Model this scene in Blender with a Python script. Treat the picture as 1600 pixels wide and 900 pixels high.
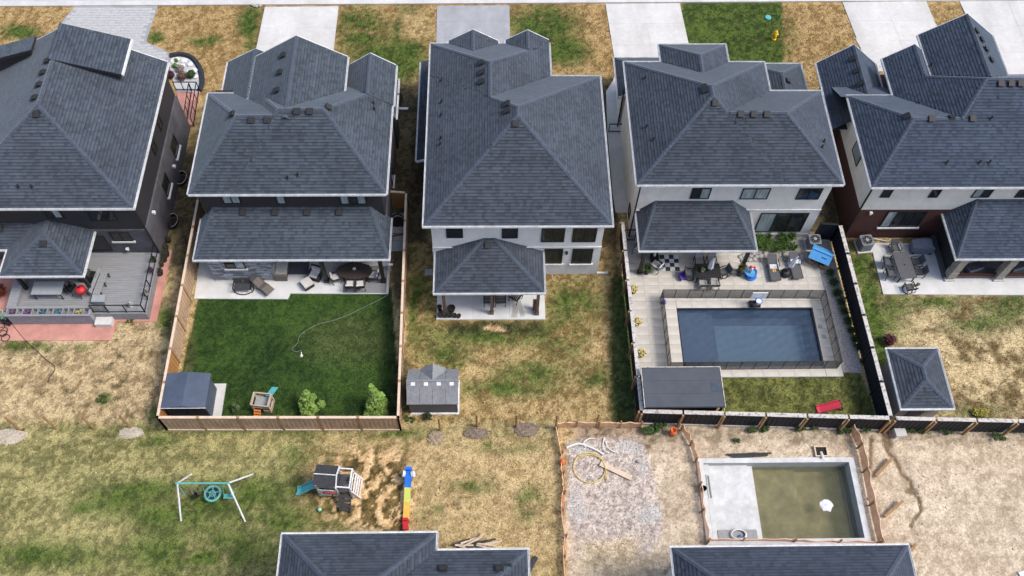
import bpy, math, random
import numpy as np
from mathutils import Vector, Matrix
random.seed(7); rng = np.random.default_rng(7)
for o in list(bpy.data.objects): bpy.data.objects.remove(o)
scene = bpy.context.scene
COL = scene.collection
# ------------------------------------------------------------------ camera
FPX, PITCH, YAW, ROLL, CAMH = 1425.0, math.radians(59.7), math.radians(-2.5), math.radians(1.9), 55.0
def cam_axes():
    cp, sp = math.cos(PITCH), math.sin(PITCH)
    Rz = Matrix.Rotation(YAW, 3, 'Z')
    f, r, u = Rz @ Vector((0, cp, -sp)), Rz @ Vector((1, 0, 0)), Rz @ Vector((0, sp, cp))
    c, s = math.cos(ROLL), math.sin(ROLL)
    return c*r + s*u, -s*r + c*u, f
AR, AU, AF = cam_axes()
cam = bpy.data.cameras.new('camera'); camo = bpy.data.objects.new('camera', cam); COL.objects.link(camo)
m3 = Matrix((AR, AU, -AF)).transposed()
camo.matrix_world = Matrix.Translation((0, 0, CAMH)) @ m3.to_4x4()
cam.sensor_width = 36.0; cam.lens = 36.0*FPX/1600.0; cam.clip_start = 1.0; cam.clip_end = 3000.0
scene.camera = camo
# ------------------------------------------------------------------ world, sun, exposure
SUN_EL, SUN_AZ = math.radians(54), math.radians(101)      # azimuth measured from +y (the street) towards +x
w = bpy.data.worlds.new('World'); scene.world = w; w.use_nodes = True
nt = w.node_tree; bg = nt.nodes['Background']
sky = nt.nodes.new('ShaderNodeTexSky'); sky.sky_type = 'NISHITA'; sky.sun_disc = False
sky.sun_elevation = SUN_EL; sky.sun_rotation = SUN_AZ; sky.air_density = 1.0; sky.dust_density = 3.0; sky.ozone_density = 1.0
nt.links.new(sky.outputs[0], bg.inputs[0]); bg.inputs[1].default_value = 0.13
sl = bpy.data.lights.new('sun', 'SUN'); sl.energy = 1.5; sl.angle = math.radians(16); sl.color = (1.0, 0.95, 0.87)
so = bpy.data.objects.new('sun', sl); COL.objects.link(so)
sd = Vector((math.sin(SUN_AZ)*math.cos(SUN_EL), math.cos(SUN_AZ)*math.cos(SUN_EL), math.sin(SUN_EL)))
so.rotation_euler = sd.to_track_quat('Z', 'Y').to_euler(); so.location = (0, 0, 80)
scene.view_settings.view_transform = 'Standard'; scene.view_settings.look = 'None'
scene.view_settings.gamma = 1.0; scene.view_settings.use_curve_mapping = False
scene.view_settings.exposure = 0.90
scene.render.engine = 'CYCLES'
scene.render.resolution_x, scene.render.resolution_y = 1024, 576
# ------------------------------------------------------------------ pixel of the photograph -> direction -> point on a known plane
def ray(px, py): return AR*((px-800)/FPX) + AU*((450-py)/FPX) + AF
def G(px, py, z=0.0):                                     # on the level z
    d = ray(px, py); t = (z-CAMH)/d.z
    return Vector((d.x*t, d.y*t, z))
def WY(px, py, y):                                        # on a wall y = const
    d = ray(px, py); t = y/d.y
    return Vector((d.x*t, y, CAMH+d.z*t))
def WX(px, py, x):
    d = ray(px, py); t = x/d.x
    return Vector((x, d.y*t, CAMH+d.z*t))
# ------------------------------------------------------------------ materials
MATS = {}
def mat(name, c1, c2=None, scale=6.0, rough=0.85, bump=0.0, bscale=40.0, detail=5.0, metal=0.0, alpha=1.0, attr=None, stretch=None, spec=0.3, contrast=(0.35, 0.65), emit=None):
    if name in MATS: return MATS[name]
    m = bpy.data.materials.new(name); m.use_nodes = True; MATS[name] = m
    n, l = m.node_tree.nodes, m.node_tree.links
    b = n['Principled BSDF']
    b.inputs['Roughness'].default_value = rough; b.inputs['Metallic'].default_value = metal; b.inputs['Alpha'].default_value = alpha
    b.inputs['Specular IOR Level'].default_value = spec
    tc = n.new('ShaderNodeTexCoord'); co = tc.outputs['Object']
    if stretch:
        mp = n.new('ShaderNodeMapping'); mp.inputs['Scale'].default_value = stretch; l.new(co, mp.inputs['Vector']); co = mp.outputs[0]
    c2 = c2 or tuple(x*0.75 for x in c1)
    nz = n.new('ShaderNodeTexNoise'); nz.inputs['Scale'].default_value = scale; nz.inputs['Detail'].default_value = detail; nz.inputs['Roughness'].default_value = 0.65
    l.new(co, nz.inputs['Vector'])
    rp = n.new('ShaderNodeValToRGB'); rp.color_ramp.elements[0].position, rp.color_ramp.elements[1].position = contrast
    rp.color_ramp.elements[0].color = (*c2, 1); rp.color_ramp.elements[1].color = (*c1, 1)
    l.new(nz.outputs[0], rp.inputs[0]); out = rp.outputs[0]
    if attr:
        at = n.new('ShaderNodeAttribute'); at.attribute_name = attr
        mx = n.new('ShaderNodeMix'); mx.data_type = 'RGBA'; mx.blend_type = 'MULTIPLY'; mx.inputs[0].default_value = 1.0
        l.new(out, mx.inputs[6]); l.new(at.outputs['Color'], mx.inputs[7]); out = mx.outputs[2]
    l.new(out, b.inputs['Base Color'])
    if bump:
        bz = n.new('ShaderNodeTexNoise'); bz.inputs['Scale'].default_value = bscale; bz.inputs['Detail'].default_value = 4.0
        l.new(co, bz.inputs['Vector'])
        bp = n.new('ShaderNodeBump'); bp.inputs['Strength'].default_value = bump; bp.inputs['Distance'].default_value = 0.05
        l.new(bz.outputs[0], bp.inputs['Height']); l.new(bp.outputs[0], b.inputs['Normal'])
    if emit: b.inputs['Emission Color'].default_value = (*emit, 1); b.inputs['Emission Strength'].default_value = 1
    return m
M = lambda k: MATS[k]
mat('shingle', (1.1, 1.1, 1.1), (0.8, 0.8, 0.8), 25, 0.95, 0.3, 60, attr='Col')
mat('shingle_cap', (0.068, 0.085, 0.112), (0.044, 0.056, 0.076), 5, 0.95, 0.3, 60)
mat('roof_deck', (0.05, 0.055, 0.065), None, 6, 0.95)
mat('white_metal', (0.74, 0.75, 0.76), (0.58, 0.58, 0.58), 3, 0.5)
mat('black_metal', (0.018, 0.018, 0.02), (0.012, 0.012, 0.013), 5, 0.5)
mat('dark_plastic', (0.03, 0.032, 0.035), (0.018, 0.018, 0.02), 5, 0.6)
mat('glass', (0.012, 0.014, 0.017), (0.02, 0.022, 0.024), 0.8, 0.05, spec=0.35)
mat('curtain_glass', (0.30, 0.36, 0.37), (0.17, 0.2, 0.21), 2.0, 0.1, spec=0.8, stretch=(4, 4, .4))
mat('white_brick', (0.70, 0.69, 0.67), (0.56, 0.55, 0.53), 5, 0.85, 0.3, 30, stretch=(1, 1, 4))
mat('white_stucco', (0.66, 0.64, 0.60), (0.58, 0.56, 0.52), 1.5, 0.9, 0.1, 80)
mat('dark_siding', (0.034, 0.032, 0.036), (0.024, 0.022, 0.026), 3, 0.7, 0.3, 8, stretch=(.3, .3, 8))
mat('grey_stucco', (0.10, 0.096, 0.11), (0.07, 0.067, 0.078), 1.2, 0.9, 0.15, 60)
mat('brown_brick', (0.085, 0.034, 0.028), (0.05, 0.02, 0.018), 9, 0.9, 0.4, 25, stretch=(1, 1, 3))
mat('ledge_stone', (1, 1, 1), (0.7, 0.7, 0.7), 8, 0.9, 0.4, 30, attr='Col')
mat('column_stone', (0.36, 0.33, 0.29), (0.24, 0.215, 0.185), 6, 0.9, 0.5, 20)
mat('concrete', (0.58, 0.57, 0.55), (0.48, 0.47, 0.45), 0.6, 0.85, 0.1, 60, detail=9, contrast=(.3, .7))
mat('concrete_patio', (0.60, 0.60, 0.59), (0.50, 0.50, 0.49), 0.5, 0.85, 0.1, 60, detail=9, contrast=(.3, .7))
mat('concrete_grey', (0.34, 0.35, 0.37), (0.28, 0.29, 0.305), 0.7, 0.9, 0.1, 60, detail=9)
mat('asphalt', (0.46, 0.47, 0.49), (0.4, 0.4, 0.42), 0.8, 0.9, 0.1, 80)
mat('pavers', (0.44, 0.44, 0.44), (0.36, 0.36, 0.36), 3, 0.9, 0.1, 80)
mat('pink_concrete', (0.55, 0.27, 0.22), (0.40, 0.19, 0.155), 0.9, 0.85, 0.2, 20, detail=8, contrast=(.3, .7))
mat('pool_tile', (0.52, 0.49, 0.44), (0.44, 0.415, 0.37), 0.8, 0.75, 0.05, 60, detail=8)
mat('deck_board', (0.27, 0.275, 0.285), (0.2, 0.205, 0.215), 3, 0.8, 0.1, 40, stretch=(.4, 6, 1))
mat('planter_grey', (0.26, 0.26, 0.285), (0.2, 0.2, 0.22), 3, 0.8, 0.1, 20)
mat('fence_wood', (0.48, 0.33, 0.215), (0.32, 0.215, 0.14), 4, 0.9, 0.3, 20, stretch=(6, 6, .4))
mat('fence_wood_new', (0.42, 0.215, 0.075), (0.30, 0.14, 0.05), 4, 0.9, 0.3, 20, stretch=(6, 6, .4))
mat('fence_cap', (0.66, 0.52, 0.40), (0.54, 0.41, 0.3), 3, 0.9, 0.2, 20)
mat('post_wood', (0.36, 0.22, 0.11), (0.24, 0.145, 0.07), 5, 0.9, 0.3, 20)
mat('brown_post', (0.17, 0.105, 0.08), (0.11, 0.07, 0.052), 5, 0.8)
mat('black_fence', (0.017, 0.018, 0.024), (0.010, 0.010, 0.014), 4, 0.7, 0.2, 20)
mat('weathered_rail', (0.50, 0.47, 0.44), (0.2, 0.18, 0.165), 5, 0.9, 0.3, 20, detail=8, contrast=(.36, .5))
mat('navy_metal', (0.075, 0.095, 0.135), (0.058, 0.075, 0.11), 1.2, 0.55)
mat('navy_dark', (0.02, 0.027, 0.045), (0.014, 0.019, 0.032), 2, 0.6)
mat('resin_grey', (0.22, 0.225, 0.24), (0.165, 0.17, 0.18), 5, 0.8, 0.2, 30)
mat('resin_dark', (0.12, 0.118, 0.12), (0.085, 0.083, 0.085), 5, 0.8, 0.3, 12, stretch=(8, 8, .5))
mat('soft_grey', (0.31, 0.31, 0.31), (0.25, 0.25, 0.25), 6, 0.9)
mat('charcoal', (0.055, 0.056, 0.06), (0.035, 0.036, 0.04), 8, 0.9)
mat('charcoal_sling', (0.10, 0.102, 0.108), (0.075, 0.077, 0.082), 10, 0.9)
mat('wicker', (0.055, 0.042, 0.036), (0.025, 0.02, 0.018), 30, 0.9, 0.5, 60)
mat('wicker_grey', (0.16, 0.14, 0.125), (0.1, 0.085, 0.075), 30, 0.9, 0.5, 60)
mat('cushion', (0.55, 0.53, 0.51), (0.44, 0.42, 0.40), 4, 0.95)
mat('white_cloth', (0.68, 0.69, 0.71), (0.55, 0.56, 0.6), 5, 0.95)
mat('rug_dark', (0.09, 0.093, 0.105), (0.07, 0.072, 0.082), 12, 0.98)
mat('rug_grey', (0.22, 0.225, 0.235), (0.17, 0.175, 0.185), 12, 0.98)
mat('tabletop_grey', (0.30, 0.325, 0.345), (0.26, 0.28, 0.3), 3, 0.5)
mat('teal', (0.10, 0.40, 0.40), (0.08, 0.32, 0.33), 3, 0.5)
mat('seafoam', (0.12, 0.42, 0.36), (0.09, 0.33, 0.28), 3, 0.5)
mat('sky_blue', (0.08, 0.30, 0.60), (0.06, 0.24, 0.5), 3, 0.5)
mat('toy_blue', (0.02, 0.16, 0.62), (0.015, 0.12, 0.5), 3, 0.4)
mat('toy_red', (0.52, 0.025, 0.03), (0.42, 0.02, 0.025), 3, 0.4)
mat('toy_pinkred', (0.62, 0.05, 0.085), (0.52, 0.04, 0.07), 3, 0.4)
mat('toy_yellow', (0.68, 0.44, 0.08), (0.6, 0.37, 0.07), 3, 0.4)
mat('toy_lime', (0.55, 0.60, 0.13), (0.48, 0.53, 0.11), 3, 0.4)
mat('toy_orange', (0.60, 0.19, 0.05), (0.5, 0.15, 0.04), 3, 0.5)
mat('purple', (0.16, 0.08, 0.42), (0.13, 0.06, 0.34), 3, 0.5)
mat('beige_plastic', (0.45, 0.36, 0.27), (0.36, 0.28, 0.21), 4, 0.7)
mat('cedar', (0.26, 0.165, 0.085), (0.19, 0.115, 0.06), 6, 0.8)
mat('hydrant', (0.72, 0.47, 0.02), (0.6, 0.38, 0.02), 5, 0.5)
mat('ac_grey', (0.19, 0.205, 0.225), (0.15, 0.16, 0.175), 5, 0.6)
mat('grill_cover', (0.17, 0.195, 0.24), (0.13, 0.15, 0.19), 2, 0.7)
mat('snow_fence', (0.72, 0.20, 0.08), (0.55, 0.14, 0.05), 6, 0.7, stretch=(6, 6, 2), alpha=.62)
mat('snow_fence_faded', (0.70, 0.42, 0.25), (0.58, 0.32, 0.18), 3, 0.8, alpha=.72)
mat('snow_fence_ground', (0.52, 0.22, 0.12), (0.40, 0.16, 0.085), 3, 0.9, alpha=.75)
mat('netting_edge', (0.74, 0.52, 0.36), (0.66, 0.42, 0.27), 3, 0.8)
mat('netting_solid', (0.68, 0.17, 0.05), (0.52, 0.12, 0.04), 4, 0.7)
mat('pipe_white', (0.74, 0.74, 0.71), (0.64, 0.64, 0.6), 5, 0.5)
mat('pipe_yellow', (0.62, 0.50, 0.16), (0.52, 0.41, 0.12), 5, 0.5)
mat('board_pale', (0.62, 0.50, 0.38), (0.5, 0.39, 0.29), 4, 0.8)
mat('pool_navy', (0.075, 0.10, 0.15), (0.06, 0.08, 0.125), 1.2, 0.7)
mat('pool_step', (0.12, 0.19, 0.25), (0.105, 0.165, 0.22), 1.2, 0.7)
mat('pool_white', (0.60, 0.61, 0.61), (0.50, 0.51, 0.51), 0.9, 0.85, 0.1, 50, detail=8)
mat('pool_murk', (0.42, 0.37, 0.21), (0.32, 0.285, 0.16), 1.5, 0.9)
mat('pool_shell', (0.40, 0.43, 0.44), (0.34, 0.365, 0.375), 1.2, 0.8)
mat('pebble', (0.44, 0.41, 0.37), (0.18, 0.165, 0.15), 14, 0.9, 0.6, 25, contrast=(.4, .6))
mat('gravel_sheet', (0.50, 0.46, 0.42), (0.28, 0.255, 0.23), 9, 0.9, 0.7, 20, detail=8, contrast=(.38, .6))
mat('leaf', (1, 1, 1), (0.75, 0.75, 0.75), 4, 0.75, attr='Col')
mat('bark', (0.10, 0.07, 0.045), None, 9, 0.9)
mat('mulch', (0.03, 0.024, 0.02), (0.018, 0.014, 0.012), 9, 0.95, 0.5, 20)
mat('rock', (0.42, 0.40, 0.37), (0.3, 0.285, 0.26), 5, 0.9, 0.4, 12)
mat('cord_black', (0.02, 0.02, 0.02), None, 9, 0.6)
mat('mesh_fence', (0.15, 0.145, 0.135), (0.13, 0.126, 0.12), 20, 0.9, alpha=0.55)
mat('terracotta', (0.28, 0.07, 0.045), (0.2, 0.05, 0.03), 5, 0.7)
mat('ball', (0.30, 0.62, 0.48), (0.26, 0.55, 0.42), 5, 0.5)
mat('stain', (0.40, 0.39, 0.36), (0.34, 0.33, 0.3), 3, 0.5)
mat('sand', (0.50, 0.40, 0.27), (0.4, 0.31, 0.2), 3, 0.95)
def water_mat(name, c, alpha, bump, bscale, rough=0.04):
    m = mat(name, c, tuple(x*0.85 for x in c), 0.5, rough, bump, bscale, alpha=alpha, spec=0.8); return m
water_mat('water_blue', (0.055, 0.10, 0.165), 0.42, 0.5, 3.2, 0.04)
water_mat('water_green', (0.10, 0.105, 0.035), 0.42, 0.02, 1.0)
def overlay(name, scale, lo, hi, stretch=(1, 1, 1)):       # slow weathering laid over a material's colour
    n, l = MATS[name].node_tree.nodes, MATS[name].node_tree.links; b_ = n['Principled BSDF']; src = b_.inputs['Base Color'].links[0].from_socket
    tc = n.new('ShaderNodeTexCoord'); mp = n.new('ShaderNodeMapping'); mp.inputs['Scale'].default_value = stretch; l.new(tc.outputs['Object'], mp.inputs[0])
    nz = n.new('ShaderNodeTexNoise'); nz.inputs['Scale'].default_value = scale; nz.inputs['Detail'].default_value = 7; nz.inputs['Roughness'].default_value = .6; l.new(mp.outputs[0], nz.inputs['Vector'])
    mr = n.new('ShaderNodeMapRange'); mr.inputs[1].default_value = .32; mr.inputs[2].default_value = .68; mr.inputs[3].default_value = lo; mr.inputs[4].default_value = hi; l.new(nz.outputs[0], mr.inputs[0])
    mx = n.new('ShaderNodeMix'); mx.data_type = 'RGBA'; mx.blend_type = 'MULTIPLY'; mx.inputs[0].default_value = 1; l.new(src, mx.inputs[6]); l.new(mr.outputs[0], mx.inputs[7]); l.new(mx.outputs[2], b_.inputs['Base Color'])
overlay('shingle', .45, .84, 1.16); overlay('concrete', .5, .86, 1.06, (1, .22, 1)); overlay('concrete', 3.0, .94, 1.04); overlay('concrete_patio', .9, .88, 1.05); overlay('concrete_grey', .6, .85, 1.1, (1, .3, 1))
overlay('pool_white', 2.2, .82, 1.05); overlay('pool_murk', 1.1, .65, 1.15); overlay('white_stucco', .6, .92, 1.04, (1, 1, .3)); overlay('white_brick', .8, .9, 1.05, (1, 1, .4)); overlay('grey_stucco', .5, .8, 1.2); overlay('pink_concrete', .7, .8, 1.15); overlay('pool_tile', .35, .88, 1.08)
overlay('navy_metal', .9, .9, 1.1); overlay('white_metal', 6, .88, 1.04); overlay('fence_wood', .7, .8, 1.2); overlay('resin_grey', 1.2, .88, 1.1); overlay('snow_fence_ground', 2, .8, 1.2)
for k_ in ('shingle', 'shingle_cap'):                     # mineral granules brighten towards grazing angles
    b_ = MATS[k_].node_tree.nodes['Principled BSDF']; b_.inputs['Sheen Weight'].default_value = 0.42; b_.inputs['Sheen Roughness'].default_value = 0.4; b_.inputs['Sheen Tint'].default_value = (.78, .9, 1, 1)
# ------------------------------------------------------------------ mesh helpers
class MB:
    def __init__(s): s.v = []; s.f = []; s.mi = []; s.cur = 0; s.col = []; s.usecol = False; s.c = (1, 1, 1)
    def add(s, vs, fs):
        k = len(s.v); s.v += [tuple(p) for p in vs]
        for f in fs:
            s.f.append(tuple(k+i for i in f)); s.mi.append(s.cur); s.col.append(s.c)
        return s
    def box(s, c, d, rz=0.0, rx=0.0, ry=0.0):
        x, y, z = d[0]/2, d[1]/2, d[2]/2
        p = [Vector((a*x, b*y, e*z)) for e in (-1, 1) for b in (-1, 1) for a in (-1, 1)]
        if rz or rx or ry:
            R = Matrix.Rotation(rz, 3, 'Z') @ Matrix.Rotation(ry, 3, 'Y') @ Matrix.Rotation(rx, 3, 'X'); p = [R @ q for q in p]
        c = Vector(c)
        return s.add([q+c for q in p], [(0,2,3,1), (4,5,7,6), (0,1,5,4), (2,6,7,3), (0,4,6,2), (1,3,7,5)])
    def bx(s, x0, x1, y0, y1, z0, z1): return s.box(((x0+x1)/2, (y0+y1)/2, (z0+z1)/2), (abs(x1-x0), abs(y1-y0), abs(z1-z0)))
    def prism(s, poly, z0, z1):
        a = sum(poly[i][0]*poly[(i+1) % len(poly)][1]-poly[(i+1) % len(poly)][0]*poly[i][1] for i in range(len(poly)))
        if a < 0: poly = list(poly)[::-1]
        n = len(poly)
        vs = [(p[0], p[1], z0) for p in poly]+[(p[0], p[1], z1) for p in poly]
        return s.add(vs, [tuple(range(n))[::-1], tuple(range(n, 2*n))]+[(i, (i+1) % n, n+(i+1) % n, n+i) for i in range(n)])
    def cyl(s, a, b, r0, r1=None, n=8, caps=True):
        r1 = r0 if r1 is None else r1
        a, b = Vector(a), Vector(b); d = (b-a).normalized()
        u = d.orthogonal().normalized(); w_ = d.cross(u)
        vs = []
        for p, r in ((a, r0), (b, r1)):
            for i in range(n):
                t = 2*math.pi*i/n; vs.append(p+u*math.cos(t)*r+w_*math.sin(t)*r)
        fs = [(i, (i+1) % n, n+(i+1) % n, n+i) for i in range(n)]
        if caps: fs += [tuple(range(n))[::-1], tuple(range(n, 2*n))]
        return s.add(vs, fs)
    def bar(s, a, b, w_, h=None):
        h = h or w_; a, b = Vector(a), Vector(b); d = (b-a); L = d.length; d.normalize()
        u = d.cross(Vector((0, 0, 1)));
        if u.length < 1e-4: u = Vector((1, 0, 0))
        u.normalize(); k = u.cross(d)
        vs = [p+u*i*w_/2+k*j*h/2 for p in (a, b) for j in (-1, 1) for i in (-1, 1)]
        return s.add(vs, [(0,1,3,2), (4,6,7,5), (0,4,5,1), (2,3,7,6), (0,2,6,4), (1,5,7,3)])
    def tube(s, pts, r, n=6, closed=False):
        pts = [Vector(p) for p in pts]; N = len(pts); k = len(s.v); vs = []
        for i, p in enumerate(pts):
            a = pts[(i-1) % N] if (closed or i > 0) else p; b = pts[(i+1) % N] if (closed or i < N-1) else p
            d = (b-a).normalized(); u = d.cross(Vector((0, 0, 1)))
            if u.length < 1e-3: u = Vector((1, 0, 0))
            u.normalize(); w_ = u.cross(d)
            for j in range(n):
                t = 2*math.pi*j/n; vs.append(p+u*math.cos(t)*r+w_*math.sin(t)*r)
        fs = []
        for i in range(N if closed else N-1):
            for j in range(n):
                i2 = (i+1) % N
                fs.append((i*n+j, i*n+(j+1) % n, i2*n+(j+1) % n, i2*n+j))
        if not closed: fs += [tuple(range(n))[::-1], tuple(range((N-1)*n, N*n))]
        return s.add(vs, fs)
    def lathe(s, c, prof, n=14, sx=1.0, sy=1.0):
        c = Vector(c); vs = []; m_ = len(prof)
        for r, z in prof:
            for i in range(n):
                t = 2*math.pi*i/n; vs.append(c+Vector((math.cos(t)*r*sx, math.sin(t)*r*sy, z)))
        fs = [(j*n+i, j*n+(i+1) % n, (j+1)*n+(i+1) % n, (j+1)*n+i) for j in range(m_-1) for i in range(n)]
        fs += [tuple(range(n))[::-1], tuple(range((m_-1)*n, m_*n))]
        return s.add(vs, fs)
    def ball(s, c, rx, ry=None, rz=None, n=10, m_=6, jit=0.0):
        ry = rx if ry is None else ry; rz = rx if rz is None else rz
        prof = [(math.sin(math.pi*j/m_) if 0 < j < m_ else 0.02, -math.cos(math.pi*j/m_)*rz) for j in range(m_+1)]
        k = len(s.v); s.lathe(c, prof, n, rx, ry)
        if jit:
            c = Vector(c)
            for i in range(k, len(s.v)):
                q = Vector(s.v[i])-c; s.v[i] = tuple(c+q*(1+random.uniform(-jit, jit)))
        return s
    def strip(s, pts, z0, z1, t=0.02):                    # thin upright sheet along a path
        for a, b in zip(pts[:-1], pts[1:]):
            a, b = Vector(a), Vector(b); d = (b-a); d.z = 0; n_ = Vector((-d.y, d.x, 0)).normalized()*t/2
            za, zb = a.z, b.z
            vs = [a+n_+Vector((0,0,z0)), a-n_+Vector((0,0,z0)), b-n_+Vector((0,0,z0)), b+n_+Vector((0,0,z0)),
                  a+n_+Vector((0,0,z1)), a-n_+Vector((0,0,z1)), b-n_+Vector((0,0,z1)), b+n_+Vector((0,0,z1))]
            s.add(vs, [(0,3,2,1), (4,5,6,7), (0,1,5,4), (1,2,6,5), (2,3,7,6), (3,0,4,7)])
        return s
    def mesh(s, name, mats, smooth=False):
        me = bpy.data.meshes.new(name); me.from_pydata(s.v, [], s.f)
        mats = mats if isinstance(mats, (list, tuple)) else [mats]
        for m in mats: me.materials.append(M(m))
        if len(mats) > 1: me.polygons.foreach_set('material_index', s.mi)
        if s.usecol:
            at = me.color_attributes.new('Col', 'FLOAT_COLOR', 'CORNER'); buf = []
            for f, c in zip(s.f, s.col): buf += [c[0], c[1], c[2], 1.0]*len(f)
            at.data.foreach_set('color', buf)
        if smooth: me.polygons.foreach_set('use_smooth', [True]*len(me.polygons))
        me.update(); return me
    def build(s, name, mats, parent=None, smooth=False, kind=None, label=None):
        return link(name, s.mesh(name, mats, smooth), parent, kind, label)
def link(name, me, parent=None, kind=None, label=None):
    o = bpy.data.objects.new(name, me); COL.objects.link(o)
    if parent: o.parent = parent
    if kind: o['kind'] = kind
    if label: o['label'] = label
    return o
def tag(o, label, cat, group=None):
    o['label'] = label; o['category'] = cat
    if group: o['group'] = group
    return o
def thing(name, label, cat, loc=(0, 0, 0), rz=0.0, group=None):
    o = bpy.data.objects.new(name, None); COL.objects.link(o); o.location = loc; o.rotation_euler = (0, 0, rz); o.empty_display_size = .2
    return tag(o, label, cat, group)
def dup(root, loc, rz, label=None):
    r = root.copy(); COL.objects.link(r); r.location = loc; r.rotation_euler = (0, 0, rz)
    if label: r['label'] = label
    for ch in list(root.children):
        c = ch.copy(); COL.objects.link(c); c.parent = r
        for g in list(ch.children):
            d = g.copy(); COL.objects.link(d); d.parent = c
    return r
def P(mats, name, parent, fn, smooth=False, kind=None, label=None):
    b = MB(); fn(b); return b.build(name, mats, parent, smooth, kind, label)
def sheet(name, pts, z0, z1, m, parent=None, kind='structure'):
    b = MB(); b.prism([(p[0], p[1]) for p in pts], z0, z1)
    return b.build(name, m, parent, kind=kind if not parent else None)
def px(*a, z=0.0): return [G(a[i], a[i+1], z) for i in range(0, len(a), 2)]
def bez(pts, n=8):                                        # Catmull-Rom through points
    pts = [Vector(p) for p in pts]; out = []
    for i in range(len(pts)-1):
        p0 = pts[max(i-1, 0)]; p1 = pts[i]; p2 = pts[i+1]; p3 = pts[min(i+2, len(pts)-1)]
        for k in range(n):
            t = k/n
            out.append(.5*((2*p1)+(p2-p0)*t+(2*p0-5*p1+4*p2-p3)*t*t+(3*p1-p0-3*p2+p3)*t**3))
    out.append(pts[-1]); return out
# ------------------------------------------------------------------ hip and gable roofs from shingle courses
def clip(poly, a, b, c):                                  # keep a*x+b*y+c >= 0
    out = []; n = len(poly)
    for i in range(n):
        p, q = poly[i], poly[(i+1) % n]; dp = a*p[0]+b*p[1]+c; dq = a*q[0]+b*q[1]+c
        if dp >= 0: out.append(p)
        if (dp > 0 and dq < 0) or (dp < 0 and dq > 0):
            t = dp/(dp-dq); out.append((p[0]+(q[0]-p[0])*t, p[1]+(q[1]-p[1])*t))
    return out
class Vol:
    def __init__(s, x0, x1, y0, y1, z, W=None, E=None, S=None, N=None, gut='WESN'):
        s.x0, s.x1, s.y0, s.y1, s.z, s.gut = x0, x1, y0, y1, z, gut; s.pl = {}; s.gr = {}
        if W: s.pl['W'] = (W, 0, -W*x0)
        if E: s.pl['E'] = (-E, 0, E*x1)
        if S: s.pl['S'] = (0, S, -S*y0)
        if N: s.pl['N'] = (0, -N, N*y1)
    def h(s, x, y):
        return s.z+min(a*x+b*y+c for a, b, c in s.pl.values())
    def inside(s, x, y, e=0.0): return s.x0-e <= x <= s.x1+e and s.y0-e <= y <= s.y1+e
    def face(s, k):
        r = [(s.x0, s.y0), (s.x1, s.y0), (s.x1, s.y1), (s.x0, s.y1)]; A = s.pl[k]
        for t, B in s.pl.items():
            if t != k and r: r = clip(r, B[0]-A[0], B[1]-A[1], B[2]-A[2])
        return r
def area(p): return abs(sum(p[i][0]*p[(i+1) % len(p)][1]-p[(i+1) % len(p)][0]*p[i][1] for i in range(len(p))))/2
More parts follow.
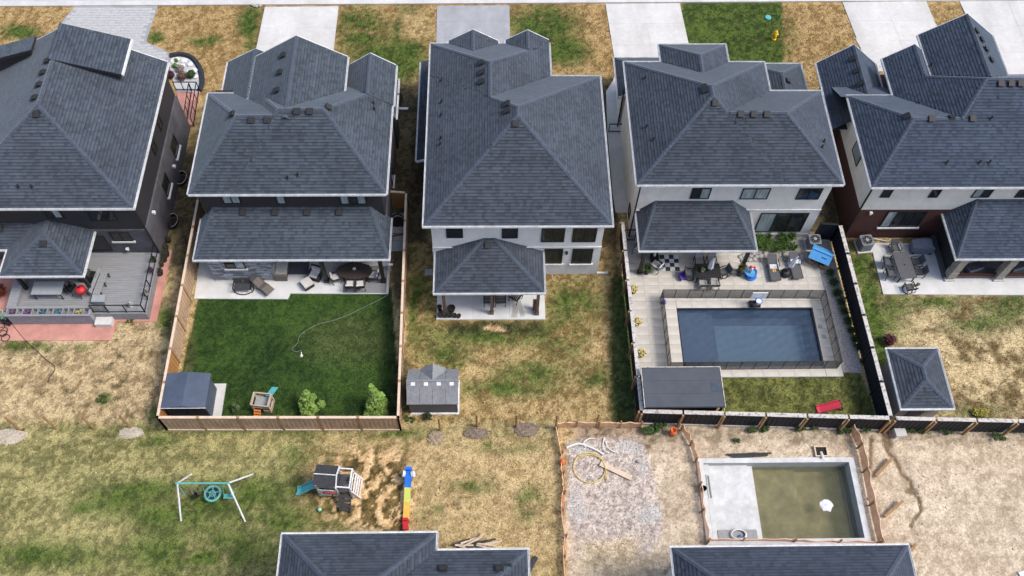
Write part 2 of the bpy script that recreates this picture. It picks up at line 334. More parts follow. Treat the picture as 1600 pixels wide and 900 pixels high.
def make_roof(parent, vols, tone=1.0, name='roof', vents=(), fascia='white_metal', expo=0.21, others=(), tint=(.83, 1.0, 1.3)):
    allv = list(vols)+list(others)
    def hidden(v, x, y, z, tol=0.06):
        for o in allv:
            if o is v or not o.inside(x, y): continue
            d = o.h(x, y)-z
            if d > tol or (tol > 0 and abs(d) < .012 and allv.index(o) < allv.index(v)): return True
        return False
    deck = MB(); sh = MB(); sh.usecol = True; cap = MB()
    for v in vols:
        dz = .004*vols.index(v); deck.bx(v.x0+.02+dz, v.x1-.02-dz, v.y0+.02+dz, v.y1-.02-dz, v.z-.06-dz, v.z-.02-dz)
        seen = set()
        for k in v.pl:
            fp = v.face(k)
            if len(fp) < 3 or area(fp) < .02: continue
            a, b, c = v.pl[k]; zf = lambda x, y: v.z+a*x+b*y+c
            deck.add([(x, y, zf(x, y)-.015) for x, y in fp], [tuple(range(len(fp)))])
            pitch = math.hypot(a, b); e = expo/math.sqrt(1+pitch*pitch)
            if k in 'SN': U0, U1, V1 = v.x0, v.x1, v.y1-v.y0
            else: U0, U1, V1 = v.y0, v.y1, v.x1-v.x0
            T = {'S': lambda u, t: (u, v.y0+t), 'N': lambda u, t: (u, v.y1-t), 'W': lambda u, t: (v.x0+t, u), 'E': lambda u, t: (v.x1-t, u)}[k]
            ts = []
            for x, y in fp: ts.append({'S': y-v.y0, 'N': v.y1-y, 'W': x-v.x0, 'E': v.x1-x}[k])
            tmax = max(ts)
            # convex face edges for inside tests
            cx = sum(p[0] for p in fp)/len(fp); cy = sum(p[1] for p in fp)/len(fp); hp = []
            for i in range(len(fp)):
                p, q = fp[i], fp[(i+1) % len(fp)]; A_, B_ = -(q[1]-p[1]), q[0]-p[0]; L = math.hypot(A_, B_)
                if L < 1e-6: continue
                A_, B_ = A_/L, B_/L; C_ = -(A_*p[0]+B_*p[1])
                if A_*cx+B_*cy+C_ < 0: A_, B_, C_ = -A_, -B_, -C_
                hp.append((A_, B_, C_))
            # wound so that normals face up whichever way the course runs
            flip = k in 'NW'
            r = 0; t = 0.0
            while t < tmax:
                t1 = min(t+e, tmax); u = U0-random.uniform(0, .5); rowtone = random.uniform(.93, 1.07); pd = False
                while u < U1:
                    w_ = random.choice((.2, .26, .33, .42)); u1 = u+w_
                    q = [T(u, t), T(u1, t), T(u1, t1), T(u, t1)]
                    mxs = [min(A_*x+B_*y+C_ for A_, B_, C_ in hp) for x, y in q]
                    full = min(mxs) >= 0
                    if not full:
                        for h_ in hp:
                            q = clip(q, *h_)
                            if len(q) < 3: break
                    if len(q) >= 3:
                        mx_ = sum(p[0] for p in q)/len(q); my_ = sum(p[1] for p in q)/len(q)
                        if not hidden(v, mx_, my_, zf(mx_, my_)):
                            dark = random.random() < (.12 if pd else .36); pd = dark
                            g = (random.uniform(.046, .055) if dark else random.uniform(.058, .074))*tone*rowtone
                            sh.c = (g*tint[0], g*tint[1], g*tint[2]); lift = .022 if not dark else .014
                            vs = []
                            for x, y in q:
                                tt = {'S': y-v.y0, 'N': v.y1-y, 'W': x-v.x0, 'E': v.x1-x}[k]
                                vs.append((x, y, zf(x, y)+.003+lift*(1-(tt-t)/e)))
                            n_ = len(vs)
                            if full:                      # upper part of the exposure carries the darker printed band
                                A4, B4, C4, D4 = [Vector(q_) for q_ in vs]; k4 = .7
                                E4, F4 = A4+(D4-A4)*k4, B4+(C4-B4)*k4
                                sh.add([A4, B4, F4, E4], [(3, 2, 1, 0) if flip else (0, 1, 2, 3)])
                                sh.c = tuple(q_*.6 for q_ in sh.c); sh.add([E4, F4, C4, D4], [(3, 2, 1, 0) if flip else (0, 1, 2, 3)])
                            else: sh.add(vs, [tuple(range(n_))[::-1] if flip else tuple(range(n_))])
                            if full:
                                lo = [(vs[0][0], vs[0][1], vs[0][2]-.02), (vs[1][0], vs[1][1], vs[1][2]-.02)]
                                sh.c = (g*.45, g*.5, g*.58)  # riser coloured darker to paint in the row shadow between courses
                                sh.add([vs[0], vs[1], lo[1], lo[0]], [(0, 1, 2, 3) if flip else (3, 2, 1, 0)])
                    u = u1
                t += e; r += 1
            # caps on edges shared with another face
            for i in range(len(fp)):
                p, q = fp[i], fp[(i+1) % len(fp)]
                on = any(abs(p[j]-w_) < .01 and abs(q[j]-w_) < .01 for j, w_ in ((0, v.x0), (0, v.x1), (1, v.y0), (1, v.y1)))
                L = math.hypot(q[0]-p[0], q[1]-p[1])
                key = (round((p[0]+q[0])/2, 1), round((p[1]+q[1])/2, 1))
                if on or L < .15 or key in seen: continue
                seen.add(key); d = ((q[0]-p[0])/L, (q[1]-p[1])/L); nn = (-d[1], d[0]); s_ = 0.0
                while s_ < L:
                    s1 = min(s_+.27, L)
                    m0 = (p[0]+d[0]*(s_+s1)/2, p[1]+d[1]*(s_+s1)/2)
                    if not hidden(v, m0[0], m0[1], v.h(*m0), -.055):
                        vs = []
                        for ss, lf in ((s_, .055), (s1, .035)):
                            for o_ in (-.14, 0, .14):
                                x, y = p[0]+d[0]*ss+nn[0]*o_, p[1]+d[1]*ss+nn[1]*o_
                                x = min(max(x, v.x0), v.x1); y = min(max(y, v.y0), v.y1)
                                vs.append((x, y, v.h(x, y)+lf))
                        cap.add(vs, [(0, 3, 4, 1), (1, 4, 5, 2)])
                    s_ = s1
    root = deck.build(name, 'roof_deck', parent)
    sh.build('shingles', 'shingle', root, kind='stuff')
    if cap.f: cap.build('ridge_caps', 'shingle_cap', root, kind='stuff')
    for v in vols:
        for k in 'WESN':
            if k in v.pl:
                if k not in v.gut: continue
                g = MB(); z0, z1 = v.z-.13, v.z+.02
                if k == 'S': segs = ((v.x0-.1, v.y0), (v.x1+.1, v.y0))
                elif k == 'N': segs = ((v.x0-.1, v.y1), (v.x1+.1, v.y1))
                elif k == 'W': segs = ((v.x0, v.y0), (v.x0, v.y1))
                else: segs = ((v.x1, v.y0), (v.x1, v.y1))
                (xa, ya), (xb, yb) = segs
                if k in v.gr:
                    if k in 'SN': xa, xb = v.gr[k]
                    else: ya, yb = v.gr[k]
                if k in 'SN':
                    s_ = -1 if k == 'S' else 1
                    g.bx(xa, xb, ya, ya+s_*.02, z0, z1-.01); g.bx(xa, xb, ya+s_*.085, ya+s_*.105, z0, z1); g.bx(xa, xb, ya+s_*.02, ya+s_*.085, z0, z0+.06)
                else:
                    s_ = -1 if k == 'W' else 1
                    g.bx(xa, xa+s_*.02, ya, yb, z0, z1-.01); g.bx(xa+s_*.085, xa+s_*.105, ya, yb, z0, z1); g.bx(xa+s_*.02, xa+s_*.085, ya, yb, z0, z0+.06)
                g.build('gutter', fascia, root)
            elif k.lower() in v.gut:                      # rake board and the gable wall below it
                n_ = 14; xs = []
                for i in range(n_+1):
                    if k in 'SN': x, y = v.x0+(v.x1-v.x0)*i/n_, (v.y0 if k == 'S' else v.y1)
                    else: x, y = (v.x0 if k == 'W' else v.x1), v.y0+(v.y1-v.y0)*i/n_
                    xs.append((x, y, v.h(x, y)))
                g = MB()
                for p, q in zip(xs[:-1], xs[1:]):
                    o_ = {'S': (0, -.05, 0), 'N': (0, .05, 0), 'W': (-.05, 0, 0), 'E': (.05, 0, 0)}[k]
                    a_, b_ = Vector(p), Vector(q); O = Vector(o_); dn = Vector((0, 0, -.2)); up = Vector((0, 0, .03))
                    vs = [a_+dn, b_+dn, b_+up, a_+up, a_+dn+O, b_+dn+O, b_+up+O, a_+up+O]
                    g.add(vs, [(0,1,2,3), (4,7,6,5), (3,2,6,7), (0,4,5,1)])
                g.build('rake_board', fascia, root)
                g = MB(); ins = {'S': (0, .3), 'N': (0, -.3), 'W': (.3, 0), 'E': (-.3, 0)}[k]
                vs = [(x+ins[0], y+ins[1], z-.05) for x, y, z in xs]+[(x+ins[0], y+ins[1], v.z-.05) for x, y, z in xs][::-1]
                g.add(vs, [tuple(range(len(vs)))]); g.build('gable_wall', 'grey_stucco', root)
    for vt in vents: roof_vent(root, allv, *vt)
    return root
def roof_z(vols, x, y): return max([v.h(x, y) for v in vols if v.inside(x, y, .05)] or [0])
def roof_pt(vols, pxx, pyy):                              # where the pixel's ray meets the roof
    d = ray(pxx, pyy); best = None
    for i in range(1200):
        z = 13-i*.01; t = (z-CAMH)/d.z; x, y = d.x*t, d.y*t
        for v in vols:
            if v.inside(x, y) and v.h(x, y) >= z: return Vector((x, y, z)), v
    return None, None
def roof_vent(root, vols, pxx, pyy, kind='box'):
    p, v = roof_pt(vols, pxx, pyy)
    if p is None: return
    k = min(v.pl, key=lambda q: v.pl[q][0]*p.x+v.pl[q][1]*p.y+v.pl[q][2]); a, b, c = v.pl[k]
    ang = {'S': 0, 'N': math.pi, 'W': -math.pi/2, 'E': math.pi/2}[k]
    g = MB()
    if kind == 'box':
        tl = math.atan(math.hypot(a, b))
        g.box((0, -.02, .03), (.46, .46, .03)); g.box((0, 0, .08), (.28, .28, .1)); g.box((0, -.03, .15), (.40, .40, .045))
        R = Matrix.Rotation(ang, 4, 'Z') @ Matrix.Rotation(tl, 4, 'X')
    else:
        g.cyl((0, 0, -.05), (0, 0, .34), .055, n=8); g.cyl((0, 0, .0), (0, 0, .05), .15, .08, n=8); R = Matrix.Rotation(ang, 4, 'Z')
    o = g.build('roof_vent' if kind == 'box' else 'vent_pipe', 'dark_plastic', root)
    o.matrix_local = Matrix.Translation(p) @ R
# ------------------------------------------------------------------ walls and windows
def wall_box(parent, x0, x1, y0, y1, z0, z1, m, name='wall'):
    b = MB(); b.bx(x0, x1, y0, y1, z0, z1); return b.build(name, m, parent)
def window_y(parent, x0, x1, z0, z1, y, n=2, panes=('glass',), frame='black_metal', sill=None, door=False):
    f = MB(); t = .07; yo = y-.06
    f.bx(x0, x1, yo, y-.002, z1-t, z1); f.bx(x0, x1, yo, y-.002, z0, z0+t); f.bx(x0, x0+t, yo, y-.002, z0+t, z1-t); f.bx(x1-t, x1, yo, y-.002, z0+t, z1-t)
    wpan = (x1-x0)/n
    for i in range(1, n): f.bx(x0+wpan*i-t/2, x0+wpan*i+t/2, yo, y-.002, z0+t, z1-t)
    o = f.build('patio_door' if door else 'window', frame, parent)
    for i in range(n):
        g = MB(); g.bx(x0+wpan*i+t/2, x0+wpan*(i+1)-t/2, y-.03, y-.004, z0+t/2, z1-t/2)
        g.build('pane', panes[i % len(panes)], o)
    if sill:
        g = MB(); g.bx(x0-.12, x1+.12, y-.14, y-.001, z0-.12, z0-.002); g.build('sill', sill, o)
    return o
def window_x(parent, y0, y1, z0, z1, x, s, panes=('glass',), sill=None):   # on a wall x = const whose outside is s (+1 right, -1 left)
    f = MB(); t = .07; xa, xb = x+s*.002, x+s*.06
    f.bx(xa, xb, y0, y1, z1-t, z1); f.bx(xa, xb, y0, y1, z0, z0+t); f.bx(xa, xb, y0, y0+t, z0+t, z1-t); f.bx(xa, xb, y1-t, y1, z0+t, z1-t)
    o = f.build('window', 'black_metal', parent)
    g = MB(); g.bx(x+s*.004, x+s*.03, y0+t/2, y1-t/2, z0+t/2, z1-t/2); g.build('pane', panes[0], o)
    if sill:
        g = MB(); g.bx(x+s*.001, x+s*.16, y0-.1, y1+.1, z0-.12, z0-.002); g.build('sill', sill, o)
    return o
def win_px(parent, y, xl, yt, xr, yb, **k):               # window from pixel corners on the wall y
    a, b = WY(xl, yb, y), WY(xr, yb, y); zt = WY((xl+xr)/2, yt, y).z
    return window_y(parent, a.x, b.x, a.z, zt, y, **k)
# ------------------------------------------------------------------ the ground: one sheet, its cover (dry grass, green grass, soil, stones) painted per vertex
def vnoise(x, y, s, seed):
    r = np.random.default_rng(seed).random((257, 257)); x = x/s; y = y/s
    xi = np.floor(x).astype(int); yi = np.floor(y).astype(int); fx = x-xi; fy = y-yi
    fx = fx*fx*(3-2*fx); fy = fy*fy*(3-2*fy); a = xi % 256; b = yi % 256
    return (r[a, b]*(1-fx)+r[a+1, b]*fx)*(1-fy)+(r[a, b+1]*(1-fx)+r[a+1, b+1]*fx)*fy
def fbm(x, y, s, seed, o=4):
    t = 0; w_ = 0; a = 1.0
    for i in range(o): t = t+a*vnoise(x, y, s/2**i, seed+i); w_ += a; a *= .6
    return t/w_
GX0, GX1, GY0, GY1, DS = -44.0, 49.0, 9.5, 62.5, 0.125
nx, ny = int((GX1-GX0)/DS)+1, int((GY1-GY0)/DS)+1
X, Y = np.meshgrid(np.linspace(GX0, GX1, nx), np.linspace(GY0, GY1, ny))
_w = X*AF.x+Y*AF.y-CAMH*AF.z
PX = 800+FPX*(X*AR.x+Y*AR.y-CAMH*AR.z)/_w; PY = 450-FPX*(X*AU.x+Y*AU.y-CAMH*AU.z)/_w   # photo position of each ground point
n1, n2, n3, n4, n5 = fbm(X, Y, 5.0, 1), fbm(X, Y, 1.6, 11), fbm(X, Y, .55, 21, 3), fbm(X, Y, 12, 31), fbm(X, Y, .3, 41, 2)
nst = fbm(X*.35, Y, .9, 51, 4)
def sm(v, a, b): t = np.clip((v-a)/(b-a), 0, 1); return t*t*(3-2*t)
wob = (n2-.5)*26
def blob(cx, cy, rx, ry, soft=.6):
    d = np.sqrt(((PX+wob-cx)/rx)**2+((PY+wob*.7-cy)/ry)**2); return 1-sm(d, 1-soft, 1+soft*.6)
def rect(x0, y0, x1, y1, s=6, wb=0):
    u, v = PX+wob*wb, PY+wob*wb
    return sm(u, x0-s, x0+s)*(1-sm(u, x1-s, x1+s))*sm(v, y0-s, y0+s)*(1-sm(v, y1-s, y1+s))
def poly(pts, soft=0.35, wb=0.0):                         # convex polygon in photo points, softness in px
    m_ = np.ones_like(X); cx = sum(p[0] for p in pts)/len(pts); cy = sum(p[1] for p in pts)/len(pts)
    for i in range(len(pts)):
        (xa, ya), (xb, yb) = pts[i], pts[(i+1) % len(pts)]; A_, B_ = -(yb-ya), xb-xa; L_ = math.hypot(A_, B_)
        A_, B_ = A_/L_, B_/L_
        if A_*(cx-xa)+B_*(cy-ya) < 0: A_, B_ = -A_, -B_
        d = A_*(PX+wob*wb-xa)+B_*(PY+wob*wb-ya); m_ *= sm(d, -soft, soft)
    return m_
col = np.zeros(X.shape+(3,))
def lay(mask, c_lo, c_hi, t):
    t = np.clip(t, 0, 1)[..., None]; c = np.array(c_lo)*(1-t)+np.array(c_hi)*t
    mk = np.clip(mask, 0, 1)[..., None]; col[:] = col*(1-mk)+c*mk
n6 = vnoise(X, Y, .17, 47)
tex = np.clip(.25+(n3-.5)*.8+(n5-.5)*.9+(n6-.5)*.9+.5*sm(n3*.55+n5*.45+(n6-.5)*.3, .42, .58), 0, 1)
# dry grass everywhere first
lay(np.ones_like(X), (0.20, 0.14, 0.062), (0.46, 0.35, 0.185), tex*.75+(n2-.3)*.4)
# front gardens: golden, then green patches
front = rect(-100, -60, 1800, 150, 8)
lay(front, (0.21, 0.135, 0.05), (0.41, 0.29, 0.135), tex*.8+(n2-.4)*.5)
GRN = lambda mask, k=1.0: lay(mask*sm(n2+n3*.5+k*.35, .55, 1.0), (0.026, 0.050, 0.007), (0.088, 0.125, 0.022), tex*.8+(n2-.4)*.5)
for a in ((395, 45, 26, 45), (320, 62, 30, 10), (560, 45, 50, 35), (640, 60, 30, 60), (600, 100, 70, 40), (850, 40, 60, 40), (880, 80, 50, 25), (1110, 40, 70, 45), (1190, 50, 50, 45), (1150, 85, 80, 30), (30, 50, 35, 14), (245, 60, 18, 10)): GRN(blob(*a)*front, .8)
lay(rect(628, 20, 672, 66, 8, .5), (0.22, 0.15, 0.06), (0.40, 0.30, 0.14), tex)
GRN(rect(1066, 2, 1222, 110, 3), 1.25)
# soil and thin grass between the houses
for r_ in ((612, 130, 668, 470, 8), (930, 120, 966, 460, 6), (262, 200, 318, 420, 10), (1285, 100, 1365, 380, 8)):
    lay(rect(*r_, .3), (0.045, 0.036, 0.02), (0.13, 0.10, 0.05), tex*.7+(n1-.3)*.5)
lay(rect(280, 120, 318, 235, 8, .3), (0.2, 0.14, 0.055), (0.38, 0.27, 0.12), tex)
# left back yard
ly = rect(-60, 470, 275, 680, 8, .6)
lay(ly, (0.20, 0.14, 0.072), (0.47, 0.37, 0.215), tex*.7+nst*.5-.1)
for a in ((160, 623, 18, 12), (30, 540, 60, 12), (250, 650, 26, 18), (200, 500, 30, 8), (262, 505, 14, 30), (100, 545, 40, 8)): GRN(blob(*a, .8), .35)
# lush lawn inside the wooden fence
lush = poly([(312, 455), (612, 450), (626, 672), (262, 672)], 1.0)
lay(lush, (0.011, 0.031, 0.0045), (0.042, 0.085, 0.013), tex*.55+(n1-.32)*1.1+(nst-.5)*.5)
lay(lush*blob(545, 530, 75, 40, 1.0)*.75, (0.035, 0.05, 0.014), (0.085, 0.10, 0.034), tex*.7+(n2-.4))
lay(lush*rect(285, 460, 300, 600, 10, .5)*.6, (0.05, 0.05, 0.018), (0.12, 0.10, 0.045), tex)
# yard of the white house
y3 = poly([(640, 380), (955, 380), (992, 665), (632, 665)], 6)
lay(y3, (0.17, 0.115, 0.042), (0.42, 0.31, 0.15), tex*.75+(n2-.4)*.7)
for a in ((650, 470, 34, 90), (770, 525, 130, 22), (900, 470, 55, 40), (880, 530, 40, 40), (830, 585, 60, 24), (700, 560, 40, 26), (930, 590, 30, 22), (790, 610, 80, 16)): GRN(blob(*a, .9)*y3, .45)
lay(rect(954, 430, 992, 664, 7, .35), (0.028, 0.042, 0.010), (0.085, 0.105, 0.03), tex*.7+(n2-.4)*.6)  # greener grass strip, with the fence's shadow painted into its darker tone
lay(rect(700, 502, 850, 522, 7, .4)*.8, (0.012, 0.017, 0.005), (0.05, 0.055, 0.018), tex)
lay(blob(772, 514, 16, 4, .4), (0.38, 0.25, 0.13), (0.52, 0.37, 0.22), tex)
lay(rect(612, 560, 640, 680, 6, .4)*.7, (0.02, 0.022, 0.008), (0.07, 0.07, 0.024), tex)
# pool yard lawn
lay(poly([(1128, 575), (1345, 582), (1372, 656), (1128, 656)], 1.5), (0.042, 0.05, 0.011), (0.17, 0.175, 0.05), tex*.6+(n2-.35)*.9)
# right yard, mottled straw
y5 = poly([(1335, 380), (1660, 380), (1700, 662), (1395, 662)], 4)
lay(y5, (0.115, 0.08, 0.03), (0.50, 0.395, 0.225), sm(n2*.6+n3*.5, .38, .66)*.75+tex*.25)
for a in ((1350, 430, 34, 60), (1385, 480, 45, 70), (1480, 472, 170, 16), (1530, 505, 60, 22), (1580, 480, 40, 30), (1530, 640, 60, 16)): GRN(blob(*a, .9)*y5, .3)
GRN(poly([(1318, 375), (1352, 375), (1412, 655), (1392, 655)], 6, .3), .5)
# open ground behind the fences
low = rect(-80, 660, 872, 960, 10, .5)
lay(low, (0.155, 0.125, 0.05), (0.42, 0.335, 0.165), tex*.6+nst*.6-.12)
olive = rect(-80, 668, 470, 960, 22, 1.2)
lay(olive*.85, (0.095, 0.095, 0.032), (0.33, 0.30, 0.13), tex*.6+nst*.6-.1+(n1-.5)*.6)
for a in ((230, 765, 55, 18), (130, 795, 30, 14), (250, 810, 60, 22), (400, 770, 60, 26), (330, 850, 110, 30), (60, 870, 120, 26), (430, 815, 60, 22), (240, 690, 40, 12), (560, 800, 120, 46), (480, 750, 40, 30), (620, 680, 60, 8), (715, 765, 26, 20), (790, 800, 40, 16), (520, 770, 30, 30), (350, 672, 260, 6), (330, 790, 120, 40), (180, 780, 60, 30), (300, 870, 160, 40), (470, 700, 30, 40)): GRN(blob(*a, 1.0)*low, .62)
runnel_lines = (np.exp(-((PY-716+wob*.25)/2.2)**2)*sm(PX, -50, 0)*(1-sm(PX, 420, 520))+np.exp(-((PY-747+wob*.25)/2.0)**2)*(1-sm(PX, 150, 300))+np.exp(-((PY-700+wob*.2)/2)**2)*sm(PX, 640, 700)*(1-sm(PX, 820, 860))*.5)*sm(n1, .3, .55)*.6
clod = np.clip(blob(585, 762, 112, 72, .5)+blob(640, 790, 80, 45, .5)*.8, 0, 1)*low
chunk = sm(fbm(X, Y, .46, 71, 3), .475, .52)
lay(clod, (0.06, 0.046, 0.016), (0.17, 0.115, 0.042), tex); lay(clod*chunk, (0.40, 0.25, 0.11), (0.62, 0.45, 0.26), tex*.7+.2)
lay(low*runnel_lines, (0.07, 0.07, 0.024), (0.14, 0.13, 0.05), tex)
lay(rect(640, 690, 872, 900, 16, .8), (0.24, 0.17, 0.075), (0.46, 0.35, 0.185), tex*.6+nst*.5+(n1-.5)*.5)
for a in ((740, 760, 40, 14), (700, 800, 50, 18), (790, 700, 60, 10), (830, 790, 24, 30)): GRN(blob(*a, 1.0)*low, .05)
# building site: dirt, gravel
site = poly([(868, 664), (1010, 662), (1660, 668), (1780, 980), (850, 980), (880, 800)], 6, .3)
lay(site, (0.30, 0.235, 0.165), (0.62, 0.52, 0.40), tex*.4+(n2-.3)*.8+(nst-.5)*.5)
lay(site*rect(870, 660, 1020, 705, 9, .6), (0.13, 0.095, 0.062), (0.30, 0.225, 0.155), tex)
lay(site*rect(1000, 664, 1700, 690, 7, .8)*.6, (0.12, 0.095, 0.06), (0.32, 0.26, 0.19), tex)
grav = poly([(888, 690), (1000, 684), (1028, 760), (1035, 840), (985, 890), (905, 880), (886, 800)], 7, .4)
gt = sm(vnoise(X, Y, .13, 48)*.7+n6*.3, .25, .75)
lay(grav, (0.30, 0.25, 0.22), (0.58, 0.505, 0.45), gt*.9)
for a in ((905, 700, 24, 10), (900, 790, 14, 30), (1005, 730, 7, 18), (1012, 800, 22, 16), (985, 700, 22, 8)): lay(blob(*a, .6)*grav, (0.37, 0.35, 0.33), (0.46, 0.44, 0.42), tex)
lay(rect(905, 842, 1000, 960, 16, .9)*site, (0.42, 0.33, 0.21), (0.6, 0.49, 0.34), tex)
# wet runnels in the dirt
def runnel(pts, wd):
    global col
    d = np.full(X.shape, 1e9)
    for (xa, ya), (xb, yb) in zip(pts[:-1], pts[1:]):
        L2 = (xb-xa)**2+(yb-ya)**2; t = np.clip(((PX-xa)*(xb-xa)+(PY-ya)*(yb-ya))/L2, 0, 1)
        d = np.minimum(d, np.hypot(PX+wob*.15-xa-t*(xb-xa), PY+wob*.15-ya-t*(yb-ya)))
    return 1-sm(d, wd*.55, wd*1.25)
rn = np.maximum(runnel([(1382, 676), (1386, 702), (1400, 718), (1408, 738), (1424, 752), (1427, 768), (1438, 780), (1441, 800), (1428, 812), (1425, 822)], 3.4), np.maximum(runnel([(1362, 682), (1361, 700), (1360, 730)], 3.2), np.maximum(runnel([(1384, 674), (1388, 694)], 9), runnel([(1419, 766), (1430, 768)], 6))))
lay(rn*site, (0.115, 0.082, 0.048), (0.18, 0.13, 0.08), tex)
crk = runnel([(1010, 790), (1040, 822), (1050, 840)], 1.2)*.6; lay(crk*site, (0.14, 0.11, 0.08), (0.2, 0.16, 0.12), tex)
# sparse weeds as stain on the mounds, little dark tufts
spk = sm(fbm(X, Y, .42, 81, 1), .80, .88)
lay(spk*(ly+low*.5)*.7, (0.05, 0.045, 0.018), (0.09, 0.075, 0.03), tex)
col *= (1+.14*(1-np.clip(lush+front*.6+grav*.5, 0, 1)))[..., None]
hgt = -(.02+.03*(1-tex)*(1-front*.4)) - clod*.07*(1-chunk) - site*(1-grav)*(.05*(1-fbm(X, Y, 1.1, 91))) - rn*site*.07 - grav*.03*(1-gt)
hgt *= sm(X, GX0, GX0+2)*(1-sm(X, GX1-2, GX1))*sm(Y, GY0, GY0+1)*(1-sm(Y, GY1-1, GY1))
keep = np.ones((ny-1, nx-1), bool)
HOLES = [[G(1056, 478), G(1270, 481), G(1292, 585), G(1063, 583)], [G(1096, 722), G(1326, 722), G(1358, 846), G(1108, 846)]]
def inside_np(pts, x, y, grow):
    m_ = np.ones_like(x, bool); cx = sum(p.x for p in pts)/4; cy = sum(p.y for p in pts)/4
    for i in range(4):
        p, q = pts[i], pts[(i+1) % 4]; A_, B_ = -(q.y-p.y), q.x-p.x; L_ = math.hypot(A_, B_); A_, B_ = A_/L_, B_/L_
        if A_*(cx-p.x)+B_*(cy-p.y) < 0: A_, B_ = -A_, -B_
        m_ &= (A_*(x-p.x)+B_*(y-p.y)) > -grow
    return m_
xc, yc = X[:-1, :-1]+DS/2, Y[:-1, :-1]+DS/2
for hpts in HOLES: keep &= ~inside_np(hpts, xc, yc, .02)
idx = np.arange(nx*ny).reshape(ny, nx)
quads = np.stack([idx[:-1, :-1], idx[:-1, 1:], idx[1:, 1:], idx[1:, :-1]], -1)[keep]
vs = np.stack([X.ravel(), Y.ravel(), hgt.ravel()], -1)
B0 = 900.0
outer = np.array([[-B0, -B0, 0], [B0, -B0, 0], [B0, B0, 0], [-B0, B0, 0], [GX0, GY0, 0], [GX1, GY0, 0], [GX1, GY1, 0], [GX0, GY1, 0]], float)
k0 = len(vs); vs = np.concatenate([vs, outer])
oq = np.array([[0, 1, 5, 4], [1, 2, 6, 5], [2, 3, 7, 6], [3, 0, 4, 7]])+k0
quads = np.concatenate([quads, oq])
me = bpy.data.meshes.new('ground'); me.vertices.add(len(vs)); me.vertices.foreach_set('co', vs.ravel())
me.loops.add(quads.size); me.loops.foreach_set('vertex_index', quads.ravel().astype(np.int32))
me.polygons.add(len(quads)); me.polygons.foreach_set('loop_start', np.arange(0, quads.size, 4, dtype=np.int32)); me.polygons.foreach_set('loop_total', np.full(len(quads), 4, np.int32))
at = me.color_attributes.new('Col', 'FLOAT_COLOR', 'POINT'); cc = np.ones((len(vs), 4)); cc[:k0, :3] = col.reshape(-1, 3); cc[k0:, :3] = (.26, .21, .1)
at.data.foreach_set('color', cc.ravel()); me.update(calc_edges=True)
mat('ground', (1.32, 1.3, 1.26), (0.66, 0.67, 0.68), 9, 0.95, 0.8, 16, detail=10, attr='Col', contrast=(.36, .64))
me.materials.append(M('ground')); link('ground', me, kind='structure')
# ------------------------------------------------------------------ street, kerb, drives, paths
def slab(name, pts, z, m, parent=None): return sheet(name, pts, -.1, z, m, parent)
slab('street', px(-300, 5, 2000, -9, 2100, -150, -400, -150), .01, 'asphalt')
slab('kerb', px(-300, 12.5, 2000, -1, 2000, -8, -300, 5.5), .11, 'concrete')
def jointed(name, p4, nu, nv, z, m):                      # a drive poured in bays: each bay a slab of its own
    a, b_, c, d = p4; o = sheet(name, p4, -.12, z-.012, m)
    for i in range(nu):
        for j in range(nv):
            def q(u, v): return (a*(1-u)+b_*u)*(1-v)+(d*(1-u)+c*u)*v
            g = .0012
            P(m, 'slab', o, lambda s: s.prism([q(i/nu+g, j/nv+g), q((i+1)/nu-g, j/nv+g), q((i+1)/nu-g, (j+1)/nv-g), q(i/nu+g, (j+1)/nv-g)], z-.1, z+random.uniform(-.002, .002)))
    return o
jointed('driveway', px(414, 11, 529, 10, 517, 115, 392, 115), 2, 3, .03, 'concrete')
jointed('driveway', px(683, 9.5, 796, 8.5, 797, 85, 681, 85), 2, 3, .03, 'concrete_grey')
jointed('driveway', px(946, 6, 1062, 5, 1084, 105, 962, 105), 2, 3, .03, 'concrete')
jointed('driveway', px(1316, 3.5, 1447, 2, 1486, 95, 1352, 95), 2, 3, .03, 'concrete')
jointed('driveway', px(1499, 2, 1650, 1, 1690, 125, 1556, 125), 2, 3, .03, 'concrete')
slab('front_path', px(1336, 60, 1392, 60, 1400, 112, 1365, 112), .034, 'concrete')
# block-paved drive on the left
o = slab('paved_driveway', px(117, 9.5, 247, 9, 228, 65, 266, 83, 270, 104, 200, 112, 60, 112, 60, 80), .012, 'concrete_grey')
dpoly = [G(*p_) for p_ in ((117, 9.5), (247, 9), (228, 65), (200, 112), (60, 112), (60, 80))]; b = MB()
def in_poly(pts, x, y):
    r = False; j = len(pts)-1
    for i in range(len(pts)):
        if (pts[i].y > y) != (pts[j].y > y) and x < (pts[j].x-pts[i].x)*(y-pts[i].y)/(pts[j].y-pts[i].y)+pts[i].x: r = not r
        j = i
    return r
dfull = dpoly[:3]+[G(266, 83), G(270, 104)]+dpoly[3:]
y = 47.0; r_ = 0
while y < 60.3:
    x = -36+(r_ % 2)*.3
    while x < -22:
        if all(in_poly(dfull, x+a_, y+c_) for a_ in (.02, .58) for c_ in (.02, .28)): b.bx(x+.012, x+.588, y+.012, y+.288, .0, .03+random.uniform(-.003, .003))
        x += .6
    y += .3; r_ += 1
b.build('pavers', 'pavers', o, kind='stuff')
o = slab('side_path', px(966, 95, 958, 126, 947, 143, 949, 205, 957, 300, 962, 332, 992, 332, 985, 250, 976, 150), .03, 'concrete')
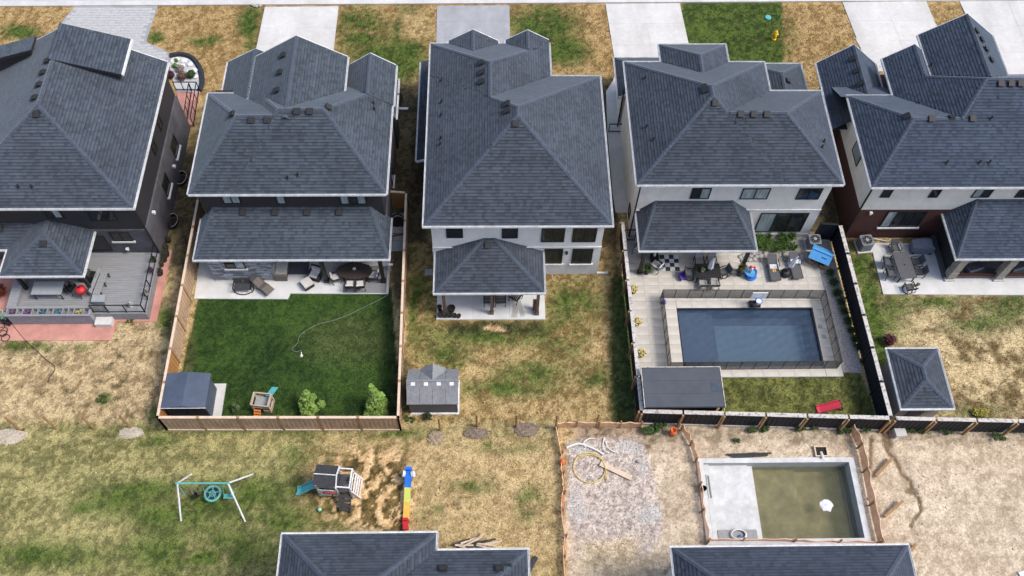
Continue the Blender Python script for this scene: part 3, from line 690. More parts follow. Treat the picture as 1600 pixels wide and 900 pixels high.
# ------------------------------------------------------------------ the houses
def house(label): return thing('house', label, 'house')
def walls(h, v, low, up, zs, i0=.4, i1=.36, zt=None):
    zt = zt or v.z-.07
    wall_box(h, v.x0+i1, v.x1-i1, v.y0+i1, v.y1-i1, -.2, zs, low)
    wall_box(h, v.x0+i0, v.x1-i0, v.y0+i0, v.y1-i0, zs+.002, zt, up, 'upper_wall')
def downpipe(h, x, y, z0, z1, m='black_metal'):
    b = MB(); b.bar((x, y, z0), (x, y, z1), .09); b.build('downpipe', m, h)
def lamp_y(h, x, z, y, m='white_metal'):
    b = MB(); b.bx(x-.07, x+.07, y-.16, y-.003, z-.1, z+.1); b.bx(x-.1, x+.1, y-.2, y-.003, z+.1, z+.14); b.build('wall_lamp', m, h)
# ---- white brick house in the middle
h3 = house('white brick two-storey house with black windows and a bare concrete back patio')
A = Vol(-4.347, 7.756, 32.881, 45.695, 6.588, .61, .61, .61, .61)  # main roof volumes, white brick through charcoal house: baked coordinates scaled about the camera
B = Vol(-4.347, 4.248, 37.05, 48.857, 6.588, .61, .61, None, .61, gut='WEN')
C = Vol(-3.063, 0.543, 44.954, 49.153, 6.588, .61, .61, gut='WEn'); D = Vol(1.087, 4.248, 44.954, 49.252, 6.588, .61, .61, gut='Wn'); D.gr = {}
E_ = Vol(-5.35, -3.9, 40.8, 50.4, 3.2, .3, None, gut='Ws')
A.gr = {'W': (32.881, 45.695)}; B.gr = {'W': (45.696, 48.857), 'E': (44, 48.8)}
make_roof(h3, [A, B, C, D], 1.0, vents=[(752.5, 99), (753, 114), (753, 128.5), (793, 163), (793, 174), (805.5, 192.5), (690, 126.5, 'p'), (690, 160, 'p'), (689.5, 181, 'p'), (689, 217, 'p'), (688, 226, 'p')])
make_roof(h3, [E_], .85, 'side_roof')
walls(h3, A, 'white_brick', 'white_brick', 3.5); wall_box(h3, -3.9, 3.85, 44, 48.4, -.2, 6.48, 'white_brick', 'front_wall'); wall_box(h3, -4.85, -4.02, 41.1, 49.9, -.2, 3.15, 'white_brick', 'side_wall')
yw = A.y0+.4; yl = A.y0+.36
for q, n in (((697.7, 355.5, 723.7, 371), 1), ((784, 355.5, 809, 371.6), 1), ((845, 355.5, 881, 377.5), 2), ((893, 355.5, 930, 377.5), 2)): win_px(h3, yw, *q, n=n)
win_px(h3, yl, 849, 388.5, 877.5, 411, n=2, sill='white_brick'); win_px(h3, yl, 892, 388.5, 923.5, 411, n=2, sill='white_brick')
window_y(h3, -1.9, .4, .25, 2.35, yl, n=2, door=True)
lamp_y(h3, WY(885, 394, yl).x, WY(885, 394, yl).z, yl, 'black_metal')
b = MB(); b.bx(-3.9, 7.35, yl-.06, yl-.003, 3.48, 3.55); b.build('band_course', 'white_stucco', h3)
PR3 = Vol(-3.78, 3.47, 30.0, 34.3, 3.0, .47, .47, .47, gut='WES')
make_roof(h3, [PR3], 1.0, 'porch_roof', vents=[(762.5, 383)])
for p_ in ((695.5, 490), (768.5, 490), (838.8, 491)):
    g = G(*p_); b = MB(); b.bar((g.x, g.y, 0.1), (g.x, g.y, 2.9), .2); b.box((g.x, g.y, .2), (.28, .28, .22)); b.build('porch_post', 'brown_post', h3)
b = MB(); b.bx(-3.4, 3.1, 30.35, 30.55, 2.72, 2.93); b.build('porch_beam', 'brown_post', h3)
b = MB(); b.bx(7.4, 8.2, 33.2, 33.35, 0, .12); b.build('splash_block', 'concrete', h3)
# ---- house with dark siding and the green lawn
h2 = house('dark-sided house with grey ledgestone and a full-width back porch beside the lush green yard')
A1 = Vol(-19.691, -13.7, 35.42, 44.065, 6.588, .85, None, .62, .62, gut='WSN')
A1b = Vol(-18.742, -9.386, 43.867, 44.954, 5.995, None, None, None, .62, gut='N')
A2 = Vol(-16.895, -6.867, 35.42, 44.806, 6.588, .95, .72, .62, .62, gut='ESN')
F = Vol(-16.598, -10.127, 39.52, 46.831, 7.329, .62, .62, gut='WEn'); Gv = Vol(-18.97, -14.425, 42.484, 47.622, 5.995, .58, .58, gut='Wn')
J = Vol(-10.176, -6.768, 42.978, 46.732, 6.588, .7, .7, gut='WEn'); R2 = Vol(-9.88, -6.639, 44.608, 45.991, 5.896, None, 1.5, None, .62, gut='EN'); R3 = Vol(-7.361, -6.639, 42.385, 44.756, 5.896, None, 1.5, gut='E')
A1.gr = {'S': (-19.691, -13.701)}; A2.gr = {'S': (-13.7, -6.867)}
make_roof(h2, [A2, A1, A1b, F, Gv, J, R2, R3], tint=(.81, 1.015, 1.3), tone=1.05, vents=[(443, 87.5), (438, 114), (433.5, 142), (364, 179), (393, 187), (418, 187), (464, 173.5), (484, 173.5), (512, 168), (466, 274, 'p'), (450, 279, 'p'), (584, 163, 'p'), (585, 172, 'p')])
walls(h2, Vol(-19.691, -6.867, 35.42, 44.855, 6.588, 1), 'grey_stucco', 'dark_siding', 3.3)
wall_box(h2, -18.3, -7.1, 44.5, 46.3, -.2, 5.7, 'dark_siding', 'front_wall')
yw = A1.y0+.4
win_px(h2, yw, 350, 303, 378, 317.5, n=2, panes=('curtain_glass',)); win_px(h2, yw, 434, 304, 448, 318, n=1, panes=('curtain_glass',)); win_px(h2, yw, 533, 305, 573.6, 318.5, n=3, panes=('curtain_glass', 'glass', 'curtain_glass'))
PR2 = Vol(-19.9, -6.92, 32.65, 36.0, 3.0, 1.3, 1.3, .5, gut='WES')
make_roof(h2, [PR2], tint=(.81, 1.015, 1.3), tone=1.12, name='porch_roof', vents=[(380, 331), (430, 331), (480, 331.5), (530.5, 331.5)])
# the stone-clad room under the left half of the porch roof
sx0, sx1, sy = -19.2, -15.0, 32.85
wall_box(h2, sx0, sx1, sy, 35.9, -.2, 2.9, 'grey_stucco', 'bay_wall')
b = MB(); b.usecol = True; z = .12
while z < 2.88:
    hh = random.choice((.1, .13, .17)); x = sx0
    while x < sx1:
        w_ = random.uniform(.25, .75); x2 = min(x+w_, sx1); g_ = random.uniform(.15, .5); b.c = (g_*.93, g_*1.0, g_*1.1)
        b.bx(x+.008, x2-.008, sy-random.uniform(.04, .1), sy-.002, z+.006, min(z+hh, 2.9)-.006); x = x2
    for s_, xx in ((-1, sx0), (1, sx1)):
        y = sy
        while y < 35.9:
            y2 = min(y+random.uniform(.25, .75), 35.9); g_ = random.uniform(.15, .5); b.c = (g_*.93, g_*1.0, g_*1.1)
            b.bx(xx+s_*.002, xx+s_*random.uniform(.04, .09), y+.008, y2-.008, z+.006, min(z+hh, 2.9)-.006); y = y2
    z += hh
b.build('stone_cladding', 'ledge_stone', h2, kind='stuff', label='grey and white ledgestone cladding')
b = MB(); b.bx(sx0-.05, sx1+.05, sy-.13, sy-.003, -.05, .11); b.build('plinth', 'concrete', h2)
win_px(h2, sy-.1, 354, 405, 385, 419, n=2, panes=('glass', 'curtain_glass'), sill='concrete')
window_y(h2, -11.6, -8.6, .15, 2.4, A1.y0+.36, n=3, door=True)
for p_ in ((511, 440), (600, 440.5)):
    g = G(*p_); b = MB(); b.bar((g.x, g.y, 0.1), (g.x, g.y, 2.9), .24); b.box((g.x, g.y, .22), (.34, .34, .26)); b.build('porch_post', 'black_metal', h2)
b = MB(); b.bx(-13.7, -7.3, 33.0, 33.2, 2.72, 2.93); b.build('porch_beam', 'black_metal', h2)
window_x(h2, 40.0, 41.0, 1.2, 2.6, A2.x1-.36, 1, sill='white_metal'); window_x(h2, 37.6, 38.6, 4.4, 5.7, A2.x1-.4, 1)
# ---- house with the swimming pool
h4 = house('cream stucco house with black patio doors behind the fenced swimming pool')
L = Vol(9.603, 19.74, 36.111, 47.068, 6.588, .6, .6, .6, .6, gut='WESN'); R = Vol(13.931, 23.366, 36.111, 44.302, 6.588, None, .65, .6, .6, gut='ESN')
K = Vol(12.281, 17.152, 42.978, 48.807, 6.588, .6, .6, None, .6, gut='WEN')
L.gr = {'S': (9.603, 13.93)}; R.gr = {'S': (13.931, 23.366)}
make_roof(h4, [L, R, K], tint=(.82, 1.0, 1.33), tone=.9, vents=[(1101, 137, ), (1103, 142), (1117, 160.5), (1157, 178), (1177.5, 178), (1198, 178), (1008, 122.5, 'p'), (1010, 199, 'p'), (1021, 219, 'p'), (1287, 222, 'p'), (1284, 231, 'p')])
make_roof(h4, [Vol(9.55, 14, 46.8, 50.8, 3.2, .6, None, None, .6, gut='WNs')], tint=(.82, 1.0, 1.33), tone=.85, name='garage_roof')
make_roof(h4, [Vol(19.5, 23.75, 43, 49.8, 3.6, .6, .6, None, .6, gut='WEN')], tint=(.82, 1.0, 1.33), tone=.9, name='front_porch_roof', vents=[(1230, 127)])
walls(h4, Vol(9.603, 23.366, 36.111, 44.361, 6.588, 1), 'white_stucco', 'white_stucco', 3.2)
wall_box(h4, 12.7, 16.75, 46.66, 48.4, -.2, 6.48, 'white_stucco', 'bay_wall'); wall_box(h4, 10.05, 19.3, 43.5, 46.65, -.2, 6.48, 'white_stucco', 'front_wall'); wall_box(h4, 9.98, 13.5, 47.1, 50.4, -.2, 3.15, 'white_stucco', 'garage_wall')
yw, yl = R.y0+.4, R.y0+.36
win_px(h4, yw, 1077, 293.5, 1107, 310, n=2, panes=('glass', 'curtain_glass')); win_px(h4, yw, 1155, 294, 1198, 310.5, n=2, panes=('curtain_glass',)); win_px(h4, yw, 1242, 294, 1278, 311, n=2)
win_px(h4, yl, 1177, 332.5, 1250, 361.5, n=3, door=True, panes=('curtain_glass', 'glass', 'glass'))
b = MB(); b.bx(10.0, 22.98, yl-.06, yl-.003, 3.17, 3.24); b.build('band_course', 'white_metal', h4)
b = MB(); b.bx(17.6, 22.98, yl-.08, yl-.004, .0, .22); b.build('plinth', 'concrete', h4)
lamp_y(h4, WY(1284, 331, yl).x, WY(1284, 331, yl).z, yl, 'black_metal')
PR4 = Vol(10.06, 18.0, 33.25, 36.6, 3.0, 1.05, .85, .375, gut='WES')
make_roof(h4, [PR4], tint=(.82, 1.0, 1.33), tone=.88, name='porch_roof')
for p_ in ((999, 427), (1156, 424)):
    g = G(*p_); b = MB(); b.bar((g.x, g.y, .1), (g.x, g.y, 2.9), .22); b.box((g.x, g.y, .2), (.32, .32, .2)); b.build('porch_post', 'black_metal', h4)
b = MB(); b.bx(10.4, 17.6, 33.6, 33.8, 2.72, 2.93); b.build('porch_beam', 'black_metal', h4)
window_x(h4, 39.2, 40.0, 4.4, 5.7, L.x0+.4, -1); window_x(h4, 37.4, 38.2, .6, 1.7, L.x0+.36, -1)
downpipe(h4, 9.93, 36.35, .1, 6.4); downpipe(h4, 9.85, 46.6, .1, 6.4); downpipe(h4, 9.93, 47.05, .1, 3.2)
# ---- brown brick house on the right
h5 = house('brown brick and cream stucco house with tall gables beside the patio dining table')
A = Vol(25.194, 36.556, 35.864, 43.867, 6.588, .78, None, .56, .56, gut='WSN'); Ax = Vol(24.651, 29.64, 43.67, 45.497, 5.679, None, None, None, .56, gut='')
Pv = Vol(24.502, 28.948, 42.484, 48.906, 4.612, .85, .85, gut='WEn'); Q = Vol(28.454, 32.11, 40.508, 47.424, 6.588, .78, .78, gut='WEn')
S = Vol(28.454, 44.46, 35.864, 45.843, 6.588, .78, .78, .56, .98, gut='WESN'); T = Vol(31.023, 36.457, 41.002, 48.807, 7.576, .74, .74, gut='WEn')
A.gr = {'S': (25.194, 36.555)}; S.gr = {'S': (36.556, 44.46), 'W': (43.9, 45.84)}; Q.gr = {'W': (45.842, 47.424)}
make_roof(h5, [A, Ax, Pv, Q, S, T], tint=(.74, 1.0, 1.5), tone=.95, vents=[(1333, 92.5), (1340, 111), (1346, 131), (1524, 49), (1532, 62.5), (1539, 77.5), (1547, 94), (1418, 182), (1455, 185), (1487, 184.5), (1519, 184.5), (1563, 130), (1579, 130), (1594, 130), (1454, 103, 'p'), (1548, 186, 'p'), (1479, 255, 'p'), (1530, 255, 'p'), (1545, 255, 'p')])
hv = Vol(25.194, 44.361, 35.864, 44.065, 6.588, 1); walls(h5, hv, 'brown_brick', 'white_stucco', 3.45)
wall_box(h5, 25.1, 44.2, 43.5, 47.9, -.2, 4.45, 'brown_brick', 'front_wall'); wall_box(h5, 31.6, 36.1, 43.5, 48.3, 4.5, 7.45, 'white_stucco', 'front_upper_wall')
yw, yl = A.y0+.4, A.y0+.36
for q, n, pn in (((1374, 295, 1389, 308), 1, ('glass',)), ((1449, 295, 1464, 308), 1, ('glass',)), ((1516, 294.5, 1544, 308), 2, ('curtain_glass', 'glass')), ((1584, 294.5, 1604, 308), 2, ('glass',))): win_px(h5, yw, *q, n=n, panes=pn)
win_px(h5, yl, 1373, 329.5, 1433, 354, n=4, sill='white_metal', panes=('curtain_glass', 'glass', 'glass', 'glass'))
lamp_y(h5, WY(1360, 332, yl).x, WY(1360, 332, yl).z, yl)
window_x(h5, 39.2, 40.7, 4.5, 6.0, A.x0+.4, -1, panes=('curtain_glass',))
downpipe(h5, 25.5, 36.15, .1, 6.4)
PR5 = Vol(31.58, 41.5, 32.5, 36.4, 3.0, 1.0, 1.0, .44, gut='WES')
make_roof(h5, [PR5], tint=(.74, 1.0, 1.5), tone=.98, name='porch_roof')
for p_ in ((1481, 434), (1557, 434)):
    g = G(*p_); b = MB(); b.prism([(g.x-.36, g.y-.36), (g.x+.36, g.y-.36), (g.x+.36, g.y+.36), (g.x-.36, g.y+.36)], .0, .2)
    o = None
    b.build('pier_base', 'concrete', h5); z = .2
    while z < 2.88:
        hh = random.uniform(.22, .36); b = MB(); s_ = random.uniform(.25, .29); b.bx(g.x-s_, g.x+s_, g.y-s_, g.y+s_, z+.005, min(z+hh, 2.9)-.005); b.build('stone', 'column_stone', h5); z += hh
b = MB(); b.bx(32.0, 41.2, 32.9, 33.1, 2.72, 2.93); b.build('porch_beam', 'dark_siding', h5)
wall_box(h5, 32.2, 32.4, 33.1, 36.6, -.1, 2.72, 'dark_siding', 'porch_side_screen')
b = MB(); b.bx(31.9, 41.2, 32.7, 36.6, -.05, .28); b.build('porch_floor', 'resin_dark', h5)
b = MB(); b.bx(32.45, 41.2, 32.75, 32.85, .28, .55); b.build('porch_kerb', 'brown_brick', h5)
# ---- charcoal house on the left
h1 = house('charcoal house with mono-pitch front roofs and a raised grey deck')
A = Vol(-35.173, -23.02, 34.343, 47.029, 6.588, .55, .55, .58, gut='WESn')
rf = make_roof(h1, [A], tint=(.82, 1.0, 1.3), tone=1.1, vents=[(75, 96), (68, 114), (62, 133), (55, 153.5), (58, 178), (30, 293, 'p'), (51, 293, 'p')])
wall_box(h1, -34.8, -23.22, 34.62, 46.6, -.2, 3.6, 'grey_stucco'); wall_box(h1, -34.8, -23.34, 34.74, 46.65, 3.602, 6.52, 'dark_siding', 'upper_wall')
def mono(xh, zh, xl, zl, y0, y1):
    b = MB(); n = Vector((zl-zh, 0, xh-xl)).normalized()
    c = [Vector((xh, y0, zh)), Vector((xl, y0, zl)), Vector((xl, y1, zl)), Vector((xh, y1, zh))]
    dn = Vector((0, 0, -.22)); b.add(c+[p+dn for p in c], [(0,1,2,3), (4,7,6,5), (0,4,5,1), (1,5,6,2), (2,6,7,3), (3,7,4,0)])
    o = b.build('mono_roof', 'dark_siding', h1)
    s = MB(); s.usecol = True; L_ = math.hypot(xl-xh, zl-zh); k = int(L_/.21)
    for i in range(k):
        t0, t1 = 1-i/k, 1-(i+1)/k; y = y0-random.uniform(0, .4)
        while y < y1:
            ya, y = max(y, y0), y+random.choice((.2, .26, .33, .42)); yb = min(y, y1)
            if yb-ya < .02: continue
            g_ = random.uniform(.048, .058) if random.random() < .3 else random.uniform(.062, .08); s.c = (g_*.8, g_*1.02, g_*1.34)
            f = lambda t, yy, l: (xh+(xl-xh)*t, yy, zh+(zl-zh)*t+l)
            tm = t0+(t1-t0)*.7; s.add([f(t0, ya, .025), f(t0, yb, .025), f(tm, yb, .012), f(tm, ya, .012)], [(0, 1, 2, 3)])
            s.c = tuple(v_*.6 for v_ in s.c); s.add([f(tm, ya, .012), f(tm, yb, .012), f(t1, yb, .006), f(t1, ya, .006)], [(0, 1, 2, 3)])
    s.build('shingles', 'shingle', o, kind='stuff')
    b = MB(); sg = 1 if xl > xh else -1; b.bx(xl+sg*.003, xl+sg*.12, y0, y1, zl-.16, zl+.02); b.build('gutter', 'white_metal', o)
    b = MB(); x_a, x_b = (xh, xl) if xh < xl else (xl, xh); za, zb = (zh, zl) if xh < xl else (zl, zh)
    vs = [(x_a+.25, y0+.25, 6.7), (x_b-.35, y0+.25, 6.7), (x_b-.35, y0+.25, zb-.2), (x_a+.25, y0+.25, za-.2)]
    vs += [(x, y1-.25, z) for x, y, z in vs]; b.add(vs, [(0,1,2,3), (4,7,6,5), (0,3,7,4), (1,5,6,2)]); b.build('mono_wall', 'dark_siding', h1)
mono(-29.31, 10.05, -25.0, 8.56, 43.97, 47.28); mono(-31.02, 9.45, -36.06, 7.87, 45.35, 46.63)
PR1 = Vol(-32.1, -26.72, 31.15, 34.9, 3.5, .43, .43, .46, gut='WES'); PR1b = Vol(-37, -30.5, 33.2, 34.9, 3.5, None, None, .5, gut='S')
make_roof(h1, [PR1, PR1b], tint=(.82, 1.0, 1.3), tone=1.12, name='porch_roof', vents=[(68.5, 380.5), (1, 357)])
yw, yl = 34.74, 34.62
win_px(h1, yw, 74, 325, 101, 340, n=2, panes=('glass', 'curtain_glass')); win_px(h1, yw, 144, 326, 184, 344.5, n=2, panes=('glass', 'glass'))
win_px(h1, yl, 178, 362, 209, 376, n=2, sill='concrete'); window_y(h1, -27.9, -26.3, 1.15, 3.0, yl, n=1, door=True)
lamp_y(h1, WY(200, 388, yl).x, WY(200, 388, yl).z, yl)
for p_ in ((42, 451), (147, 457)):
    g = G(*p_, .9); b = MB(); b.bar((g.x, g.y, .9), (g.x, g.y, 3.42), .2); b.build('porch_post', 'black_metal', h1)
b = MB(); b.bx(-31.7, -27.1, 31.5, 31.7, 3.2, 3.42); b.build('porch_beam', 'black_metal', h1)
for (a, b_) in (((249, 181), (249, 202)), ((239, 216), (239, 238))):
    p_ = WX(a[0], (a[1]+b_[1])/2, -23.34); window_x(h1, p_.y-.35, p_.y+.35, 4.5, 5.8, -23.34, 1)
for p_ in ((270, 223), (257, 284)):
    q = WX(*p_, -23.22); window_x(h1, q.y-.6, q.y+.6, 1.4, 2.8, -23.22, 1, sill='white_metal')
for p_ in ((270, 260), (238, 332)):
    q = WX(*p_, -23.22); b = MB(); b.bx(-23.218, -23.02, q.y-.1, q.y+.1, q.z-.1, q.z+.1); b.build('wall_vent', 'white_metal', h1)
downpipe(h1, -23.17, 34.55, .95, 6.4)
# ---- the two houses along the near edge
h6 = house('house showing only its stepped charcoal roof below the climbing playset')
V1 = Vol(-11.25, -3.05, 2.5, 13.4, 6, .6, .6, .6, .6); V2 = Vol(-7.5, 1.84, 3.2, 12.45, 6, .6, .6, .6, .6, gut='ESN')
make_roof(h6, [V1, V2], tint=(.82, 1, 1.33), tone=.92, vents=[(780, 890), (797, 884, 'p'), (692, 890)])
wall_box(h6, -10.85, -3.45, 2.9, 13.0, -.2, 5.93, 'brown_brick'); wall_box(h6, -7, 1.44, 3.6, 12.05, -.2, 5.93, 'brown_brick', 'wing_wall')
h7 = house('house showing only its long hipped charcoal roof below the unfinished pool')
V3 = Vol(9.55, 22.3, 1.8, 12.47, 6, .6, .6, .6, .6)
make_roof(h7, [V3], tint=(.78, .98, 1.4), tone=.85); wall_box(h7, 9.95, 21.9, 2.2, 12.07, -.2, 5.93, 'white_stucco')
# ------------------------------------------------------------------ fences
def fence_run(o, a, b_, h, n, boards, cap, post, capw=.16, caph=.05, base=None, flags=None, outposts=None):
    a, b_ = Vector(a), Vector(b_); a.z = b_.z = 0; d = (b_-a)/n; L_ = d.length; u = d.normalized(); nn = Vector((-u.y, u.x, 0)); ang = math.atan2(u.y, u.x)
    for i in range(n+1):
        p_ = a+d*i; q = MB()
        if outposts: q.bar(p_+nn*outposts+Vector((0, 0, -.1)), p_+nn*outposts+Vector((0, 0, h-.08)), .13)
        else: q.bar(p_+Vector((0, 0, -.1)), p_+Vector((0, 0, h+.03)), .12); q.box(p_+Vector((0, 0, h+.05)), (.16, .16, .04), rz=ang)
        q.build('post', post, o)
    for i in range(n):
        p_ = a+d*i+u*.07; m_ = L_-.14; q = MB(); k = max(1, int(m_/.145)); w_ = m_/k
        for j in range(k):
            c = p_+u*(w_*(j+.5))+nn*(.012 if j % 2 else -.012)
            q.box(c+Vector((0, 0, h/2+.02)), (w_*(1.02 if boards == 'black_fence' else .97), .022, h-.1+random.uniform(-.012, .012)), rz=ang)
        for zz in (.3, h-.28): q.box(p_+u*(m_/2)+Vector((0, 0, zz)), (m_, .045, .09), rz=ang)
        q.build('panel', boards if not flags else flags(i), o)
        q = MB(); q.box(p_+u*(m_/2)+Vector((0, 0, h+.0)), (m_+.02, capw, caph), rz=ang); q.build('cap_rail', cap, o)
        if base: q = MB(); q.box(p_+u*(m_/2)-nn*.05+Vector((0, 0, .06)), (m_, .06, .2), rz=ang); q.build('kick_board', base, o)
fw = thing('wooden_fence', 'tan board fence enclosing the lush green lawn', 'fence')
C_ = (-20.66, 21.79, 0); D_ = (-5.85, 21.67, 0)
fence_run(fw, (-20.78, 38.3, 0), C_, 2.05, 7, 'fence_wood', 'fence_cap', 'post_wood', flags=lambda i: 'fence_wood_new' if i >= 5 else 'fence_wood')
fence_run(fw, C_, D_, 2.05, 6, 'fence_wood', 'fence_cap', 'post_wood', base='fence_cap')
fence_run(fw, D_, (-6.1, 38.84, 0), 2.05, 7, 'fence_wood', 'fence_cap', 'post_wood')
fence_run(fw, (-6.1, 38.84, 0), (-7.28, 38.95, 0), 2.05, 1, 'fence_wood_new', 'fence_cap', 'post_wood')
fb = thing('black_fence', 'black panel fence with weathered pale top rail around the pool yard', 'fence')
fence_run(fb, (9.23, 36.3, 0), (9.34, 21.98, 0), 2.0, 6, 'black_fence', 'weathered_rail', 'post_wood', capw=.24, outposts=-.16)
fence_run(fb, (9.34, 21.98, 0), (24.89, 21.4, 0), 2.0, 6, 'black_fence', 'weathered_rail', 'post_wood', capw=.26, outposts=-.16, base='weathered_rail')
fence_run(fb, (24.95, 21.45, 0), (24.62, 36.0, 0), 2.0, 6, 'black_fence', 'weathered_rail', 'black_metal', capw=.26)
fence_run(fb, (24.62, 36.0, 0), (23.3, 36.1, 0), 2.0, 1, 'black_fence', 'black_fence', 'black_metal')
fb2 = thing('black_fence', 'black panel fence behind the hip-roofed garden shed and straw-coloured yard', 'fence')
fence_run(fb2, (25.2, 21.38, 0), (43.2, 20.8, 0), 2.0, 7, 'black_fence', 'weathered_rail', 'post_wood', capw=.24, outposts=-.16)
gt_ = thing('side_gate', 'black slatted gate across the concrete side path', 'gate', (9.75, 36.0, 0))
P('black_metal', 'gate_frame', gt_, lambda b: (b.bx(-.45, .55, -.03, .03, .1, .16), b.bx(-.45, .55, -.03, .03, 1.4, 1.46), b.bx(-.45, -.39, -.03, .03, .0, 1.5), b.bx(.49, .55, -.03, .03, 0, 1.5)))
for i in range(7): P('black_metal', 'slat', gt_, lambda b: b.bx(-.36+i*.12, -.33+i*.12, -.015, .015, .16, 1.4))
g2 = thing('side_gate', 'black metal gate across the narrow path between the cream house and brick house drive side', 'gate', G(963, 207)); g2['label'] = 'low black rail across the side path of the cream house'
P('black_metal', 'rail', g2, lambda b: b.bx(-.62, .62, -.03, .03, .95, 1.02)); P('black_metal', 'post', g2, lambda b: b.bx(-.64, -.58, -.03, .03, 0, 1.02)); P('black_metal', 'post', g2, lambda b: b.bx(.58, .64, -.03, .03, 0, 1.02)); P('black_metal', 'rail', g2, lambda b: b.bx(-.62, .62, -.03, .03, .12, .18))
# ------------------------------------------------------------------ patios, beds
slab('patio', px(303.5, 467, 450, 467.6, 454, 459, 607, 459.6, 612, 380, 316, 380), .05, 'concrete_patio')
slab('patio', [(-3.8, 29.62), (3.65, 29.58), (3.65, 33.6), (-3.8, 33.6)], .06, 'concrete_patio')
for p_ in (-1.3, 1.2): P('concrete_grey', 'control_joint', bpy.data.objects['patio.001'], lambda b: b.bx(p_-.008, p_+.008, 29.64, 33.5, .058, .062))
P('stain', 'wet_stain', bpy.data.objects['patio.001'], lambda b: b.prism([(1.3, 31.9), (1.85, 31.9), (2.0, 31.0), (2.25, 29.85), (1.95, 29.8), (1.8, 30.5), (1.72, 29.75), (1.28, 29.72), (1.42, 30.4)], .055, .064))
slab('patio', [(27.42, 31.45), (44, 31.25), (44, 33.0), (31.9, 33.0), (31.9, 35.7), (27.42, 35.7)], .05, 'concrete_patio')
slab('pink_patio', [(-37, 28.2), (-25.5, 28.18), (-25.45, 29.58), (-22.75, 29.57), (-22.73, 35.3), (-23.4, 35.3), (-23.4, 36.6), (-37, 36.6)], .04, 'pink_concrete')
slab('front_landing', px(276, 145, 312, 145, 302, 195, 291, 197), .05, 'pink_concrete')
slab('gravel_strip', [(23.42, 25.5), (24.7, 25.4), (24.5, 36.0), (23.3, 36.2), (23.38, 33.3)], .03, 'gravel_sheet')
slab('planting_bed', [(17.6, 34.2), (23.3, 34.1), (23.3, 36.7), (17.6, 36.75)], .025, 'pebble')
slab('side_paving', [(-7.2, 35.2), (-6.2, 35.2), (-6.3, 38.5), (-7.25, 38.5)], .02, 'concrete_grey')
# pool deck: porcelain slabs round the pool
PX0, PX1, PY0, PY1 = 12.77, 22.2, 25.95, 30.4
dk = slab('pool_deck', [(9.55, 30.98), (23.36, 30.98), (23.36, 34.15), (18, 34.15), (18, 36.7), (9.55, 36.7)], .03, 'concrete_grey')
for r_ in ((9.55, PX0-.02, 24.9, 30.975), (PX1+.02, 23.38, 25.15, 30.975), (PX0-.015, PX1+.015, PY1+.02, 30.975), (PX0-.015, PX1+.015, 25.15, PY0-.02)):
    P('concrete_grey', 'deck_base', dk, lambda b: b.bx(r_[0], r_[1], r_[2], r_[3], -.12, .029))
cnt = 0; TM = {}
def tiles(x0, x1, y0, y1, nx_, ny_, skip=None):
    w_, h_ = (x1-x0)/nx_, (y1-y0)/ny_; key = (round(w_, 3), round(h_, 3))
    if key not in TM: b = MB(); b.bx(-w_/2+.006, w_/2-.006, -h_/2+.006, h_/2-.006, 0, .022); TM[key] = b.mesh('tile', 'pool_tile')
    for i in range(nx_):
        for j in range(ny_):
            cx, cy = x0+w_*(i+.5), y0+h_*(j+.5)
            if skip and skip(cx, cy): continue
            o = link('tile', TM[key], dk); o.location = (cx, cy, .0295+random.uniform(-.0015, .0015))
tiles(9.6, 23.3, 30.98, 34.1, 13, 5); tiles(9.6, 17.95, 34.1, 36.4, 8, 4)
tiles(9.6, PX0-.02, 24.95, 30.97, 3, 9); tiles(PX1+.02, 23.36, 25.18, 30.97, 1, 8); tiles(PX0, PX1, PY1+.02, 30.97, 9, 1); tiles(PX0, PX1, 25.18, PY0-.02, 9, 1)
# ------------------------------------------------------------------ swimming pool
pl = thing('swimming_pool', 'rectangular dark blue swimming pool ringed by a mesh safety fence', 'pool')
def tank(parent, x0, x1, y0, y1, zt, zb, m, name='shell'):
    b = MB(); v_ = [(x0, y0), (x1, y0), (x1, y1), (x0, y1)]
    b.add([(x, y, zb) for x, y in v_]+[(x, y, zt) for x, y in v_], [(0, 1, 2, 3)]+[(i, i+4, (i+1) % 4+4, (i+1) % 4) for i in range(4)]); return b.build(name, m, parent)
tank(pl, PX0, PX1, PY0, PY1, .02, -1.5, 'pool_navy')
P('pool_step', 'deep_floor', pl, lambda b: b.bx(15.42, PX1-.55, PY0+.03, PY1-.7, -1.49, -1.3)); P('pool_navy', 'ledge', pl, lambda b: b.bx(PX0+.01, 14.9, PY0+.01, PY1-.01, -1.48, -.55)); P('pool_navy', 'step', pl, lambda b: b.bx(14.9, 15.4, PY0+.02, PY1-.02, -1.47, -.85))
P('black_metal', 'liner_track', pl, lambda b: (b.bx(PX0-.01, PX1+.01, PY1-.09, PY1-.004, -.02, .045), b.bx(PX1-.09, PX1-.004, PY0+.01, PY1-.09, -.02, .045), b.bx(PX0+.004, PX0+.05, PY0+.01, PY1-.09, -.02, .045)))
def water_surface(parent, x0, x1, y0, y1, z, m, amp):
    n_, k = 150, 72; b = MB(); vs_ = []
    for j in range(k+1):
        for i in range(n_+1):
            x, y = x0+(x1-x0)*i/n_, y0+(y1-y0)*j/k
            vs_.append((x, y, z+amp*(math.sin(x*9.1+y*3.3+2*math.sin(y*2.1))*.4+math.sin(x*4.7-y*10.2+2*math.sin(x*1.3))*.4+random.uniform(-.3, .3))))
    b.add(vs_, [(j*(n_+1)+i, j*(n_+1)+i+1, (j+1)*(n_+1)+i+1, (j+1)*(n_+1)+i) for j in range(k) for i in range(n_)]); return b.build('water', m, parent, smooth=True)
water_surface(pl, PX0+.002, PX1-.002, PY0+.002, PY1-.002, -.10, 'water_blue', .016)
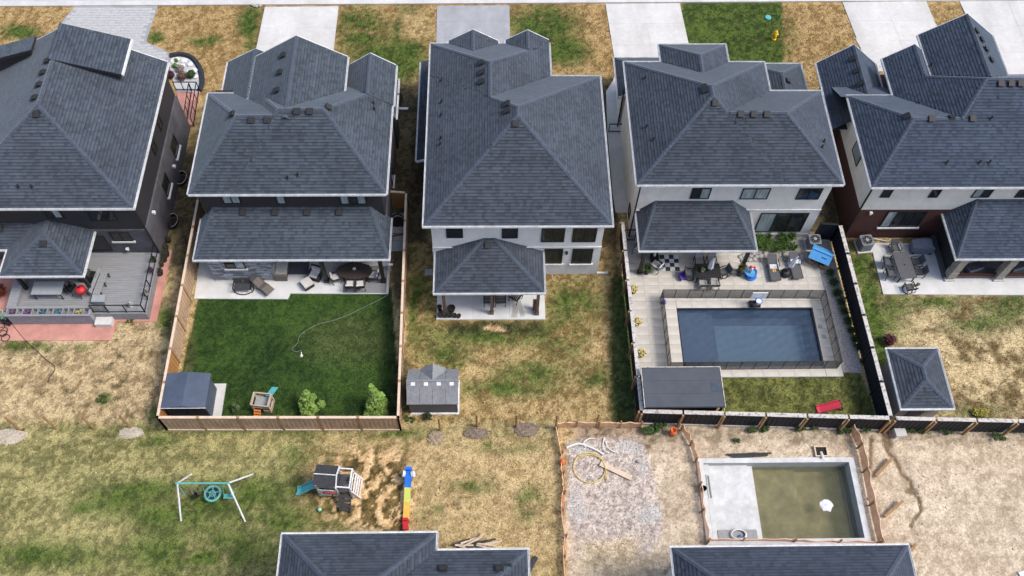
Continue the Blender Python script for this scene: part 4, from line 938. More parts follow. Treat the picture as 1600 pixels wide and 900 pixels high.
for p_ in ((1281, 511), (1287, 526.5)): g = G(*p_); P('soft_grey', 'skimmer_lid', pl, lambda b: b.bx(g.x-.15, g.x+.15, g.y-.15, g.y+.15, .05, .062))
# mesh safety fence
pf = thing('pool_safety_fence', 'see-through grey mesh safety fence standing around the blue pool', 'fence')
def mesh_run(a, b_, n):
    a, b_ = Vector(a), Vector(b_); d = (b_-a)/n
    for i in range(n+1):
        p_ = a+d*i; P('black_metal', 'pole', pf, lambda b: b.cyl(p_+Vector((0, 0, .04)), p_+Vector((0, 0, 1.24)), .022, n=6))
    for i in range(n):
        p_, q_ = a+d*i, a+d*(i+1)
        P('mesh_fence', 'mesh_panel', pf, lambda b: b.strip([p_, q_], .07, 1.2, .006)); P('black_metal', 'hem', pf, lambda b: b.strip([p_, q_], 1.2, 1.225, .02)); P('black_metal', 'hem', pf, lambda b: b.strip([p_, q_], .045, .07, .02))
mesh_run((11.72, 31.22, 0), (22.92, 31.12, 0), 12); mesh_run((22.92, 31.12, 0), (23.02, 25.74, 0), 6); mesh_run((23.02, 25.74, 0), (11.72, 25.70, 0), 12); mesh_run((11.72, 25.70, 0), (11.72, 31.22, 0), 6)
# poolside basketball hoop
g = G(1181, 493)
hp_ = thing('poolside_basketball_hoop', 'white poolside basketball backboard on a black weighted base at the pool edge', 'hoop', (g.x, 30.6, .05))
P('black_metal', 'base', hp_, lambda b: (b.box((0, .05, .12), (.75, .45, .22)), b.box((0, -.15, .27), (.45, .25, .1)))); P('black_metal', 'pole', hp_, lambda b: b.bar((0, .1, .2), (0, .1, 1.2), .1))
P('white_metal', 'backboard', hp_, lambda b: b.prism([(-.52, -.03), (.52, -.03), (.52, .03), (-.52, .03)], 1.0, 1.75)); P('toy_blue', 'rim', hp_, lambda b: b.tube([(math.cos(t*.5236)*.22, -.3+math.sin(t*.5236)*.22, 1.15) for t in range(12)], .025, closed=True))
P('white_cloth', 'net', hp_, lambda b: b.lathe((0, -.3, 0), [(.21, 1.14), (.15, .85), (.13, .8)], 10))
# cabana
cb = thing('pool_cabana', 'flat charcoal-roofed pool cabana in the corner of the black fence', 'cabana')
P('roof_deck', 'roof_edge', cb, lambda b: b.bx(9.5, 14.5, 22.05, 24.78, 2.28, 2.42))
mat('membrane', (0.075, 0.085, 0.10), (0.062, 0.07, 0.083), 0.8, 0.85, 0.15, 30)
for i in range(3): P('membrane', 'roofing_sheet', cb, lambda b: b.bx(9.54, 14.46, 22.09+i*.883, 22.09+(i+1)*.883-.012, 2.421, 2.432+.002*(i % 2)))
P('shingle_cap', 'patch', cb, lambda b: b.bx(13.75, 14.4, 23.05, 23.75, 2.436, 2.442))
P('weathered_rail', 'drip_edge', cb, lambda b: (b.bx(9.45, 9.5, 22.05, 24.83, 2.3, 2.44), b.bx(14.5, 14.55, 22.05, 24.83, 2.3, 2.44), b.bx(9.5, 14.5, 24.78, 24.83, 2.3, 2.44)))
P('black_fence', 'wall', cb, lambda b: b.bx(9.75, 14.2, 22.3, 24.6, -.05, 2.28))
for p_ in ((9.62, 24.66), (14.4, 24.66), (14.4, 22.2)): P('black_metal', 'post', cb, lambda b: b.bx(p_[0]-.06, p_[0]+.06, p_[1]-.06, p_[1]+.06, 0, 2.28))
g = G(1136, 620); yl_ = tag(P('toy_lime', 'skimmer_pole', None, lambda b: b.tube([(14.85, 23.9, .9), (14.95, 23.3, .6), (15.0, 22.75, .35), (14.9, 22.45, .2), (14.2, 22.3, .12)], .035)), 'bright lime pole lying beside the pool cabana', 'pole')
# ------------------------------------------------------------------ garden buildings
s2 = thing('metal_shed', 'navy metal garden shed in the corner of the wooden fence', 'shed')
P('navy_metal', 'wall', s2, lambda b: (b.bx(-20.45, -17.95, 22.55, 24.6, .05, 2.05)))
def ribs(b):
    for i in range(10): b.bx(-17.95, -17.93, 22.6+i*.2, 22.7+i*.2, .06, 2.04)
P('navy_metal', 'siding_ribs', s2, ribs); P('navy_dark', 'front_panel', s2, lambda b: (b.bx(-20.4, -19.22, 22.5, 22.548, .1, 2.0), b.bx(-19.18, -18.0, 22.5, 22.548, .1, 2.0)))
P('navy_metal', 'roof', s2, lambda b: (b.add([(-20.58, 22.4, 2.08), (-19.2, 22.4, 2.3), (-19.2, 24.75, 2.3), (-20.58, 24.75, 2.08), (-17.82, 22.4, 2.08), (-17.82, 24.75, 2.08)], [(0, 1, 2, 3), (1, 4, 5, 2)]), b.add([(-20.58, 22.4, 2.03), (-17.82, 22.4, 2.03), (-17.82, 22.4, 2.08), (-19.2, 22.4, 2.3), (-20.58, 22.4, 2.08)], [(0, 1, 2, 3, 4)])))
P('white_metal', 'eave_trim', s2, lambda b: b.bx(-20.6, -17.8, 22.37, 22.4, 2.01, 2.06))
tag(P('concrete', 'shed_pad', None, lambda b: b.bx(-20.5, -17.4, 22.3, 24.95, -.1, .045)), 'pale concrete pad under the navy metal shed', 'slab')
s3 = thing('resin_shed', 'grey plastic garden shed with small skylights behind the white house', 'shed')
X0, X1, Y0, Y1 = -5.3, -2.25, 22.8, 25.0; ym = 23.95
P('resin_dark', 'wall', s3, lambda b: b.bx(X0, X1, Y0, Y1, .05, 1.75))
P('white_metal', 'corner_trim', s3, lambda b: (b.bx(X1, X1+.05, Y0-.02, Y0+.1, .05, 1.75), b.bx(X1+.002, X1+.05, Y1-.1, Y1, .05, 1.75), b.bx(X0-.02, X1+.1, Y0-.12, Y1+.05, -.05, .05)))
P('resin_grey', 'gable', s3, lambda b: b.add([(X1+.02, Y0, 1.75), (X1+.02, Y1, 1.75), (X1+.02, ym, 2.45), (X0-.02, Y0, 1.75), (X0-.02, Y1, 1.75), (X0-.02, ym, 2.45)], [(0, 1, 2), (3, 5, 4)]))
for i in range(4):
    xa, xb = X0-.1+i*(X1-X0+.2)/4+.008, X0-.1+(i+1)*(X1-X0+.2)/4-.008
    P('resin_grey', 'roof_panel', s3, lambda b: b.add([(xa, Y0-.12, 1.68), (xb, Y0-.12, 1.68), (xb, ym, 2.46), (xa, ym, 2.46), (xa, Y0-.12, 1.63), (xb, Y0-.12, 1.63)], [(0, 1, 2, 3), (0, 4, 5, 1)]))
    P('resin_grey', 'roof_panel', s3, lambda b: b.add([(xa, Y1+.12, 1.68), (xb, Y1+.12, 1.68), (xb, ym, 2.46), (xa, ym, 2.46)], [(3, 2, 1, 0)]))
    P('white_metal', 'skylight', s3, lambda b: b.box(((xa+xb)/2, ym-.17, 2.36), (.26, .22, .03), rx=math.atan(.66)))
P('resin_grey', 'ridge', s3, lambda b: (b.box(((X0+X1)/2, ym-.2, 2.33), (X1-X0+.22, .5, .035), rx=math.atan(.66)), b.box(((X0+X1)/2, ym, 2.47), (X1-X0+.22, .14, .04))))
xm = (X0+X1)/2
P('resin_grey', 'dormer', s3, lambda b: b.add([(xm-.8, Y1+.15, 1.8), (xm, Y1+.15, 2.42), (xm+.8, Y1+.15, 1.8), (xm, ym+.05, 2.42), (xm-.8, ym+.9, 1.8), (xm+.8, ym+.9, 1.8)], [(0, 4, 3, 1), (1, 3, 5, 2), (0, 1, 2)]))
s5 = thing('garden_shed', 'white garden shed with a hipped charcoal shingle roof beside the black fence', 'shed')
V5 = Vol(25.62, 28.9, 21.9, 26.05, 2.3, .45, .45, .45, .45); make_roof(s5, [V5], .95)
P('white_stucco', 'wall', s5, lambda b: b.bx(25.95, 28.6, 22.2, 25.75, -.1, 2.24)); P('resin_grey', 'side_door', s5, lambda b: b.bx(26.6, 27.6, 22.17, 22.198, 0, 2.0))
# ------------------------------------------------------------------ raised deck of the charcoal house
dkk = thing('raised_deck', 'raised grey plank deck with planter railing behind the charcoal house', 'deck')
x0, x1, y0, y1 = -26.9, -23.25, 29.75, 34.95
P('planter_grey', 'skirt', dkk, lambda b: (b.bx(-32.0, -26.8, 29.75, 34.95, 0, .82), b.bx(x0+.1, x1, y0, y1, 0, .82)))
k = 30; w_ = (y1-y0)/k
for i in range(k): P('deck_board', 'plank', dkk, lambda b: b.bx(x0+.002, x1+.03, y0+w_*i+.006, y0+w_*(i+1)-.006, .82, .86+random.uniform(-.002, .002)))
for i in range(k): P('deck_board', 'plank', dkk, lambda b: b.bx(-32.0, x0-.004, y0+w_*i+.006, y0+w_*(i+1)-.006, .82, .855+random.uniform(-.002, .002)))
# planter wall along the front
P('planter_grey', 'planter', dkk, lambda b: (b.bx(-32.3, -26.75, 29.42, 29.5, 0, 1.3), b.bx(-32.3, -26.75, 29.92, 30.0, .8, 1.3), b.bx(-26.83, -26.75, 29.5, 29.92, 0, 1.3), b.bx(-32.3, -32.22, 29.5, 29.92, 0, 1.3), b.bx(-32.3, -31.82, 30, 32.6, .0, 1.25), b.bx(-32.2, -26.85, 29.5, 29.92, .0, .95)))
P('deck_board', 'planter_rim', dkk, lambda b: (b.bx(-32.36, -26.68, 29.34, 29.48, 1.3, 1.34), b.bx(-32.36, -26.68, 29.94, 30.08, 1.3, 1.34), b.bx(-26.82, -26.68, 29.48, 29.94, 1.3, 1.34), b.bx(-32.4, -31.76, 30.09, 32.6, 1.25, 1.29)))
xs_ = -32.2
cols = ['purple', None, 'purple', None, 'sky_blue', None, 'sky_blue', None, None, 'toy_yellow', None]
for i, c in enumerate(cols):
    wd = .62 if c else .38; cxx = xs_+wd/2; P('deck_board', 'planter_divider', dkk, lambda b: b.bx(xs_+wd-.05, xs_+wd, 29.48, 29.94, 1.05, 1.335))
    if c:
        fp_ = MB(); fp_.usecol = True
        base = {'purple': (.16, .05, .2), 'sky_blue': (.07, .2, .34), 'toy_yellow': (.42, .34, .12)}[c]
        for _ in range(90):
            a_ = random.uniform(0, 6.28); r = random.uniform(0, .2); z = random.uniform(1.0, 1.3); s_ = random.uniform(.04, .08); f_ = random.uniform(.6, 1.3); fp_.c = tuple(v*f_ for v in base) if random.random() < .7 else (.05, .1, .03)
            p_ = Vector((cxx+math.cos(a_)*r, 29.71+math.sin(a_)*r, z)); e1 = Vector((random.uniform(-1, 1), random.uniform(-1, 1), random.uniform(-.4, .4))).normalized()*s_; e2 = Vector((-e1.y, e1.x, random.uniform(-.5, .5)*s_))
            fp_.add([p_-e1, p_+e2, p_+e1, p_-e2], [(0, 1, 2, 3)])
        tag(fp_.build('flower_clump', 'leaf', None), {'purple': 'purple flowers growing in the deck planter', 'sky_blue': 'blue flowers growing in the deck planter', 'toy_yellow': 'straw-yellow flowers growing in the deck planter'}[c], 'flowers', 'flowers in the deck planter')
    xs_ += wd
# metal railing on the open corner of the deck
def rail(a, b_, n, infill=False):
    a, b_ = Vector(a), Vector(b_); d = (b_-a)/n
    for i in range(n+1): p_ = a+d*i; P('black_metal', 'rail_post', dkk, lambda b: b.bar(p_, p_+Vector((0, 0, .95)), .06))
    P('black_metal', 'handrail', dkk, lambda b: b.bar(a+Vector((0, 0, .97)), b_+Vector((0, 0, .97)), .06)); P('black_metal', 'bottom_rail', dkk, lambda b: b.bar(a+Vector((0, 0, .1)), b_+Vector((0, 0, .1)), .04))
    if infill:
        for i in range(1, 8): p_ = a+(b_-a)*i/8; P('black_metal', 'baluster', dkk, lambda b: b.bar(p_+Vector((0, 0, .1)), p_+Vector((0, 0, .95)), .03))
rail((x1-.05, 34.8, .86), (x1-.05, y0+.1, .86), 5); rail((x1-.05, y0+.1, .86), (-25.7, y0+.1, .86), 2); rail((-25.75, y0+.1, .86), (-26.7, y0+.1, .86), 1, True)
P('concrete', 'step', dkk, lambda b: b.bx(-26.7, -25.6, 29.15, 29.74, 0, .45))
# ------------------------------------------------------------------ unfinished pool on the building site
up = thing('unfinished_pool', 'unfinished white concrete pool with green rainwater on the building site', 'pool')
ox0, ox1, oy0, oy1 = 12.85, 22.85, 14.12, 19.55
P('pool_white', 'rim', up, lambda b: (b.bx(ox0, ox1, oy1-.32, oy1, -1.2, .08), b.bx(ox0, ox1, oy0, oy0+.32, -1.2, .08), b.bx(ox0, ox0+.42, oy0+.32, oy1-.32, -1.2, .08), b.bx(ox1-.36, ox1, oy0+.32, oy1-.32, -1.2, .08)))
tank(up, ox0+.43, ox1-.37, oy0+.33, oy1-.33, .075, -2.1, 'pool_shell')
P('pool_white', 'ledge', up, lambda b: b.bx(13.62, 16.1, oy0+.34, oy1-.34, -2.05, -.32)); P('pool_white', 'step', up, lambda b: b.bx(13.28, 13.61, oy0+.337, oy1-.337, -2.05, -.12)); P('pool_white', 'step', up, lambda b: b.bx(16.105, 16.45, oy0+.337, oy1-.337, -2.05, -.5))
P('pool_murk', 'floor', up, lambda b: b.bx(16.46, 19.3, oy0+.34, oy1-.34, -2.05, -1.2)); P('pool_murk', 'deep_floor', up, lambda b: b.bx(19.305, 22.4, oy0+.342, oy1-.342, -2.05, -1.75))
P('soft_grey', 'bench', up, lambda b: b.bx(13.65, 16.05, oy0+.34, oy0+.95, -.31, -.12))
water_surface(up, 16.455, ox1-.372, oy0+.332, oy1-.332, -.72, 'water_green', .0015)
g = G(1283, 709); sk = thing('skimmer_box', 'open skimmer housing set in the dirt behind the unfinished pool', 'skimmer', (g.x, 19.95, 0))
P('board_pale', 'frame', sk, lambda b: (b.bx(-.42, .42, -.36, -.28, -.1, .14), b.bx(-.42, .42, .28, .36, -.1, .14), b.bx(-.42, -.34, -.28, .28, -.1, .14), b.bx(.34, .42, -.28, .28, -.1, .14))); P('mulch', 'pit', sk, lambda b: b.bx(-.34, .34, -.28, .28, -.06, .03)); P('pipe_white', 'pipe', sk, lambda b: b.cyl((0, -.05, 0), (0, -.5, .2), .1))
g = G(1290, 790, -.7); b = MB(); b.ball((0, 0, 0), .42, .4, .06, 12, 6, .22); o = tag(b.build('floating_scrap', 'white_cloth', None), 'crumpled pale sheet floating on the green water', 'sheet'); o.location = (g.x, g.y, -.70)
hz = thing('coiled_hose', 'coiled white hose resting on the ledge of the unfinished pool', 'hose', (G(1152, 826, -.1).x, 14.75, -.1))
P('pipe_white', 'coil', hz, lambda b: [b.tube([(math.cos(t*.35)*(.5-.03*q), math.sin(t*.35)*(.33-.02*q), .04+.05*q) for t in range(18)], .035, closed=True) for q in range(3)]); P('toy_blue', 'coupling', hz, lambda b: b.cyl((.02, -.1, .06), (.14, -.06, .1), .06))
o = tag(P('black_metal', 'bucket', None, lambda b: b.lathe((0, 0, 0), [(.14, 0), (.18, .34), (.15, .33), (.13, .05)], 12)), 'small black bucket on the rim step of the unfinished pool', 'bucket'); o.location = (G(1098, 766).x, G(1098, 766).y, .09)
for p_ in ((1107, 743, 1112, 778), (1103, 742, 1107, 779)):
    o = tag(P('soft_grey', 'metal_bar', None, lambda b: b.bar(G(p_[0], p_[1], -.08), G(p_[2], p_[3], -.08), .06)), 'thin grey metal bar lying along the step of the unfinished pool', 'bar', 'bars on the unfinished pool step')
tag(P('charcoal', 'scrap_sheet', None, lambda b: (b.prism(px(1135, 711, 1178, 707, 1200, 709, 1199, 713, 1150, 716), .02, .06), b.bar(G(1135, 710, .1), G(1205, 708, .12), .1, .04))), 'dark scrap sheeting lying behind the unfinished pool rim', 'scrap')
# orange site fence
def snow(name, label, pts, h, m='snow_fence', postm='post_wood', n=5, lean=0.0, sag=.12):
    t = thing(name, label, 'fence'); pts = [G(*p_) for p_ in pts]; path = bez(pts, n)
    b = MB(); vs_ = []
    for i, p_ in enumerate(path):
        z1 = h-sag*abs(math.sin(i*1.1))-random.uniform(0, .08); off = Vector((random.uniform(-.05, .05)+lean, random.uniform(-.05, .05), 0))
        vs_ += [p_+Vector((0, 0, .02)), p_+off*.5+Vector((0, 0, z1*.5)), p_+off+Vector((0, 0, z1))]
    b.add(vs_, [(i*3+j, i*3+3+j, i*3+4+j, i*3+1+j) for i in range(len(path)-1) for j in range(2)]); b.build('netting', m, t)
    b = MB(); b.tube([Vector(vs_[i*3+2]) for i in range(len(path))], .03, 5); b.build('top_edge', 'netting_edge', t)
    for p_ in pts: P(postm, 'stake', t, lambda b: b.bar(p_+Vector((0, 0, -.1)), p_+Vector((0, 0, h+.1)), .09))
    return t
snow('snow_fence', 'faded orange netting strung behind the white house yard corner', [(868, 669), (900, 667), (935, 668), (968, 668), (1000, 668)], .95, 'snow_fence_faded')
snow('snow_fence', 'sagging orange netting along the edge of the gravel', [(870, 672), (878, 710), (880, 742), (882, 772), (879, 800), (884, 840), (882, 872), (886, 915)], .75, lean=-.12, sag=.35)
snow('snow_fence', 'orange netting trailing from the black fence to the unfinished pool left rim', [(1064, 672), (1078, 696), (1086, 722), (1092, 760), (1096, 800), (1104, 850)], .8, 'snow_fence_faded', lean=.1, sag=.3)
snow('snow_fence', 'tall brown-orange netting beside the right rim of the unfinished pool', [(1324, 668), (1340, 700), (1348, 738), (1358, 790), (1372, 852)], .9, 'snow_fence_ground', lean=.1)
snow('snow_fence', 'red-orange netting between the unfinished pool and the hipped roof', [(1106, 846), (1160, 845), (1240, 847), (1310, 848), (1370, 849)], .6, sag=.15)
b = MB(); b.lathe((0, 0, 0), [(.2, 0), (.2, .3), (.23, .34), (.23, .44), (.2, .48), (.2, .75), (.17, .74), (.16, .5)], 14); o = tag(b.build('netting_roll', 'netting_solid', None, smooth=True), 'upright roll of orange netting against the black fence', 'roll'); o.location = G(1050, 678)
snow_r = b = MB(); b.lathe((0, 0, 0), [(.15, 0), (.2, .3), (.12, .55), (.02, .6)], 10); o = tag(b.build('netting_bundle', 'netting_solid', None, smooth=True), 'bunched orange netting heaped at the left edge of the gravel', 'netting'); o.location = G(878, 724)
# ------------------------------------------------------------------ plants
def leafy(b, c, rx, ry, rz, n, s, c1, c2, up=.3):
    c = Vector(c)
    for _ in range(n):
        while True:
            q = Vector((random.uniform(-1, 1), random.uniform(-1, 1), random.uniform(-1, 1)))
            if q.length < 1: break
        q = q*(.55+.45*random.random()); p_ = c+Vector((q.x*rx, q.y*ry, q.z*rz)); t = random.random(); f_ = random.uniform(.75, 1.2)
        b.c = tuple((a_*(1-t)+d_*t)*f_ for a_, d_ in zip(c1, c2)); sz = s*random.uniform(.6, 1.3)
        e1 = Vector((random.uniform(-1, 1), random.uniform(-1, 1), random.uniform(-up, up*1.5))).normalized()*sz; e2 = e1.cross(Vector((random.uniform(-.5, .5), random.uniform(-.5, .5), 1))).normalized()*sz*.55
        b.add([p_-e1, p_+e2, p_+e1, p_-e2], [(0, 1, 2, 3)])
def blades(b, c, r, h, n, c1, c2, w_=.02):
    c = Vector(c)
    for _ in range(n):
        a_ = random.uniform(0, 6.283); rr = r*random.random()**.6; t = random.random(); f_ = random.uniform(.7, 1.25); b.c = tuple((x*(1-t)+y*t)*f_ for x, y in zip(c1, c2))
        p0 = c+Vector((math.cos(a_), math.sin(a_), 0))*rr*.25; hh = h*random.uniform(.6, 1.1); p1 = c+Vector((math.cos(a_)*rr*.7, math.sin(a_)*rr*.7, hh*.8)); p2 = c+Vector((math.cos(a_)*rr*1.25, math.sin(a_)*rr*1.25, hh*.75)); k_ = Vector((-math.sin(a_), math.cos(a_), 0))*w_
        b.add([p0-k_, p0+k_, p1+k_, p1-k_, p2], [(0, 1, 2, 3), (3, 2, 4)])
def sapling(pxx, pyy, lobes, trunk_h, label, c1, c2, n=170, s=.13):
    g = G(pxx, pyy); t = thing('sapling', label, 'tree', g)
    tb = MB(); tb.cyl((0, 0, -.05), (0, 0, trunk_h), .04, .022, 6)
    for (x, y, z, r) in lobes: tb.cyl((0, 0, trunk_h*.45), (x, y, z), .02, .008, 5)
    tb.build('trunk', 'bark', t)
    lb = MB(); lb.usecol = True
    for (x, y, z, r) in lobes: leafy(lb, (x, y, z), r, r, r*1.1, int(n*r/.3), s, c1, c2)
    lb.build('crown', 'leaf', t); return t
YG1, YG2 = (0.12, 0.22, 0.03), (0.26, 0.38, 0.09)
sapling(486, 640, [(-.3, -.3, .5, .28), (.3, -.2, .55, .3), (0, .1, .9, .33), (-.2, .25, 1.3, .27), (.25, .35, 1.2, .24), (-.05, .4, 1.65, .22), (.75, .1, .7, .25), (.1, -.45, .4, .22), (-.5, .1, .7, .22)], 1.5, 'small spreading yellow-green sapling on the lush lawn by the fence', YG1, YG2)
sapling(589, 642, [(-.55, -.3, .3, .3), (0, -.35, .45, .38), (.45, -.3, .45, .36), (-.3, .05, .8, .4), (.25, .05, .95, .42), (.5, .25, .8, .3), (-.05, .25, 1.4, .38), (.3, .4, 1.5, .32), (0, .45, 1.95, .3), (-.1, .5, 2.4, .2), (-.1, .55, 2.7, .12)], 2.5, 'bushy cone-shaped yellow-green tree in the fence corner', YG1, YG2, 190)
sapling(370, 642, [(-.1, 0, .3, .2), (.12, .05, .5, .18), (0, .1, .7, .15)], .8, 'thin greyish sapling beside the climbing cube on the lush lawn', (.05, .075, .03), (.13, .16, .08), 80, .1)
b = MB(); b.usecol = True; leafy(b, (0, 0, .45), .5, .5, .42, 420, .09, (.045, .012, .018), (.11, .03, .04)); o = tag(b.build('shrub', 'leaf', None), 'small purple-leaved shrub beside the hip-roofed shed', 'shrub'); o.location = G(1386, 535)
b = MB(); b.usecol = True; leafy(b, (0, 0, .22), .7, .35, .22, 320, .09, (.2, .2, .03), (.34, .30, .06)); o = tag(b.build('shrub', 'leaf', None), 'low yellow shrub in front of the black fence', 'shrub'); o.location = G(1530, 646)
b = MB(); b.usecol = True; leafy(b, (0, 0, .2), .4, .3, .2, 180, .09, (.012, .02, .006), (.05, .06, .02)); o = tag(b.build('shrub', 'leaf', None), 'dark low weed clump against the grey plastic shed', 'weed'); o.location = G(668, 652)
# ornamental grasses in the gravel strip
gb = MB(); gb.usecol = True; blades(gb, (0, 0, 0), .42, .5, 150, (.022, .045, .012), (.085, .12, .035)); gm = gb.mesh('grass_clump', 'leaf')
for i, p_ in enumerate(((1298, 425), (1303, 440), (1309, 457), (1316, 471), (1321, 485), (1326, 500), (1331, 515), (1337, 529), (1343, 541), (1352, 563))):
    o = tag(link('ornamental_grass', gm), 'dark green tuft of ornamental grass in the gravel strip beside the pool', 'grass clump', 'grasses along the gravel strip'); o.location = G(p_[0]-3, p_[1]+4); o.rotation_euler = (0, 0, i*1.3); s_ = random.uniform(.85, 1.1); o.scale = (s_, s_, s_)
b = MB(); b.usecol = True
for i in range(46): blades(b, (random.uniform(18.3, 21.9), random.uniform(35.0, 36.3), .02), .38, .5, 40, (.02, .055, .006), (.085, .155, .025), .025)
b.build('bed_foliage', 'leaf', None, kind='stuff'); tag(bpy.data.objects['bed_foliage'], 'strappy bright green foliage filling the bed under the patio doors', 'plants')
rk = MB(); rk.ball((0, 0, 0), .2, .16, .1, 8, 5, .2); rkm = rk.mesh('stone', 'rock', True)
for i in range(34):
    o = tag(link('bed_stone', rkm), 'rounded pale stone edging the bed under the patio doors', 'stone', 'stones edging the planting bed'); o.location = (random.uniform(17.7, 23.0), random.uniform(34.2, 34.85), .06); o.rotation_euler = (0, 0, random.uniform(0, 6)); s_ = random.uniform(.6, 1.5); o.scale = (s_, s_, s_)
# weeds along the site side of the black fence
b = MB(); b.usecol = True
for (xx, yy, r, n_) in ((1018, 672, .5, 9), (1008, 676, .35, 5), (1030, 668, .4, 6), (1175, 674, .2, 4), (1195, 672, .25, 5), (1250, 670, .3, 6), (1270, 668, .3, 5), (1318, 674, .4, 8), (1350, 672, .3, 5), (1420, 672, .4, 9), (1440, 674, .3, 5), (1470, 672, .25, 4), (1560, 684, .4, 4), (1585, 672, .4, 4), (1480, 676, .2, 3), (1150, 690, .15, 2), (1382, 668, .4, 5)):
    g = G(xx, yy)
    for _ in range(n_*2): leafy(b, (g.x+random.uniform(-r, r), g.y+random.uniform(-r*.5, r*.5), random.uniform(.08, .3)), .16, .16, .14, 26, .07, (.02, .05, .01), (.075, .125, .03))
tag(b.build('weeds', 'leaf', None, kind='stuff'), 'green weeds growing along the black fence on the building site', 'weeds')
b = MB(); b.usecol = True
for (xx, yy, r, n_) in ((160, 623, .35, 8), (262, 506, .2, 5), (640, 655, .3, 6), (636, 640, .3, 5), (640, 620, .25, 5), (262, 655, .4, 5), (128, 503, .15, 3), (205, 500, .25, 4), (290, 395, .2, 3)):
    g = G(xx, yy)
    for _ in range(n_*2): leafy(b, (g.x+random.uniform(-r, r), g.y+random.uniform(-r*.7, r*.7), random.uniform(.03, .1)), .12, .12, .08, 16, .06, (.03, .05, .01), (.09, .12, .03))
tag(b.build('lawn_weeds', 'leaf', None, kind='stuff'), 'scattered green weeds in the dry grass', 'weeds')
# front garden bed of the charcoal house
bed = [G(*p_) for p_ in ((264, 100), (270, 87), (290, 84), (305, 92), (316, 110), (318, 130), (312, 145), (275, 143))]
slab('stone_bed', bed, .03, 'asphalt'); MATS['edging'] = mat('edging_dark', (.03, .035, .045), (.02, .022, .03), 6, .9)
P('edging_dark', 'bed_edging', bpy.data.objects['stone_bed'], lambda b: b.tube([p_+Vector((0, 0, .06)) for p_ in bez([G(*q) for q in ((266, 88), (283, 86), (300, 91), (312, 107), (316, 128), (312, 143))], 5)], .22, 6))
tag(P('white_metal', 'white_stones', None, lambda b: [b.ball((G(*p_).x, G(*p_).y, .08), .3, .26, .12, 7, 4, .25) for p_ in ((278, 94), (288, 96), (297, 101), (304, 111), (306, 121), (275, 103), (283, 104), (272, 96), (296, 112))], kind='stuff'), 'white stones in the curved front garden bed', 'stones')
for p_, c1, c2, r, lb in (((276, 92), (.06, .12, .01), (.2, .3, .05), .18, 'bright green round plant'), ((274, 101), (.06, .12, .01), (.18, .27, .05), .22, 'low green plant'), ((300, 116), (.02, .04, .01), (.06, .1, .03), .4, 'dark green bush'), ((286, 119), (.08, .04, .03), (.2, .13, .1), .42, 'brown twiggy bush'), ((268, 116), (.05, .015, .025), (.1, .03, .05), .35, 'purple-leaved bush'), ((283, 107), (.22, .2, .17), (.3, .28, .24), .4, 'pale grey bush')):
    b = MB(); b.usecol = True; leafy(b, (0, 0, r*.8), r, r, r*.8, int(1300*r), .09, c1, c2); o = tag(b.build('bed_plant', 'leaf', None), lb+' in the white-stone front bed of the charcoal house', 'plant'); o.location = G(p_[0], p_[1]+4)
rl = thing('porch_railing', 'black metal railing beside the pink front landing of the charcoal house', 'railing')
for a_, c_ in (((276, 142), (312, 142)), ((312, 142), (303, 197)), ((300, 145), (292, 196))):
    A_, B_ = G(*a_), G(*c_); P('black_metal', 'rail', rl, lambda b: b.bar(A_+Vector((0, 0, 1.0)), B_+Vector((0, 0, 1.0)), .06)); P('black_metal', 'rail', rl, lambda b: b.bar(A_+Vector((0, 0, .15)), B_+Vector((0, 0, .15)), .05))
    for i in range(4): q_ = A_+(B_-A_)*i/3; P('black_metal', 'post', rl, lambda b: b.bar(q_, q_+Vector((0, 0, 1.0)), .05))
b = MB(); b.usecol = True
for _ in range(30): leafy(b, (random.uniform(23.9, 25.2), random.uniform(45.6, 49.6), random.uniform(.2, .6)), .3, .3, .25, 40, .09, (.02, .04, .008), (.1, .15, .03))
tag(b.build('foundation_shrubs', 'leaf', None, kind='stuff'), 'dark green shrubs between the cream house and the brick house', 'shrubs')
